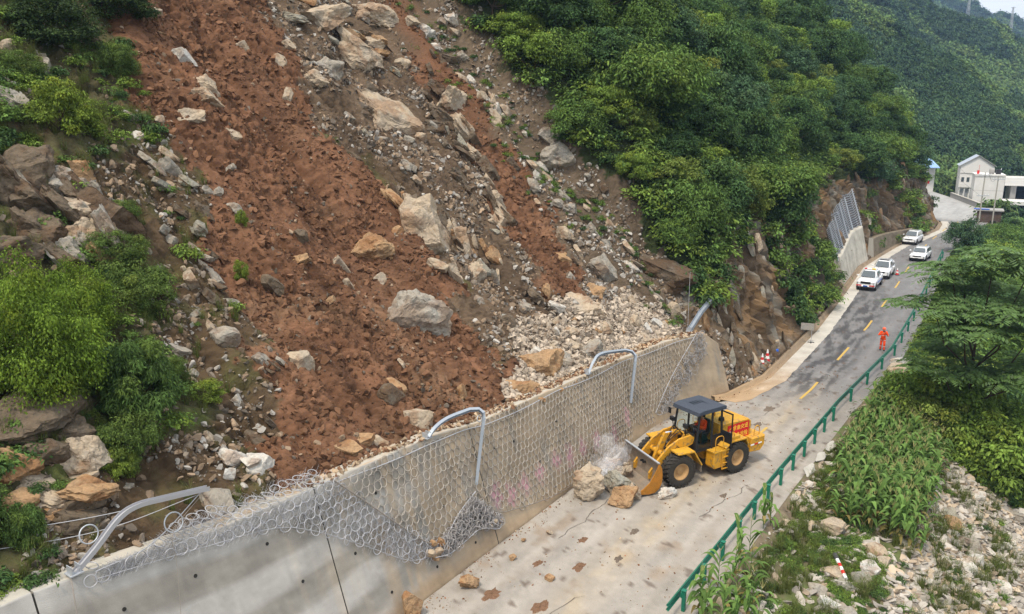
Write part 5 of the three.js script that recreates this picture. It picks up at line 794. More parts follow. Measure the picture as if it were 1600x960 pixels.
// ------------------------------------------------------------------ far roadside walls
function plainWall(name, label, s0, s1, off, y, mat, cap = 0.5, bat = 0.25) {
  const w = thing(name, label, 'wall'), n = Math.round((s1 - s0) / 0.4) + 1, S = (i) => lerp(s0, s1, i / (n - 1)), rows = 14;
  part('face', gridGeo(n, rows + 3, (i, j) => { const s = S(i), h = y(s); if (j <= rows) { const q = h * j / rows; return P(s, kerbT(s) + off - bat * q + 0.03 * nz(s, q * 2, 171), q - 0.1); } return P(s, kerbT(s) + off - bat * h - cap, h - 0.1 - (j === rows + 2 ? 2 : 0)); }, (i, j) => { const s = S(i), n2 = fbm(s * 0.7, j * 0.35, 173, 4), st = fbm(s * 2, j * 0.08, 175, 3); const c = mat; return c.map((x) => x * (1 + 0.6 * n2 + 0.5 * st)); }, (i, j) => [S(i) / 3, j / 5]), M.wall, w);
  part('wall_end', (() => { const b = new THREE.BufferGeometry(), f = []; for (const s of [s0, s1]) { const h = y(s), t = kerbT(s) + off, q = [P(s, t, -0.1), P(s, t - bat * h, h - 0.1), P(s, t - bat * h - cap, h - 0.1), P(s, t - bat * h - cap, -0.1)]; for (const k of [0, 1, 2, 0, 2, 3]) f.push(...q[k].toArray()); } b.setAttribute('position', new THREE.Float32BufferAttribute(f, 3)); return merge([b]); })(), M.concrete, w); return w;
}
plainWall('retaining_wall', 'pale concrete retaining wall beside the parked white cars', 86, 103, 0.0, (s) => lerp(3.1, 4.3, sstep(86, 100, s)), [0.46, 0.43, 0.37]);
plainWall('stone_wall', 'low weathered brown wall behind the farther parked car', 105.5, 127, 0.1, (s) => lerp(2.6, 1.7, sstep(105, 127, s)), [0.2, 0.165, 0.12], 0.5, 0.12);
{ // crumpled mesh screen above the pale wall
  const g = thing('net_screen', 'grey crumpled rockfall screen standing above the pale wall', 'net'), Y = (s) => lerp(3.1, 4.3, sstep(86, 100, s)), r = rng(3);
  const at = (s, h) => { const b = Y(s); return P(s, kerbT(s) - 0.25 * b - 0.4 - 0.35 * h + 0.3 * (Math.abs(((s / 2.2) % 1) - 0.5) * 4 - 1), b + h - 0.15 * Math.abs(Math.sin(s * 2.1))); };
  const top = (s) => lerp(2.6, 3.5, (s - 86) / 17) + 0.5 * Math.abs(Math.sin(s * 1.05)), sheet = gridGeo(90, 12, (i, j) => { const s = lerp(85.5, 103.6, i / 89); return at(s, top(s) * j / 11); }, null, (i, j) => [i, j]);
  part('mesh_sheet', sheet, phys({ color: lin(0.17, 0.18, 0.2), roughness: 0.6, metalness: 0.4, side: THREE.DoubleSide, transparent: true, opacity: 0.4 }), g);
  for (let k = 0; k < 16; k++) { const pts = []; for (let s = 85.5; s <= 103.6; s += 0.35) pts.push(at(s, top(s) * k / 15).add(V(0, 0.3 * (Math.abs(((s / 2.2) % 1) - 0.5) * 4 - 1), 0))); part('wire_strand', tube(pts, 0.028, 150, 4), M.galv, g); }
  for (const s of [86, 90.3, 94.6, 98.9, 103.2]) part('support_post', rod(at(s, -0.4), at(s, top(s) + 0.25), 0.07, 8), M.steel, g);
}
// ------------------------------------------------------------------ wheel loader
const { FontLoader } = await import('three/addons/loaders/FontLoader.js');
const { TextGeometry } = await import('three/addons/geometries/TextGeometry.js');
const FONT = await new FontLoader().loadAsync('fonts/droid/droid_sans_bold.typeface.json');
const extr = (pts, depth, bevel = 0.012, z = 0) => { const s = new THREE.Shape(pts.map(([x, y]) => new THREE.Vector2(x, y))); return new THREE.ExtrudeGeometry(s, { depth: depth - 2 * bevel, bevelEnabled: bevel > 0, bevelThickness: bevel, bevelSize: bevel, bevelSegments: 1 }).translate(0, 0, z - depth / 2 + bevel); };
const wheelParts = (R, W, lugs) => {
  const h = W / 2, prof = [[R * 0.5, -h * 0.82], [R * 0.6, -h * 0.98], [R * 0.8, -h], [R * 0.93, -h * 0.92], [R * 0.955, -h * 0.7], [R * 0.955, h * 0.7], [R * 0.93, h * 0.92], [R * 0.8, h], [R * 0.6, h * 0.98], [R * 0.5, h * 0.82]];
  const list = [new THREE.LatheGeometry(prof.map(([a, b]) => new THREE.Vector2(a, b)), 40)];
  for (let k = 0; k < lugs; k++) for (const sd of [-1, 1]) { const a = (k + (sd > 0 ? 0.5 : 0)) / lugs * Math.PI * 2; list.push(box(R * 0.11, h * 0.95, R * 0.15, 0, 0, 0, 0.012).rotateX(sd * 0.5).translate(R * 0.96, sd * h * 0.52, 0).rotateY(a)); list.push(box(R * 0.12, h * 0.1, R * 0.13).translate(R * 0.9, sd * h * 0.95, R * 0.0).rotateY(a + sd * 0.14)); }
  const rim = new THREE.LatheGeometry([[0.02, h * 0.52], [R * 0.17, h * 0.52], [R * 0.19, h * 0.36], [R * 0.3, h * 0.28], [R * 0.36, h * 0.42], [R * 0.45, h * 0.72], [R * 0.49, h * 0.86], [R * 0.53, h * 0.88], [R * 0.53, h * 0.7], [R * 0.5, -h * 0.6], [0.02, -h * 0.6]].map(([a, b]) => new THREE.Vector2(a, b)), 32);
  return [merge(list).rotateX(-Math.PI / 2), rim.rotateX(-Math.PI / 2)];   // axle along z, dished face towards -z
};
{
  const L = thing('wheel_loader', 'yellow wheel loader with black cab clearing fallen boulders on the road', 'wheel loader'), a = 23 * Math.PI / 180, bend = 10 * Math.PI / 180;
  const f = U.clone().multiplyScalar(-Math.cos(a)).addScaledVector(N, -Math.sin(a)), right = f.clone().cross(UP); L.matrixAutoUpdate = true; L.quaternion.setFromRotationMatrix(new THREE.Matrix4().makeBasis(f, UP, right)); L.position.copy(P(35.35, -13.0, 0.012));
  const Y = M.loader, B = M.blackMetal, fr = (g) => g.rotateY(-bend);   // the front frame is steered towards the wall
  const [tyre, rim] = wheelParts(0.8, 0.62, 22);
  for (const [x, z, front] of [[1.65, -1.08, 1], [1.65, 1.08, 1], [-1.65, -1.08, 0], [-1.65, 1.08, 0]]) { const w = new THREE.Group(); w.name = 'wheel'; L.add(w); part('tyre', tyre, M.rubber, w); const q = part('rim', rim, M.rimTan, w); if (z > 0) q.rotation.y = Math.PI; w.position.set(x, 0.8, z); if (front) { w.position.applyAxisAngle(UP, -bend); w.rotation.y = -bend; } }
  // rear half
  part('rear_frame', merge([box(2.7, 0.5, 0.9, -1.55, 1.0, 0), box(0.3, 0.34, 1.7, -1.65, 0.8, 0)]), Y, L);
  const hood = part('engine_hood', merge([extr([[-3.2, 1.22], [-0.98, 1.22], [-0.98, 2.42], [-3.0, 2.32], [-3.2, 2.16]], 1.46, 0.05)]), Y, L);
  part('grille', merge([...Array(7)].map((_, k) => box(0.03, 0.06, 1.0, -3.23, 1.4 + k * 0.1, 0))), B, hood); part('side_vent', box(0.22, 0.2, 0.02, -2.4, 1.32, -0.735), B, hood);
  part('air_cleaner', merge([cyl(0.09, 0.11, 0.16, 16).translate(-1.45, 2.42, -0.35), cyl(0.13, 0.15, 0.13, 18).translate(-1.45, 2.55, -0.35), new THREE.SphereGeometry(0.13, 16, 8, 0, 6.3, 0, 1.57).scale(1, 0.5, 1).translate(-1.45, 2.61, -0.35)]), B, hood);
  part('exhaust_pipe', merge([cyl(0.05, 0.05, 0.62, 12).translate(-1.7, 2.55, 0.35)]), M.rust, hood);
  const cw = part('counterweight', merge([extr([[-3.78, 1.42], [-2.85, 1.42], [-2.85, 0.78], [-3.5, 0.72], [-3.78, 0.98]], 2.35, 0.05), box(0.5, 0.04, 0.6, -3.3, 1.46, -0.7)]), Y, L);
  part('reflector_strip', merge([0, 1].map((k) => box(0.26, 0.07, 0.012, -3.45 + k * 0.56, 1.12, -1.187))), M.white, cw); part('reflector_strip', box(0.26, 0.07, 0.012, -3.17, 1.12, -1.187), M.red, cw);
  for (const z of [-0.95, 0.95]) part('lamp_guard', tube([V(-3.6, 1.44, z), V(-3.62, 1.75, z), V(-3.5, 1.95, z), V(-3.3, 1.9, z), V(-3.22, 1.44, z)], 0.025, 24), Y, cw);
  for (const z of [-1, 1]) {
    part('rear_fender', merge([extr([[-2.42, 1.28], [-2.38, 1.28], [-2.2, 1.66], [-1.2, 1.7], [-0.78, 1.45], [-0.75, 1.5], [-1.18, 1.76], [-2.24, 1.72]], 0.62, 0.008, z * 1.06), box(0.62, 0.2, 0.5, -1.55, 1.82, z * 1.02, 0.03)]), M.loaderPale, L);
    part('tank', extr([[-0.92, 0.55], [-0.2, 0.55], [-0.12, 0.65], [-0.12, 1.34], [-0.92, 1.34]], 0.6, 0.05, z * 0.98), Y, L);
    part('platform', box(1.0, 0.05, 0.72, -0.5, 1.4, z * 1.0), M.loaderPale, L);
    const ld = part('ladder', merge([rod(V(-0.95, 0.42, z * 1.34), V(-0.95, 1.42, z * 1.32), 0.022), rod(V(-0.58, 0.42, z * 1.34), V(-0.58, 1.42, z * 1.32), 0.022), ...[0.46, 0.76, 1.06].map((y) => box(0.36, 0.03, 0.1, -0.765, y, z * 1.33))]), Y, L);
    part('handrail', merge([tube([V(-0.1, 1.42, z * 1.3), V(-0.1, 2.1, z * 1.3), V(-0.2, 2.18, z * 1.3), V(-0.5, 2.18, z * 1.3), V(-0.6, 2.1, z * 1.3), V(-0.6, 1.42, z * 1.3)], 0.02, 40), tube([V(-1.1, 1.9, z * 1.2), V(-1.1, 2.3, z * 1.2), V(-1.3, 2.36, z * 1.2), V(-1.5, 1.9, z * 1.2)], 0.018, 24)]), Y, L);
  }
  { // red banner with yellow characters on the near side of the hood
    const c = document.createElement('canvas'); c.width = 512; c.height = 256; const g = c.getContext('2d'); g.fillStyle = '#c4101c'; g.fillRect(0, 0, 512, 256);
    g.strokeStyle = '#e9c53a'; g.lineWidth = 9; g.lineCap = 'round';
    const CH = { a: ['0,3 10,3', '3,0 3,9', '7,0 7,9', '3,6 7,6', '3,9 7,9'], b: ['5,0 5,10', '1,2 9,2', '0,4 10,4', '1,6 9,6', '9,2 9,6', '1,6 0,10', '3,7 3,9', '7,7 7,9', '9,6 9.5,10'], c: ['5,0 5,2', '0,2.5 10,2.5', '3,4 1,5.5', '7,4 9,5.5', '7,5.5 0,10', '3,5.5 10,10'], d: ['0,1 1.5,2.5', '0,4 1.8,4 1.8,8', '0,9.5 2,8.5 10,9.5', '3.5,0.5 9,0.5 7,2', '4,3 9,3 9,8', '4,3 4,8', '4,5 9,5', '6.5,3 6.5,8'],
      e: ['5,0 5,1', '1,1.5 10,1.5', '1,1.5 0,10', '4,4 4.5,7', '6.5,3.5 7,6.5', '9,4 7,9', '2,9.5 10,9.5'], f: ['4,0 2,2', '3,1 7,1 6,2.5', '1,2.8 8,2.8 8,6', '1,4.4 8,4.4', '1,6 8,6', '1,8 0.5,10', '3,7.5 4,10 8,10 8,9', '9,7.5 10,9'], g: ['0,2 4,2', '2,0 2,9.5 1,9', '0,6.5 4,5', '7,0 4.5,3.5', '7,0 10,3.5', '5.5,4.5 8.5,4.5 8.5,7', '5.5,4.5 5.5,9 9.5,9 9.5,7.5'], h: ['0.5,0 0.5,10', '0.5,0.5 3,0.5 1.5,3 3,5.5 0.8,6', '6.5,0 3.5,4', '6.5,0 10,4', '5,4 8.5,4', '5,6 5.5,8', '7,5.5 7.2,8', '9,5.5 8,8.5', '4,9.5 10,9.5'] };
    const draw = (k, x, y, s) => { for (const l of CH[k]) { g.beginPath(); l.split(' ').forEach((q, i) => { const [u, v] = q.split(',').map(Number); i ? g.lineTo(x + u * s, y + v * s) : g.moveTo(x + u * s, y + v * s); }); g.stroke(); } };
    'abcd'.split('').forEach((k, i) => draw(k, 132 + i * 92, 26, 7.4)); 'efgh'.split('').forEach((k, i) => draw(k, 132 + i * 92, 144, 7.4));
    g.strokeStyle = '#d9d3e6'; g.lineWidth = 5; g.beginPath(); g.arc(66, 140, 40, 0, 6.3); g.stroke(); g.beginPath(); g.moveTo(40, 170); g.lineTo(66, 108); g.lineTo(92, 170); g.moveTo(50, 150); g.lineTo(84, 150); g.stroke();
    const t = new THREE.CanvasTexture(c); t.colorSpace = THREE.SRGBColorSpace; const pl = new THREE.PlaneGeometry(1.55, 0.86).rotateY(Math.PI).translate(-2.27, 1.84, -0.745); part('banner', pl, std({ map: t, roughness: 0.7 }), hood, 'red banner with two rows of yellow characters');
  }
  // cab
  const cab = new THREE.Group(); cab.name = 'cab'; L.add(cab);
  const pst = (x0, z0, x1, z1) => rod(V(x0, 1.42, z0), V(x1, 3.3, z1), 0.08, 4, 0.07);
  part('cab_frame', merge([...[-1, 1].flatMap((z) => [pst(0.72, z * 0.78, 0.5, z * 0.74), pst(-0.32, z * 0.8, -0.34, z * 0.76), pst(-1.05, z * 0.78, -1.0, z * 0.74), box(1.75, 0.09, 0.07, -0.17, 1.45, z * 0.79), box(1.55, 0.07, 0.07, -0.25, 3.27, z * 0.75), box(0.7, 0.62, 0.04, -0.68, 1.75, z * 0.8), box(0.5, 0.03, 0.03, -0.68, 2.06, z * 0.8)]), box(0.07, 0.07, 1.5, 0.5, 3.27, 0), box(0.07, 0.07, 1.5, -1, 3.27, 0), box(0.06, 0.52, 1.5, 0.69, 1.68, 0), box(0.06, 0.62, 1.5, -1.04, 1.75, 0), box(1.7, 0.06, 1.5, -0.17, 1.46, 0)]), B, cab);
  part('roof', merge([extr([[-1.18, 3.3], [0.72, 3.3], [0.68, 3.42], [0.4, 3.48], [-1.0, 3.48], [-1.18, 3.42]], 1.74, 0.03), ...[-0.5, -0.3, -0.1, 0.1].map((x) => box(0.1, 0.03, 0.9, x, 3.495, -0.05, 0.01)), box(0.3, 0.035, 1.1, -0.8, 3.495, 0, 0.012)]), M.cabRoof, cab);
  const pane = (pts) => { const b = new THREE.BufferGeometry(); b.setAttribute('position', new THREE.Float32BufferAttribute([0, 1, 2, 0, 2, 3].flatMap((k) => pts[k]), 3)); b.computeVertexNormals(); return b; };
  part('windscreen', pane([[0.7, 1.95, -0.7], [0.7, 1.95, 0.7], [0.53, 3.22, 0.68], [0.53, 3.22, -0.68]]), M.glass, cab);
  for (const z of [-1, 1]) { part('side_window', pane([[0.66, 1.55, z * 0.79], [-0.27, 1.55, z * 0.81], [-0.29, 3.22, z * 0.77], [0.5, 3.22, z * 0.75]]), M.glass, cab); part('side_window', pane([[-0.38, 2.1, z * 0.805], [-1.0, 2.1, z * 0.79], [-0.97, 3.22, z * 0.75], [-0.38, 3.22, z * 0.77]]), M.glass, cab); }
  part('rear_window', pane([[-1.04, 2.08, -0.7], [-1.04, 2.08, 0.7], [-1.0, 3.2, 0.68], [-1.0, 3.2, -0.68]]), M.glass, cab);
  part('driver_seat', merge([box(0.5, 0.14, 0.5, -0.5, 1.92, 0, 0.04), box(0.14, 0.7, 0.48, -0.76, 2.28, 0, 0.05), box(0.36, 0.4, 0.4, -0.5, 1.68, 0)]), B, cab);
  part('steering_column', merge([rod(V(0.4, 1.5, 0), V(0.12, 2.28, 0), 0.04), new THREE.TorusGeometry(0.2, 0.02, 6, 20).rotateX(Math.PI / 2).rotateZ(0.5).translate(0.1, 2.3, 0), box(0.3, 0.3, 0.7, 0.52, 2.0, 0, 0.04)]), B, cab);
  part('door_leaf', merge([box(0.05, 0.06, 0.62, -1.02, 3.2, -1.12), box(0.05, 1.75, 0.05, -1.02, 2.35, -1.42), box(0.05, 0.7, 0.6, -1.02, 1.82, -1.12), box(0.04, 0.05, 0.6, -1.02, 2.2, -1.12)]), B, cab, 'open black cab door folded back'); part('door_pane', pane([[-1.02, 2.2, -0.84], [-1.02, 2.2, -1.4], [-1.02, 3.18, -1.4], [-1.02, 3.18, -0.84]]), M.glass, cab);
  part('mirror', merge([box(0.05, 0.3, 0.18, 0.8, 3.05, 0.98, 0.015), rod(V(0.55, 3.2, 0.74), V(0.8, 3.15, 0.95), 0.015)]), B, cab);
  // front half
  part('front_frame', fr(merge([box(1.9, 0.5, 0.8, 1.15, 1.0, 0), box(0.3, 0.34, 1.7, 1.65, 0.8, 0), extr([[0.35, 1.2], [1.5, 1.2], [1.15, 1.75], [0.95, 2.18], [0.6, 2.18], [0.35, 1.5]], 0.1, 0.01, 0.36), extr([[0.35, 1.2], [1.5, 1.2], [1.15, 1.75], [0.95, 2.18], [0.6, 2.18], [0.35, 1.5]], 0.1, 0.01, -0.36)])), Y, L);
  const arm = [[0.55, 2.12], [0.62, 1.82], [1.5, 1.5], [2.2, 1.0], [2.75, 0.45], [3.0, 0.42], [3.02, 0.72], [2.6, 1.25], [2.0, 1.85], [1.4, 2.16], [0.75, 2.26]];
  const armN = part('boom_arm', fr(extr(arm, 0.11, 0.015, -0.66)), Y, L); part('boom_arm', fr(extr(arm, 0.11, 0.015, 0.66)), Y, L);
  { const t = new TextGeometry('LIUGONG', { font: FONT, size: 0.17, depth: 0.01, curveSegments: 3 }); t.computeBoundingBox(); const w = t.boundingBox.max.x; t.scale(1.05 / w, 1, 1).translate(-0.525, -0.085, 0).rotateY(Math.PI).rotateZ(-0.62).translate(1.85, 1.5, -0.717); part('lettering', fr(t), B, armN); }
  part('boom_cross_tube', fr(cyl(0.14, 0.14, 1.3, 16).rotateX(Math.PI / 2).translate(2.05, 1.35, 0)), Y, L);
  part('rocker', fr(extr([[1.55, 2.28], [1.8, 2.3], [2.15, 1.6], [2.45, 0.95], [2.25, 0.9], [1.9, 1.45]], 0.16, 0.02)), Y, L);
  part('tilt_cylinder', fr(merge([rod(V(0.72, 2.1, 0), V(1.35, 2.3, 0), 0.115, 16)])), Y, L); part('tilt_piston', fr(rod(V(1.33, 2.29, 0), V(1.75, 2.3, 0), 0.05, 12)), M.chrome, L);
  for (const z of [-0.38, 0.38]) { part('lift_cylinder', fr(rod(V(0.85, 1.0, z), V(1.5, 1.32, z), 0.085, 14)), B, L); part('lift_piston', fr(rod(V(1.48, 1.31, z), V(2.15, 1.5, z), 0.045, 12)), M.chrome, L); }
  part('bucket_link', fr(merge([rod(V(2.35, 0.95, -0.1), V(3.0, 1.05, -0.1), 0.06, 8), rod(V(2.35, 0.95, 0.1), V(3.0, 1.05, 0.1), 0.06, 8)])), B, L);
  part('hydraulic_hoses', fr(merge([0, 1, 2, 3].map((k) => tube([V(0.7, 1.9, -0.25 + k * 0.15), V(1.1, 2.35 + 0.05 * k, -0.3 + k * 0.18), V(1.45, 2.1, -0.2 + k * 0.12), V(1.9, 1.6, -0.15 + k * 0.1)], 0.022, 20)))), B, L);
  for (const z of [-1, 1]) {
    part('front_fender', fr(merge([extr([[1.0, 1.7], [1.9, 1.7], [1.9, 1.75], [0.98, 1.76], [0.5, 1.0], [0.54, 0.97]], 0.66, 0.006, z * 1.08)])), M.loaderPale, L); part('mud_flap', fr(box(0.03, 0.42, 0.5, 0.5, 0.82, z * 1.08).translate(0, 0, 0)), M.wornSteel, L);
    part('work_lamp', fr(merge([box(0.16, 0.2, 0.26, 0.98, 2.72, z * 0.55, 0.02), rod(V(0.92, 2.2, z * 0.5), V(0.95, 2.65, z * 0.55), 0.022)])), B, L);
  }
  { // bucket: rolled shell with side plates, resting on the ground
    const curl = (x, y) => { const c = Math.cos(0.3), s = Math.sin(0.3), u = x - 3.1, v = y - 0.1; return [3.12 + u * c - v * s, 0.08 + u * s * 0.55 + v * c]; };
    const inner = [[4.2, 0.035], [3.5, 0.07], [3.2, 0.14], [3.02, 0.32], [2.98, 0.6], [3.06, 0.95], [3.22, 1.3], [3.42, 1.52]].map(([x, y]) => curl(x, y)), out = [...inner].reverse().map(([x, y], i) => { const k = inner.length - 1 - i; const p = inner[Math.max(0, k - 1)], q = inner[Math.min(inner.length - 1, k + 1)], dx = q[0] - p[0], dy = q[1] - p[1], l = Math.hypot(dx, dy); return [x + dy / l * -0.035, y + dx / l * 0.035]; });
    const bk = part('bucket', fr(merge([extr([...inner, ...out], 2.96, 0.0)])), M.wornSteel, L);
    const side = [[4.2, 0.03], [3.5, 0.04], [3.17, 0.11], [2.98, 0.31], [2.94, 0.6], [3.03, 0.97], [3.19, 1.33], [3.42, 1.54], [3.44, 1.25], [3.6, 0.62], [3.86, 0.3]].map(([x, y]) => curl(x, y));
    for (const z of [-1.47, 1.47]) part('side_plate', fr(extr(side, 0.05, 0.006, z)), z < 0 ? M.rust : M.wornSteel, bk); part('cutting_edge', fr(extr([[4.3, 0.01], [4.02, 0.01], [4.02, 0.055], [4.2, 0.055]].map(([x, y]) => curl(x, y)), 3.02, 0)), M.steel, bk); { const [lx, ly] = curl(3.44, 1.57); part('top_lip', fr(box(0.09, 0.05, 3.0, lx, ly, 0)), M.steel, bk); }
    part('bucket_bracket', fr(merge([-0.66, 0.66, -0.1, 0.1].map((z) => extr([[2.55, 0.35], [2.9, 0.3], [2.72, 1.15], [2.5, 1.1]], 0.06, 0.005, z)))), Y, bk);
  }
  L.updateMatrixWorld(true); globalThis.LOADER = L;
}
// ------------------------------------------------------------------ people
function figure(bones, colours, res, centre, half, soft = 0.035) {   // bones: [a, b, ra, rb, colour index]; one continuous surface by smooth union
  const mc = new MarchingCubes(res, new THREE.MeshBasicMaterial(), false, false, 120000); mc.isolation = 0; const p = V(0, 0, 0), ab = V(0, 0, 0), ap = V(0, 0, 0);
  const dist = (q, [a, b, ra, rb]) => { ab.subVectors(b, a); ap.subVectors(q, a); const t = clamp(ap.dot(ab) / Math.max(ab.lengthSq(), 1e-9)); return ap.addScaledVector(ab, -t).length() - lerp(ra, rb, t); };
  for (let k = 0; k < res; k++) for (let j = 0; j < res; j++) for (let i = 0; i < res; i++) { p.set(centre.x + (i / res * 2 - 1) * half, centre.y + (j / res * 2 - 1) * half, centre.z + (k / res * 2 - 1) * half); let d = 1e9; for (const b of bones) { const e = dist(p, b), s = b[5] ?? soft, h = clamp(0.5 + 0.5 * (e - d) / s); d = d > 1e8 ? e : lerp(e, d, h) - s * h * (1 - h); } mc.field[i + j * res + k * res * res] = -d; }
  mc.update(); const n = mc.count, pos = new Float32Array(n * 3), nor = new Float32Array(n * 3), col = new Float32Array(n * 3);
  for (let v = 0; v < n; v++) { p.set(centre.x + mc.positionArray[v * 3] * half, centre.y + mc.positionArray[v * 3 + 1] * half, centre.z + mc.positionArray[v * 3 + 2] * half); pos.set([p.x, p.y, p.z], v * 3); nor.set([mc.normalArray[v * 3], mc.normalArray[v * 3 + 1], mc.normalArray[v * 3 + 2]], v * 3); let best = 1e9, c = 0; for (const b of bones) { const e = dist(p, b); if (e < best) { best = e; c = b[4]; } } col.set(colours[c](p), v * 3); }
  const g = new THREE.BufferGeometry(); g.setAttribute('position', new THREE.BufferAttribute(pos, 3)); g.setAttribute('normal', new THREE.BufferAttribute(nor, 3)); g.setAttribute('color', new THREE.BufferAttribute(col, 3)); return g;
}
const hand = (w, dir, thumb, c) => { const out = [], side = dir.clone().cross(thumb).normalize(), palm = w.clone().addScaledVector(dir, 0.075); out.push([w, palm, 0.026, 0.034, c, 0.015]); for (let k = 0; k < 4; k++) { const b = palm.clone().addScaledVector(thumb, 0.03 - k * 0.02), l = [0.036, 0.042, 0.039, 0.03][k], m = b.clone().addScaledVector(dir, l).addScaledVector(side, 0.006), e = m.clone().addScaledVector(dir, l * 0.7).addScaledVector(side, 0.03); out.push([b, m, 0.0095, 0.009, c, 0.006], [m, e, 0.009, 0.008, c, 0.006]); } const t0 = w.clone().addScaledVector(dir, 0.03).addScaledVector(thumb, 0.03), t1 = t0.clone().addScaledVector(thumb, 0.035).addScaledVector(dir, 0.03); out.push([t0, t1, 0.012, 0.0095, c, 0.008]); return out; };
{
  const ORANGE = [0.75, 0.07, 0.012], SKIN = [0.42, 0.24, 0.16], suit = (p) => { const y = p.y; return (y > 0.78 && y < 0.815) || (y > 1.16 && y < 1.2) || (y > 0.3 && y < 0.34) ? [0.62, 0.5, 0.44] : ORANGE; }, mat = std({ vertexColors: true, roughness: 0.8 });
  { // worker on the road, facing the slide (+x), holding a phone before the face
    const g = thing('person', 'standing worker in orange suit and helmet filming beside the guard rail', 'person');
    const hip = 0.9, sh = 1.42, bones = [];
    const J = { pel: V(0, hip, 0), waist: V(0, 1.08, 0), chest: V(0.01, 1.3, 0), neck: V(0.01, 1.48, 0) };
    bones.push([J.pel, J.waist, 0.155, 0.145, 0, 0.06], [J.waist, J.chest, 0.145, 0.165, 0, 0.06], [V(0, 1.38, -0.11), V(0, 1.38, 0.11), 0.1, 0.1, 0, 0.06], [V(0.01, 1.42, 0), V(0.02, 1.52, 0), 0.058, 0.055, 1, 0.03]);
    for (const z of [-1, 1]) { const st = z < 0 ? 0.1 : -0.07, h = V(0, 0.88, z * 0.095), k = V(0.03 + st * 0.6, 0.48, z * 0.11), an = V(st, 0.1, z * 0.12); bones.push([h, k, 0.1, 0.075, 0, 0.05], [k, an, 0.078, 0.06, 0, 0.03], [an, V(st, 0.05, z * 0.12), 0.055, 0.05, 2, 0.02], [V(st - 0.04, 0.045, z * 0.12), V(st + 0.17, 0.04, z * 0.13), 0.045, 0.038, 2, 0.03]); }
    const el = [V(0.12, 1.17, -0.3), V(0.16, 1.2, 0.33)], wr = [V(0.3, 1.42, -0.1), V(0.36, 1.34, 0.12)];
    [-1, 1].forEach((z, i) => { bones.push([V(0, 1.4, z * 0.19), el[i], 0.07, 0.056, 0, 0.04], [el[i], wr[i], 0.056, 0.042, 0, 0.03]); bones.push(...hand(wr[i], V(0.25, 0.75, -z * 0.55).normalize(), V(-0.6, 0.3, -z * 0.5).normalize(), 1)); });
    bones.push([V(0.03, 1.6, 0), V(0.025, 1.67, 0), 0.088, 0.1, 1, 0.04], [V(0.06, 1.55, 0), V(0.075, 1.54, 0), 0.06, 0.055, 1, 0.04], [V(0.11, 1.6, 0), V(0.128, 1.59, 0), 0.012, 0.016, 1, 0.02], [V(0.02, 1.6, 0.094), V(0.02, 1.64, 0.096), 0.014, 0.014, 1, 0.01], [V(0.02, 1.6, -0.094), V(0.02, 1.64, -0.096), 0.014, 0.014, 1, 0.01]);
    for (const z of [-1, 1]) bones.push([V(0.108, 1.625, z * 0.035), V(0.11, 1.625, z * 0.037), 0.011, 0.011, 3, 0.003]); bones.push([V(0.112, 1.555, -0.02), V(0.112, 1.555, 0.02), 0.009, 0.009, 4, 0.006], [V(-0.07, 1.6, -0.03), V(-0.07, 1.62, 0.03), 0.035, 0.04, 3, 0.02]);
    part('body', figure(bones, [suit, () => SKIN, () => [0.03, 0.02, 0.02], () => [0.02, 0.015, 0.012], () => [0.35, 0.12, 0.1]], 150, V(0.08, 0.9, 0), 0.95), mat, g);
    part('helmet', merge([new THREE.SphereGeometry(0.125, 20, 12, 0, 6.3, 0, 1.65).scale(1.12, 1, 0.95).translate(0.015, 1.67, 0), cyl(0.15, 0.155, 0.015, 24).scale(1.15, 1, 0.9).translate(0.04, 1.665, 0)]), std({ color: lin(0.75, 0.12, 0.05), roughness: 0.4 }), g);
    part('phone', box(0.012, 0.075, 0.155, 0.4, 1.52, 0.0, 0.004), M.carBlack, g);
    g.position.copy(P(63.2, -9.05, 0.012)); const dir = V(-0.3, 0, 0.8).normalize(); g.rotation.y = Math.atan2(-dir.z, dir.x);
  }
  { // loader driver, seated, at the levers
    const g = thing('person', 'loader driver in orange vest seated inside the black cab', 'person'), bones = [];
    bones.push([V(0, 0.1, 0), V(-0.03, 0.3, 0), 0.15, 0.14, 0, 0.06], [V(-0.03, 0.3, 0), V(-0.03, 0.5, 0), 0.14, 0.155, 0, 0.06], [V(-0.03, 0.56, -0.11), V(-0.03, 0.56, 0.11), 0.09, 0.09, 0, 0.06], [V(-0.03, 0.62, 0), V(-0.01, 0.72, 0), 0.055, 0.052, 1, 0.03], [V(0, 0.8, 0), V(-0.005, 0.87, 0), 0.085, 0.098, 1, 0.04], [V(0.03, 0.76, 0), V(0.045, 0.75, 0), 0.058, 0.052, 1, 0.03], [V(0.085, 0.81, 0), V(0.1, 0.8, 0), 0.012, 0.015, 1, 0.02], [V(-0.02, 0.86, -0.02), V(-0.03, 0.89, 0.02), 0.1, 0.1, 3, 0.02]);
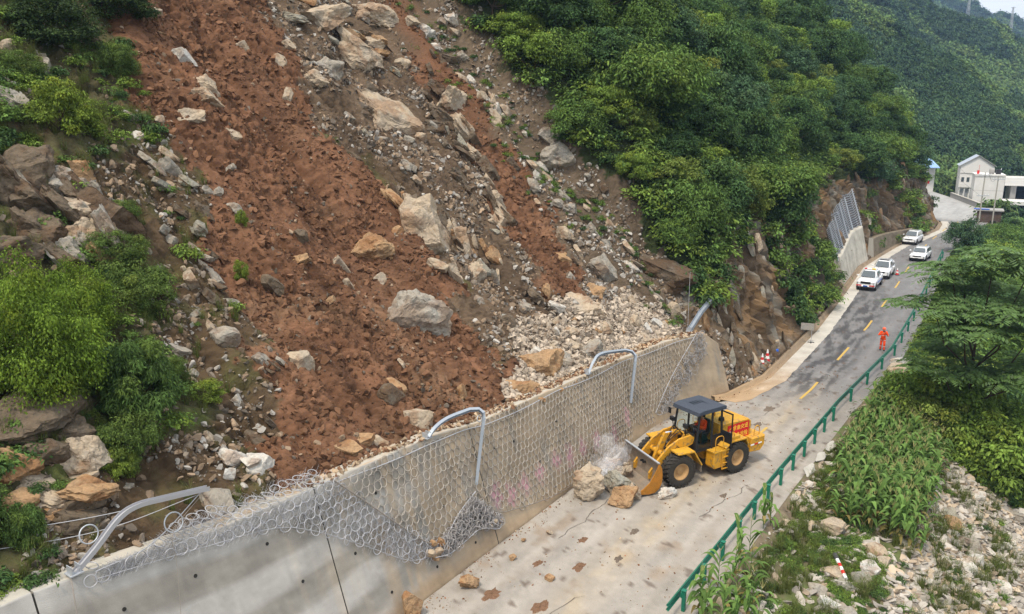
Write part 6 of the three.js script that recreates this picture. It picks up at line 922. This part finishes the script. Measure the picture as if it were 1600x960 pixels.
    for (const z of [-1, 1]) { bones.push([V(0.0, 0.08, z * 0.1), V(0.42, 0.1, z * 0.13), 0.09, 0.072, 2, 0.05], [V(0.42, 0.1, z * 0.13), V(0.5, -0.3, z * 0.13), 0.07, 0.05, 2, 0.03], [V(0.46, -0.35, z * 0.13), V(0.65, -0.35, z * 0.14), 0.045, 0.038, 3, 0.03], [V(-0.03, 0.57, z * 0.18), V(0.1, 0.33, z * 0.28), 0.065, 0.052, 0, 0.04], [V(0.1, 0.33, z * 0.28), V(0.36, 0.4, z * 0.17), 0.052, 0.04, 0, 0.03]); bones.push(...hand(V(0.36, 0.4, z * 0.17), V(0.95, 0.1, -z * 0.2).normalize(), V(0.1, 0.6, -z * 0.7).normalize(), 1)); bones.push([V(0.075, 0.835, z * 0.034), V(0.078, 0.835, z * 0.035), 0.011, 0.011, 3, 0.003], [V(-0.01, 0.8, z * 0.09), V(-0.01, 0.84, z * 0.092), 0.013, 0.013, 1, 0.01]); }
    part('body', figure(bones, [() => ORANGE, () => SKIN, () => [0.04, 0.045, 0.07], () => [0.015, 0.012, 0.012]], 110, V(0.2, 0.3, 0), 0.75), mat, g);
    const L = globalThis.LOADER; g.quaternion.copy(L.quaternion); g.position.copy(V(-0.5, 1.95, 0).applyMatrix4(L.matrixWorld));
  }
}
// ------------------------------------------------------------------ cars
const ringLoft = (secs, n = 20) => {   // secs: [x, halfWidth, y0, y1]; rounded-rectangle sections closed at both ends
  const pos = [], idx = [], e = 0.42; secs.forEach(([x, w, y0, y1]) => { for (let k = 0; k < n; k++) { const a = k / n * 6.28319, c = Math.cos(a), s = Math.sin(a); pos.push(x, (y0 + y1) / 2 + (y1 - y0) / 2 * Math.sign(s) * Math.pow(Math.abs(s), e), w * Math.sign(c) * Math.pow(Math.abs(c), e)); } });
  for (let i = 1; i < secs.length; i++) for (let k = 0; k < n; k++) { const a = (i - 1) * n + k, b = (i - 1) * n + (k + 1) % n; idx.push(a, b, a + n, b, b + n, a + n); }
  for (const i of [0, secs.length - 1]) { const c = pos.length / 3; pos.push(secs[i][0], (secs[i][2] + secs[i][3]) / 2, 0); for (let k = 0; k < n; k++) idx.push(c, i * n + k, i * n + (k + 1) % n); }
  const g = new THREE.BufferGeometry(); g.setAttribute('position', new THREE.Float32BufferAttribute(pos, 3)); g.setIndex(idx); g.computeVertexNormals(); return g;
};
const quad = (...p) => { const b = new THREE.BufferGeometry(); b.setAttribute('position', new THREE.Float32BufferAttribute([0, 1, 2, 0, 2, 3].flatMap((k) => p[k]), 3)); b.computeVertexNormals(); return b; };
const [carTyre, carRim] = wheelParts(0.36, 0.24, 0);
function car(s, T, turn, o, label) {
  const g = thing('parked_car', label, 'car', 'white cars on the road'), W = 0.92, H = o.h ?? 1.72, hood = o.hood ?? 1.02, L = o.len ?? 4.7, x1 = L / 2, belt = hood + 0.04;
  part('body', ringLoft([[x1, W * 0.8, 0.42, hood - 0.2], [x1 - 0.06, W * 0.9, 0.3, hood - 0.12], [x1 - 0.3, W * 0.97, 0.25, hood - 0.03], [x1 - 1.05, W, 0.24, hood + 0.02], [x1 - 1.4, W, 0.24, belt + 0.02], [-x1 + 0.5, W, 0.26, belt + 0.03], [-x1 + 0.12, W * 0.96, 0.3, belt], [-x1, W * 0.88, 0.42, belt - 0.1]]), M.carWhite, g);
  const a0 = x1 - 1.25, a1 = x1 - 1.95, b1 = o.cabEnd ?? -x1 + 0.45, b0 = b1 - 0.22, w0 = W * 0.94, w1 = W * 0.74;
  const cab = part('cabin', ringLoft([[a0 + 0.02, w0 * 0.85, belt - 0.12, belt + 0.0], [(a0 + a1) / 2, (w0 + w1) / 2 * 0.97, belt - 0.12, (belt + H) / 2], [a1, w1, belt - 0.12, H - 0.03], [a1 - 0.5, w1 * 1.02, belt - 0.12, H], [b1 + 0.3, w1, belt - 0.12, H - 0.03], [b1, w1 * 0.95, belt - 0.12, H - 0.12], [b0, w0 * 0.85, belt - 0.12, belt]]), M.carWhite, g);
  const yb = belt + 0.06, yt = H - 0.1;
  part('windscreen', quad([a0 - 0.02, yb, -w0 * 0.8], [a0 - 0.02, yb, w0 * 0.8], [a1 + 0.09, yt, w1 * 0.82], [a1 + 0.09, yt, -w1 * 0.82]).translate(0.07, 0.06, 0), M.carGlass, g);
  for (const z of [-1, 1]) {
    for (const [p, q, r, t] of [[a0 - 0.32, a1 - 0.1, a1 - 0.62, a1 - 0.62], [a1 - 0.7, a1 - 0.7, b1 + 0.75, b1 + 0.75], [b1 + 0.67, b1 + 0.67, b1 + 0.25, b0 + 0.3]]) part('side_window', quad([p, yb, z * (w0 + 0.005)], [t, yb, z * (w0 + 0.005)], [r, yt, z * (w1 + 0.035)], [q, yt, z * (w1 + 0.035)]), M.carGlass, g);
    part('headlight', box(0.16, 0.13, 0.34, x1 - 0.1, hood - 0.23, z * 0.66, 0.04), M.lampGlass, g);
    part('mirror', merge([box(0.12, 0.16, 0.2, a0 - 0.42, belt + 0.13, z * (W + 0.14), 0.04)]), M.carWhite, g);
    part('wheel_arch', cyl(0.43, 0.43, 0.06, 24).rotateX(Math.PI / 2).translate(x1 - 0.88, 0.4, z * (W - 0.035)), M.carBlack, g); part('wheel_arch', cyl(0.43, 0.43, 0.06, 24).rotateX(Math.PI / 2).translate(-x1 + 0.95, 0.4, z * (W - 0.035)), M.carBlack, g);
    for (const x of [x1 - 0.88, -x1 + 0.95]) { const w = new THREE.Group(); w.name = 'wheel'; g.add(w); part('tyre', carTyre, M.rubber, w); const r = part('rim', carRim, M.steel, w); if (z > 0) r.rotation.y = Math.PI; w.position.set(x, 0.36, z * (W - 0.1)); }
  }
  part('grille', box(0.06, o.grille ?? 0.17, 0.95, x1 - 0.025, hood - 0.27, 0, 0.02), M.carBlack, g); part('lower_bumper', box(0.12, 0.2, 1.62, x1 - 0.05, 0.38, 0, 0.05), M.carBlack, g); part('number_plate', box(0.02, 0.11, 0.42, x1 + 0.025, 0.52, 0), o.plate ?? M.blue, g);
  for (const z of [-1, 1]) part('roof_rail', box(1.7, 0.04, 0.04, a1 - 1.0, H + 0.03, z * w1 * 0.82, 0.01), M.steel, g);
  if (o.sunroof) part('sunroof', box(0.75, 0.02, 0.9, a1 - 0.65, H + 0.002, 0, 0.008), M.carBlack, g);
  if (o.beacon) { const b = part('light_bar', box(0.26, 0.1, 1.15, a1 - 0.35, H + 0.08, 0, 0.03), M.white, g); part('amber_lens', box(0.27, 0.1, 0.4, a1 - 0.35, H + 0.085, -0.34, 0.03), M.amber, b); part('red_lens', box(0.27, 0.1, 0.25, a1 - 0.35, H + 0.085, 0.42, 0.03), M.red, b); for (const z of [-0.6, 0.6]) part('red_bumper_stripe', box(0.03, 0.12, 0.5, x1 + 0.0, 0.56, z, 0.008), M.red, g); part('door_stripe', box(2.6, 0.1, 0.012, -0.1, 0.72, -W - 0.004), M.blue, g); }
  const f = U.clone().negate().applyAxisAngle(UP, turn); g.position.copy(P(s, T, 0.014)); g.rotation.y = Math.atan2(-f.z, f.x); return g;
}
car(87.2, -14.35, 0.02, { beacon: true, h: 1.82, hood: 1.1, len: 5.2, grille: 0.26, cabEnd: -0.9 }, 'white pickup with amber light bar and red bumper stripes parked by the pale wall');
car(94.2, -14.25, 0.02, { sunroof: true, plate: M.white }, 'white car with dark sunroof parked behind the pickup with light bar');
car(107.9, -12.35, -0.05, { h: 1.5, hood: 0.92, len: 4.6, plate: M.white }, 'low white sedan standing in the lane nearest the guard rail');
car(121.4, -15.1, -0.08, { plate: M.white }, 'white car parked farthest away beside the low brown wall');
// ------------------------------------------------------------------ cones, barriers, sign stand
function cone(p, label, group, sc = 1) { const g = thing('traffic_cone', label, 'traffic cone', group); part('base', box(0.42, 0.05, 0.42, 0, 0.025, 0, 0.015), M.carBlack, g); [[0.05, 0.24, 0.17, 0.135], [0.24, 0.4, 0.135, 0.1], [0.4, 0.56, 0.1, 0.066], [0.56, 0.78, 0.066, 0.025]].forEach(([a, b, r0, r1], k) => part('band', cyl(r1, r0, b - a - 0.001, 18).translate(0, (a + b) / 2, 0), k % 2 ? M.white : M.red, g)); g.position.copy(p); g.scale.setScalar(sc); }
cone(P(95.4, -13.0, 0.014), 'red and white traffic cone standing alone in the road near the white cars');
cone(P(53.9, -15.25, 0.13), 'nearer of two red and white cones at the foot of the rock cut', 'cones by the rock cut', 1.15); cone(P(54.9, -15.2, 0.13), 'farther of two red and white cones at the foot of the rock cut', 'cones by the rock cut', 1.25);
{ const g = thing('water_jug', 'blue plastic drum standing beside the two cones', 'drum'); part('drum_body', new THREE.LatheGeometry([[0.001, 0], [0.15, 0], [0.17, 0.04], [0.165, 0.25], [0.175, 0.28], [0.165, 0.31], [0.17, 0.55], [0.15, 0.62], [0.05, 0.68], [0.05, 0.75], [0.001, 0.75]].map(([a, b]) => new THREE.Vector2(a, b)), 20), M.blue, g); part('cap', cyl(0.06, 0.06, 0.06, 14).translate(0, 0.78, 0), M.carBlack, g); g.position.copy(P(56.3, -15.0, 0.13)); g.scale.setScalar(1.1); }
{ const g = thing('sign_stand', 'weathered grey board on a thin stand at the gutter', 'sign'); const bd = part('board', box(0.03, 0.55, 0.95, 0, 1.25, -0.35, 0.006), std({ color: lin(0.36, 0.34, 0.31), map: TX.rockTint, roughness: 0.8 }), g); part('pole', cyl(0.022, 0.022, 1.5, 8).translate(0.03, 0.75, 0), M.steel, g); part('foot', merge([box(0.5, 0.05, 0.08, 0, 0.025, 0), box(0.08, 0.05, 0.5, 0, 0.026, 0)]), M.carBlack, g); g.position.copy(P(62.3, -14.0, 0.016)); g.rotation.y = YAW_U + 0.25; }

// ------------------------------------------------------------------ buildings at the bend
const plaster = std({ color: lin(0.74, 0.73, 0.71), map: TX.concrete, roughness: 0.9 }), greyPlaster = std({ color: lin(0.34, 0.33, 0.32), map: TX.concrete }), blueRoof = std({ color: lin(0.22, 0.36, 0.6), roughness: 0.45, metalness: 0.2 }), paleRoof = std({ color: lin(0.42, 0.47, 0.55), roughness: 0.45, metalness: 0.2 });
const winMat = M.carGlass, shutter = std({ color: lin(0.3, 0.31, 0.32), roughness: 0.6, metalness: 0.3 });
function blockAt(s, T, turn) { const g = new THREE.Group(); g.position.copy(P(s, T, 0)); g.rotation.y = YAW_U + turn; return g; }
{ // local x runs along the street front to the right in view, z towards the camera
  const b = thing('white_building', 'white flat-roofed house block with blank side wall facing the bend', 'building'); b.position.copy(P(183, -10.4, 0)); b.rotation.y = -0.42; b.scale.set(0.52, 0.84, 0.6);
  part('wall', box(9.8, 7.6, 9, 0, 2.9, -4.5), plaster, b); const par = part('parapet', merge([box(10.2, 0.35, 9.4, 0, 6.85, -4.5)]), plaster, b);
  part('panel_seam', merge([box(9.7, 0.05, 0.02, 0, 6.3, 0.008), box(9.7, 0.05, 0.02, 0, 3.3, 0.008)]), greyPlaster, b); for (let k = 0; k < 6; k++) part('damp_course_block', box(1.55, 0.5, 0.06, -4.0 + k * 1.6, 0.35, 0.03), greyPlaster, b);
  part('side_wall', box(0.1, 7.4, 8.8, 4.96, 2.9, -4.5), greyPlaster, b); part('chimney', merge([box(0.8, 0.9, 0.6, -3.9, 7.4, -2)]), M.red, par); part('flag', box(0.1, 1.4, 0.1, -3.7, 8.4, -2), M.red, par); part('roof_drum', merge([cyl(0.8, 0.8, 1.6, 16).rotateZ(1.57).translate(0.6, 7.6, -2.2)]), greyPlaster, par); part('roof_shed', box(1.6, 1.1, 1.4, 2.8, 7.5, -2.6), M.carBlack, par);
}
{
  const b = thing('gabled_house', 'white gabled house with pale blue roof behind the flat block', 'building'); b.position.copy(P(201, -13.6, 0)); b.rotation.y = -0.42; b.scale.set(0.45, 0.68, 0.45);
  const sh = new THREE.Shape([[-8, -1], [6.2, -1], [6.2, 9.6], [-0.8, 12.6], [-8, 9.6]].map(([x, y]) => new THREE.Vector2(x, y))); part('gable_wall', new THREE.ExtrudeGeometry(sh, { depth: 14, bevelEnabled: false }).translate(0, 0, -14), plaster, b);
  const roof = part('roof', merge([quad([-8.7, 9.5, 0.6], [-0.8, 12.85, 0.6], [-0.8, 12.85, -15], [-8.7, 9.5, -15]), quad([-0.8, 12.85, 0.6], [6.9, 9.5, 0.6], [6.9, 9.5, -15], [-0.8, 12.85, -15])]), paleRoof, b); part('verge', merge([rod(V(-8.7, 9.45, 0.62), V(-0.8, 12.8, 0.62), 0.12, 6), rod(V(-0.8, 12.8, 0.62), V(6.9, 9.45, 0.62), 0.12, 6)]), greyPlaster, roof);
  part('string_course', box(14.2, 0.25, 0.12, -0.9, 7.2, 0.04), greyPlaster, b);
  for (let k = 0; k < 3; k++) { part('column', box(0.4, 3.6, 0.4, -7.6 + k * 2.2, 0.8, 0.9), plaster, b); const w = part('shutter_door', box(1.5, 3.0, 0.1, -6.6 + k * 2.2, 0.7, 0.02), shutter, b); }
  part('balcony', merge([box(7, 0.25, 1.4, -4.6, 2.9, 0.7), box(7, 0.9, 0.06, -4.6, 3.5, 1.36)]), plaster, b);
  for (let k = 0; k < 3; k++) { const w = part('window', box(1.2, 1.5, 0.06, -6.6 + k * 2.3, 5.2, 0.03), winMat, b); part('frame', merge([box(1.36, 0.08, 0.1, -6.6 + k * 2.3, 5.98, 0.04), box(1.36, 0.08, 0.1, -6.6 + k * 2.3, 4.42, 0.04)]), plaster, w); }
}
{ const b = thing('blue_roofed_shed', 'low shed with bright blue roof left of the gabled house', 'building'); b.position.copy(P(206, -26.5, 0)); b.rotation.y = -0.2; part('wall', box(8, 6.5, 7, 0, 2.2, -3.5), plaster, b); part('roof', merge([box(8.8, 0.15, 8, 0, 5.8, -3.4).rotateX(0.22)]), blueRoof, b); for (let k = 0; k < 3; k++) part('window', box(1.1, 1.3, 0.06, -2.5 + k * 2.4, 3.6, 0.03), winMat, b); part('shop_sign', box(6, 0.7, 0.1, 0, 2.2, 0.1), M.red, b); }
{ const b = thing('yard_wall', 'grey kerb wall in front of the white block at the bend', 'wall'); const pts = []; for (let k = 0; k <= 12; k++) pts.push(P(lerp(172, 196, k / 12), lerp(-9.9, -17.9, k / 12), 0.35)); part('wall_run', sweep(pts, [[-0.2, -0.6], [0.2, -0.6], [0.2, 0.55], [-0.2, 0.55]], UP), greyPlaster, b); part('coping', sweep(pts.map((p) => p.clone().add(V(0, 0.6, 0))), [[-0.26, -0.04], [0.26, -0.04], [0.26, 0.06], [-0.26, 0.06]], UP), M.concrete, b); }
{ const b = thing('brick_hut', 'small dark hut between the two utility poles', 'hut'); b.position.copy(P(152, -8.0, -1.5)); b.rotation.y = -0.5; part('wall', box(3.4, 4.0, 3, 0, 1.4, -1.5), std({ color: lin(0.12, 0.085, 0.07), map: TX.rockTint }), b); part('roof', box(4, 0.18, 3.6, 0, 3.5, -1.5), greyPlaster, b); part('door', box(0.9, 1.9, 0.06, 0.6, 0.9, 0.03), M.carBlack, b); part('blue_sheet', box(2.2, 0.1, 0.8, -1.2, 3.68, -0.2), M.blue, b); }
{ const b = thing('blue_shed', 'blue-grey shed with yellow boards at the right edge', 'building'); b.position.copy(P(128, -0.2, rightY(128, -0.2) + 1)); b.rotation.y = -0.5; part('wall', box(5, 6, 5, 1.5, 1, -2.5), std({ color: lin(0.2, 0.23, 0.28), roughness: 0.6 }), b); part('roof', box(5.6, 0.15, 5.6, 1.5, 4.1, -2.5), blueRoof, b); for (let k = 0; k < 2; k++) part('yellow_board', box(0.9, 0.8, 0.05, -0.4 + k * 1.05, 1.7, 0.03), M.amber, b); }
function pole(s, T, h, y0, label, arms) { const g = thing('utility_pole', label, 'utility pole', 'utility poles'); part('mast', cyl(0.075, 0.12, h, 12).translate(0, h / 2, 0), M.concrete, g); arms.forEach((y) => { const c = part('crossarm', box(1.9, 0.1, 0.1, 0, y, 0.14), M.steel, g); for (const x of [-0.85, -0.4, 0.4, 0.85]) part('insulator', cyl(0.035, 0.05, 0.18, 8).translate(x, y + 0.14, 0.14), M.white, c); }); g.position.copy(P(s, T, y0)); return g; }
pole(140.9, -8.7, 9.4, -0.6, 'left concrete utility pole with two crossarms in front of the white block', [9.0, 5.9]); pole(146.3, -7.2, 9.2, -1.2, 'right pale concrete utility pole beside the dark hut', [8.7]); 
{ const wire = (a, b, label) => { const m = a.clone().lerp(b, 0.5); m.y -= 0.8; one('power_line', tube([a, m, b], 0.02, 24, 4), M.carBlack, label, 'cable'); }; wire(P(141, -9.2, 8.5), P(180, -16, 7.5), 'upper cable from the left pole to the white block'); wire(P(141, -8.2, 8.5), P(146.3, -7.4, 7.6), 'short cable between the two poles'); wire(P(141, -9.2, 5.4), P(192, -19, 8), 'lower cable from the left pole to the gabled house'); }
{ // road bridge over the river at the right edge
  const g = thing('bridge', 'pale concrete bridge with railings far off at the right edge', 'bridge'); g.position.copy(P(232, -4.5, 1.2)); g.rotation.y = -0.35; part('deck', box(60, 1.1, 7, 20, 0, 0), plaster, g); part('lower_deck', box(60, 0.9, 6, 20, -4.2, 6), plaster, g); for (const z of [-3.4, 3.4]) part('parapet', box(60, 0.8, 0.2, 20, 0.95, z), plaster, g); for (let k = 0; k < 5; k++) part('pier', box(1.2, 14, 5, -4 + k * 12, -7.5, 0), greyPlaster, g); for (let k = 0; k < 10; k++) part('lamp_post', rod(V(-6 + k * 6, 0.5, -3.4), V(-6 + k * 6, 3.2, -3.4), 0.06), M.white, g);
}
// ------------------------------------------------------------------ mountains behind
function mountain(name, ridge, base, mat, colour, seed, amp) {   // ridge and base: matching rows of points; the back falls away behind the ridge
  const n = 90, m = 50, rc = new THREE.CatmullRomCurve3(ridge), bc = new THREE.CatmullRomCurve3(base);
  const at = (u, v) => { const p = bc.getPoint(u).lerp(rc.getPoint(u), Math.min(v, 1)); if (v > 1) { const out = rc.getPoint(u).sub(bc.getPoint(u)).setY(0).normalize(); p.addScaledVector(out, (v - 1) * 260); p.y -= (v - 1) * 190; } const w = Math.sin(Math.min(v, 1) * 2.6); p.y += amp * fbm(p.x * 0.012, p.z * 0.012, seed, 4) * w; return p; };
  setting(name, gridGeo(n, m, (i, j) => at(i / (n - 1), j / (m - 1) * 1.35), () => colour, (i, j) => [i, j]), mat); return at;
}
const RID1 = [[89, 89, -318], [115, 59, -309], [133, 53, -313], [153, 41, -315], [168, 36, -319], [183, 28, -322], [201, 17, -322], [235, 0, -323], [270, -10, -322]].map((a) => V(...a));
const BAS1 = [[63, -7, -206], [82, -7, -209], [96, -8, -214], [111, -7, -218], [122, -3, -224], [134, -3, -229], [153, -3, -240], [177, -3, -242], [205, -4, -245]].map((a) => V(...a));
const RID2 = [[161, 165, -494], [194, 116, -483], [233, 77, -487], [259, 72, -496], [277, 68, -498], [292, 65, -501], [307, 54, -504], [327, 40, -503], [385, 11, -511]].map((a) => V(...a));
const BAS2 = [[128, -2, -358], [153, -2, -359], [179, -2, -358], [196, -2, -360], [210, -4, -364], [222, -5, -368], [234, -7, -372], [250, -9, -374], [291, -12, -381]].map((a) => V(...a));
const RID3 = [[403, 205, -1077], [474, 165, -1048], [514, 153, -1029], [546, 142, -1012], [568, 121, -1000], [597, 127, -1018], [626, 114, -1024], [672, 91, -994]].map((a) => V(...a));
const BAS3 = [[310, 5, -791], [362, 5, -769], [391, 6, -755], [414, 6, -742], [429, 6, -734], [455, 6, -753], [478, 6, -762], [511, 6, -741]].map((a) => V(...a));
const mm = std({ vertexColors: true, roughness: 1 });
const m1 = mountain('mountain', RID1, BAS1, mm, [0.04, 0.058, 0.022], 201, 14), m2 = mountain('mountain', RID2, BAS2, mm, [0.035, 0.052, 0.022], 203, 16), m3 = mountain('mountain', RID3, BAS3, mm, [0.04, 0.055, 0.026], 205, 18);
{ // far woods as one mass each
  const r = rng(31), c = [0, 1, 2].map((k) => leafCloud({ seed: 500 + k, rx: 2.6, ry: 2.6, rz: 2.6, clumps: 16, leaves: 950, len: 0.85, wid: 0.42, rc: 0.36, tint: [[0.06, 0.112, 0.05], [0.038, 0.078, 0.042], [0.088, 0.145, 0.05]][k], lift: 1.6 }));
  for (const [at, count, sc, lab] of [[m1, 6200, 1.0, 'dense green wood covering the nearer mountain side'], [m2, 5200, 1.5, 'darker wood covering the farther mountain side'], [m3, 2200, 2.6, 'hazy wood on the farthest ridge']]) {
    const bag = [[], [], []]; for (let k = 0; k < count; k++) { const p = at(r(), r() * 1.06), s = sc * (0.7 + r() * 0.6); p.y -= 0.8 * s; const v = 0.75 + 0.5 * r() + 0.5 * fbm(p.x * 0.02, p.z * 0.02, 209, 3); bag[nz(p.x * 0.03, p.z * 0.03, 211) > 0.12 ? 2 : k % 2].push([M4(p, new THREE.Quaternion().setFromAxisAngle(UP, r() * 6.28), V(s, s * (0.8 + r() * 0.4), s)), lin(v, v, v)]); } bag.forEach((b, k) => instanced('distant_wood', c[k], LEAF, b, null, lab, 'wood'));
  }
  const bag = [[], [], []]; for (let k = 0; k < 260; k++) { const s = 152 + r() * 110, T = -8 + (s - 150) * 0.03 + r() * 16, sc = 0.5 + r() * 0.5; bag[k % 3].push([M4(P(s, T, rightY(s, T) - 0.4), new THREE.Quaternion().setFromAxisAngle(UP, r() * 6.28), sc), lin(1, 1, 1)]); } bag.forEach((b, k) => instanced('valley_wood', c[k], LEAF, b, null, 'trees massed in the valley beside the bridge', 'wood'));
}
for (const [at, h, lab] of [[V(269, 77, -497), 9, 'left lattice mast on the skyline ridge'], [V(299, 67, -503), 13, 'right lattice mast on the skyline ridge']]) {
  const g = thing('lattice_mast', lab, 'mast'), list = [], p = at; for (const [x, z] of [[-1, -1], [1, -1], [1, 1], [-1, 1]]) list.push(rod(V(x * 0.9, -8, z * 0.9), V(x * 0.25, h, z * 0.25), 0.12, 4)); part('mast_legs', merge(list), M.steel, g); for (let k = 0; k < 6; k++) { const y = k / 6 * h, w = lerp(0.9, 0.25, (y + 8) / (h + 8)); part('brace', merge([rod(V(-w, y, w), V(w, y + h / 6, w), 0.08, 4), rod(V(w, y, w), V(-w, y + h / 6, w), 0.08, 4)]), M.steel, g); } part('crossarm', merge([box(3, 0.2, 0.2, 0, h - 0.5, 0), box(2.2, 0.2, 0.2, 0, h - 2.5, 0)]), M.steel, g); g.position.copy(p);
}
// ------------------------------------------------------------------ dust at the bucket
{ const r = rng(8), it = []; for (let k = 0; k < 11; k++) { const t = k / 11, s = 31.9 + (r() - 0.5) * 1.2, T = -15.8 + (r() - 0.5) * 0.9, a = 0.35 + r() * 0.4; it.push([M4(P(s + t * 0.6, T - t * 0.4, 0.35 + 1.5 * t), rq(r), V(a, a * 0.8, a))]); }
  const g = new THREE.IcosahedronGeometry(1, 3), p = g.attributes.position; for (let i = 0; i < p.count; i++) { const q = V(p.getX(i), p.getY(i), p.getZ(i)); q.multiplyScalar(1 + 0.35 * nz(q.x * 2, q.y * 2, q.z * 2)); p.setXYZ(i, q.x, q.y, q.z); } g.computeVertexNormals();
  instanced('dust_cloud', g, std({ color: lin(0.9, 0.91, 0.95), transparent: true, opacity: 0.05, roughness: 1 }), it, null, 'thin grey dust hanging between the boulders and the bucket', 'dust'); }
scene.fog = new THREE.FogExp2(0x9fc0ee, 0.00022);
// ------------------------------------------------------------------ labels that single out each repeat
{
  const ORD = ['nearest', 'second nearest', 'third nearest', 'fourth nearest', 'fifth nearest', 'sixth nearest', 'seventh nearest', 'eighth nearest', 'ninth nearest', 'tenth nearest'], nth = (k) => ['first', 'second', 'third', 'fourth', 'fifth', 'sixth', 'seventh', 'eighth', 'ninth', 'tenth', 'eleventh', 'twelfth', 'thirteenth', 'fourteenth', 'fifteenth', 'sixteenth', 'seventeenth', 'eighteenth', 'nineteenth', 'twentieth'][k] ?? `${k + 1}th`;
  const MARK = { slide: [[38.9, -41.9, 'the long top slab'], [44.7, -42.1, 'the cracked tan boulder'], [40.4, -39.8, 'the layered tilted slab'], [39.2, -35.7, 'the broad flat pale slab'], [21.2, -33.8, 'the whitish block on the left'], [24.5, -35.5, 'the two stacked tan slabs'], [33.8, -28.9, 'the tallest standing slab'], [28.3, -24.8, 'the biggest grey boulder'], [25.4, -28.4, 'the rust brown block'], [36.5, -26, 'the tan wedge in grey rubble'], [20.9, -23.4, 'the crumbling tan rock'], [49.8, -20.9, 'the big dark slab'], [44.2, -23.9, 'the leaning grey slab'], [33.3, -20.3, 'the large brown wall-top boulder'], [23, -18.8, 'the near hooked post'], [28, -18.8, 'the tan block on the wall top'], [37, -18.6, 'the far hooked post'], [43.5, -18.5, 'the far end of the wall top'], [40.8, -22.5, 'the slab topping the crushed stone'], [47.8, -29.3, 'the tall striped boulder'], [16.5, -24.9, 'the grey-green boulder'], [16.3, -22.7, 'the chalk white slab'], [14.5, -20.7, 'the three pale blocks'], [15, -30.8, 'the left cliff'], [9.6, -22.5, 'the massive overhang rock'], [30.5, -33, 'the middle of the red soil'], [18, -37, 'the top left weeds']],
    cut: [[53, -16, 'the two cones'], [62, -16, 'the grey board'], [75, -17.5, 'the middle of the cut'], [82, -18, 'the pale wall']], cutfar: [[104, -18.5, 'the pale wall'], [116, -18, 'the low brown wall'], [130, -17, 'the bend'], [143, -16, 'the slope nose']],
    wood: [[50, -24, 'the big dark slab'], [50, -29, 'the tall striped boulder'], [50.5, -35, 'the upper slide edge'], [58, -21, 'the near rock cut'], [62, -30, 'the dense mid-slope'], [66, -38, 'the upper mid-slope'], [74, -21, 'the middle rock cut'], [80, -30, 'the slope above the cut'], [90, -26, 'the net screen'], [97, -36, 'the slope over the net screen'], [108, -24, 'the low brown wall'], [120, -30, 'the far slope'], [133, -22, 'the far cliff'], [142, -30, 'the slope nose']],
    bank: [[51, -3, 'the tall sumac'], [58, -2, 'the thicket behind the sumac'], [66, -4, 'the rail beyond the worker'], [78, -4, 'the parked pickup'], [92, -5, 'the traffic cone'], [106, -7, 'the low sedan'], [120, -6, 'the willow bush'], [138, -5, 'the utility poles']],
    rubble: [[39.5, -0.9, 'the grey bank boulder'], [33, -0.4, 'the long tan bank boulder'], [31.9, -5.3, 'the striped marker post'], [34.6, -6.1, 'the tan heap boulder'], [44, -1.5, 'the upper rubble bank'], [27, -1, 'the bottom of the rubble bank']] };
  const bins = {};
  RELABEL.forEach((e) => { const [o, what, s, T, kind] = e; if (!MARK[kind]) return; let best, bd = 1e9; for (const m of MARK[kind]) { const q = Math.hypot(s - m[0], (T - m[1]) * 1.2); if (q < bd) { bd = q; best = m; } } const ds = s - best[0], dT = T - best[1], dir = Math.abs(ds) > Math.abs(dT) ? (ds > 0 ? 'right of' : 'left of') : kind === 'bank' || kind === 'rubble' ? (dT > 0 ? 'downhill from' : 'uphill from') : dT > 0 ? 'below' : 'above'; (bins[`${what}|${dir}|${best[2]}`] ??= []).push([o, bd]); });
  for (const [k, list] of Object.entries(bins)) { const [what, dir, mark] = k.split('|'); list.sort((a, b) => a[1] - b[1]).forEach(([o], i) => { o.userData.label = list.length > 1 ? `${what} ${dir} ${mark}, ${ORD[i] ?? nth(i) + ' nearest'} of ${list.length}` : `only ${what} ${dir} ${mark}`; }); }
  const rows = {}; RELABEL.filter((e) => e[4] === 'field').forEach((e) => (rows[e[2].toFixed(1)] ??= []).push(e)); Object.keys(rows).sort((a, b) => a - b).forEach((k, i) => rows[k].sort((a, b) => a[3] - b[3]).forEach((e, j) => { e[0].userData.label = `maize plant, ${nth(j)} from the rail in the ${nth(i)} row up from the tumbled stones`; }));
  RELABEL.filter((e) => e[4] === 'railmaize').sort((a, b) => a[2] - b[2]).forEach((e, i) => { e[0].userData.label = `roadside maize plant at the near rail end, ${nth(i)} counting away from the camera`; });
}
renderer.render(scene, camera);
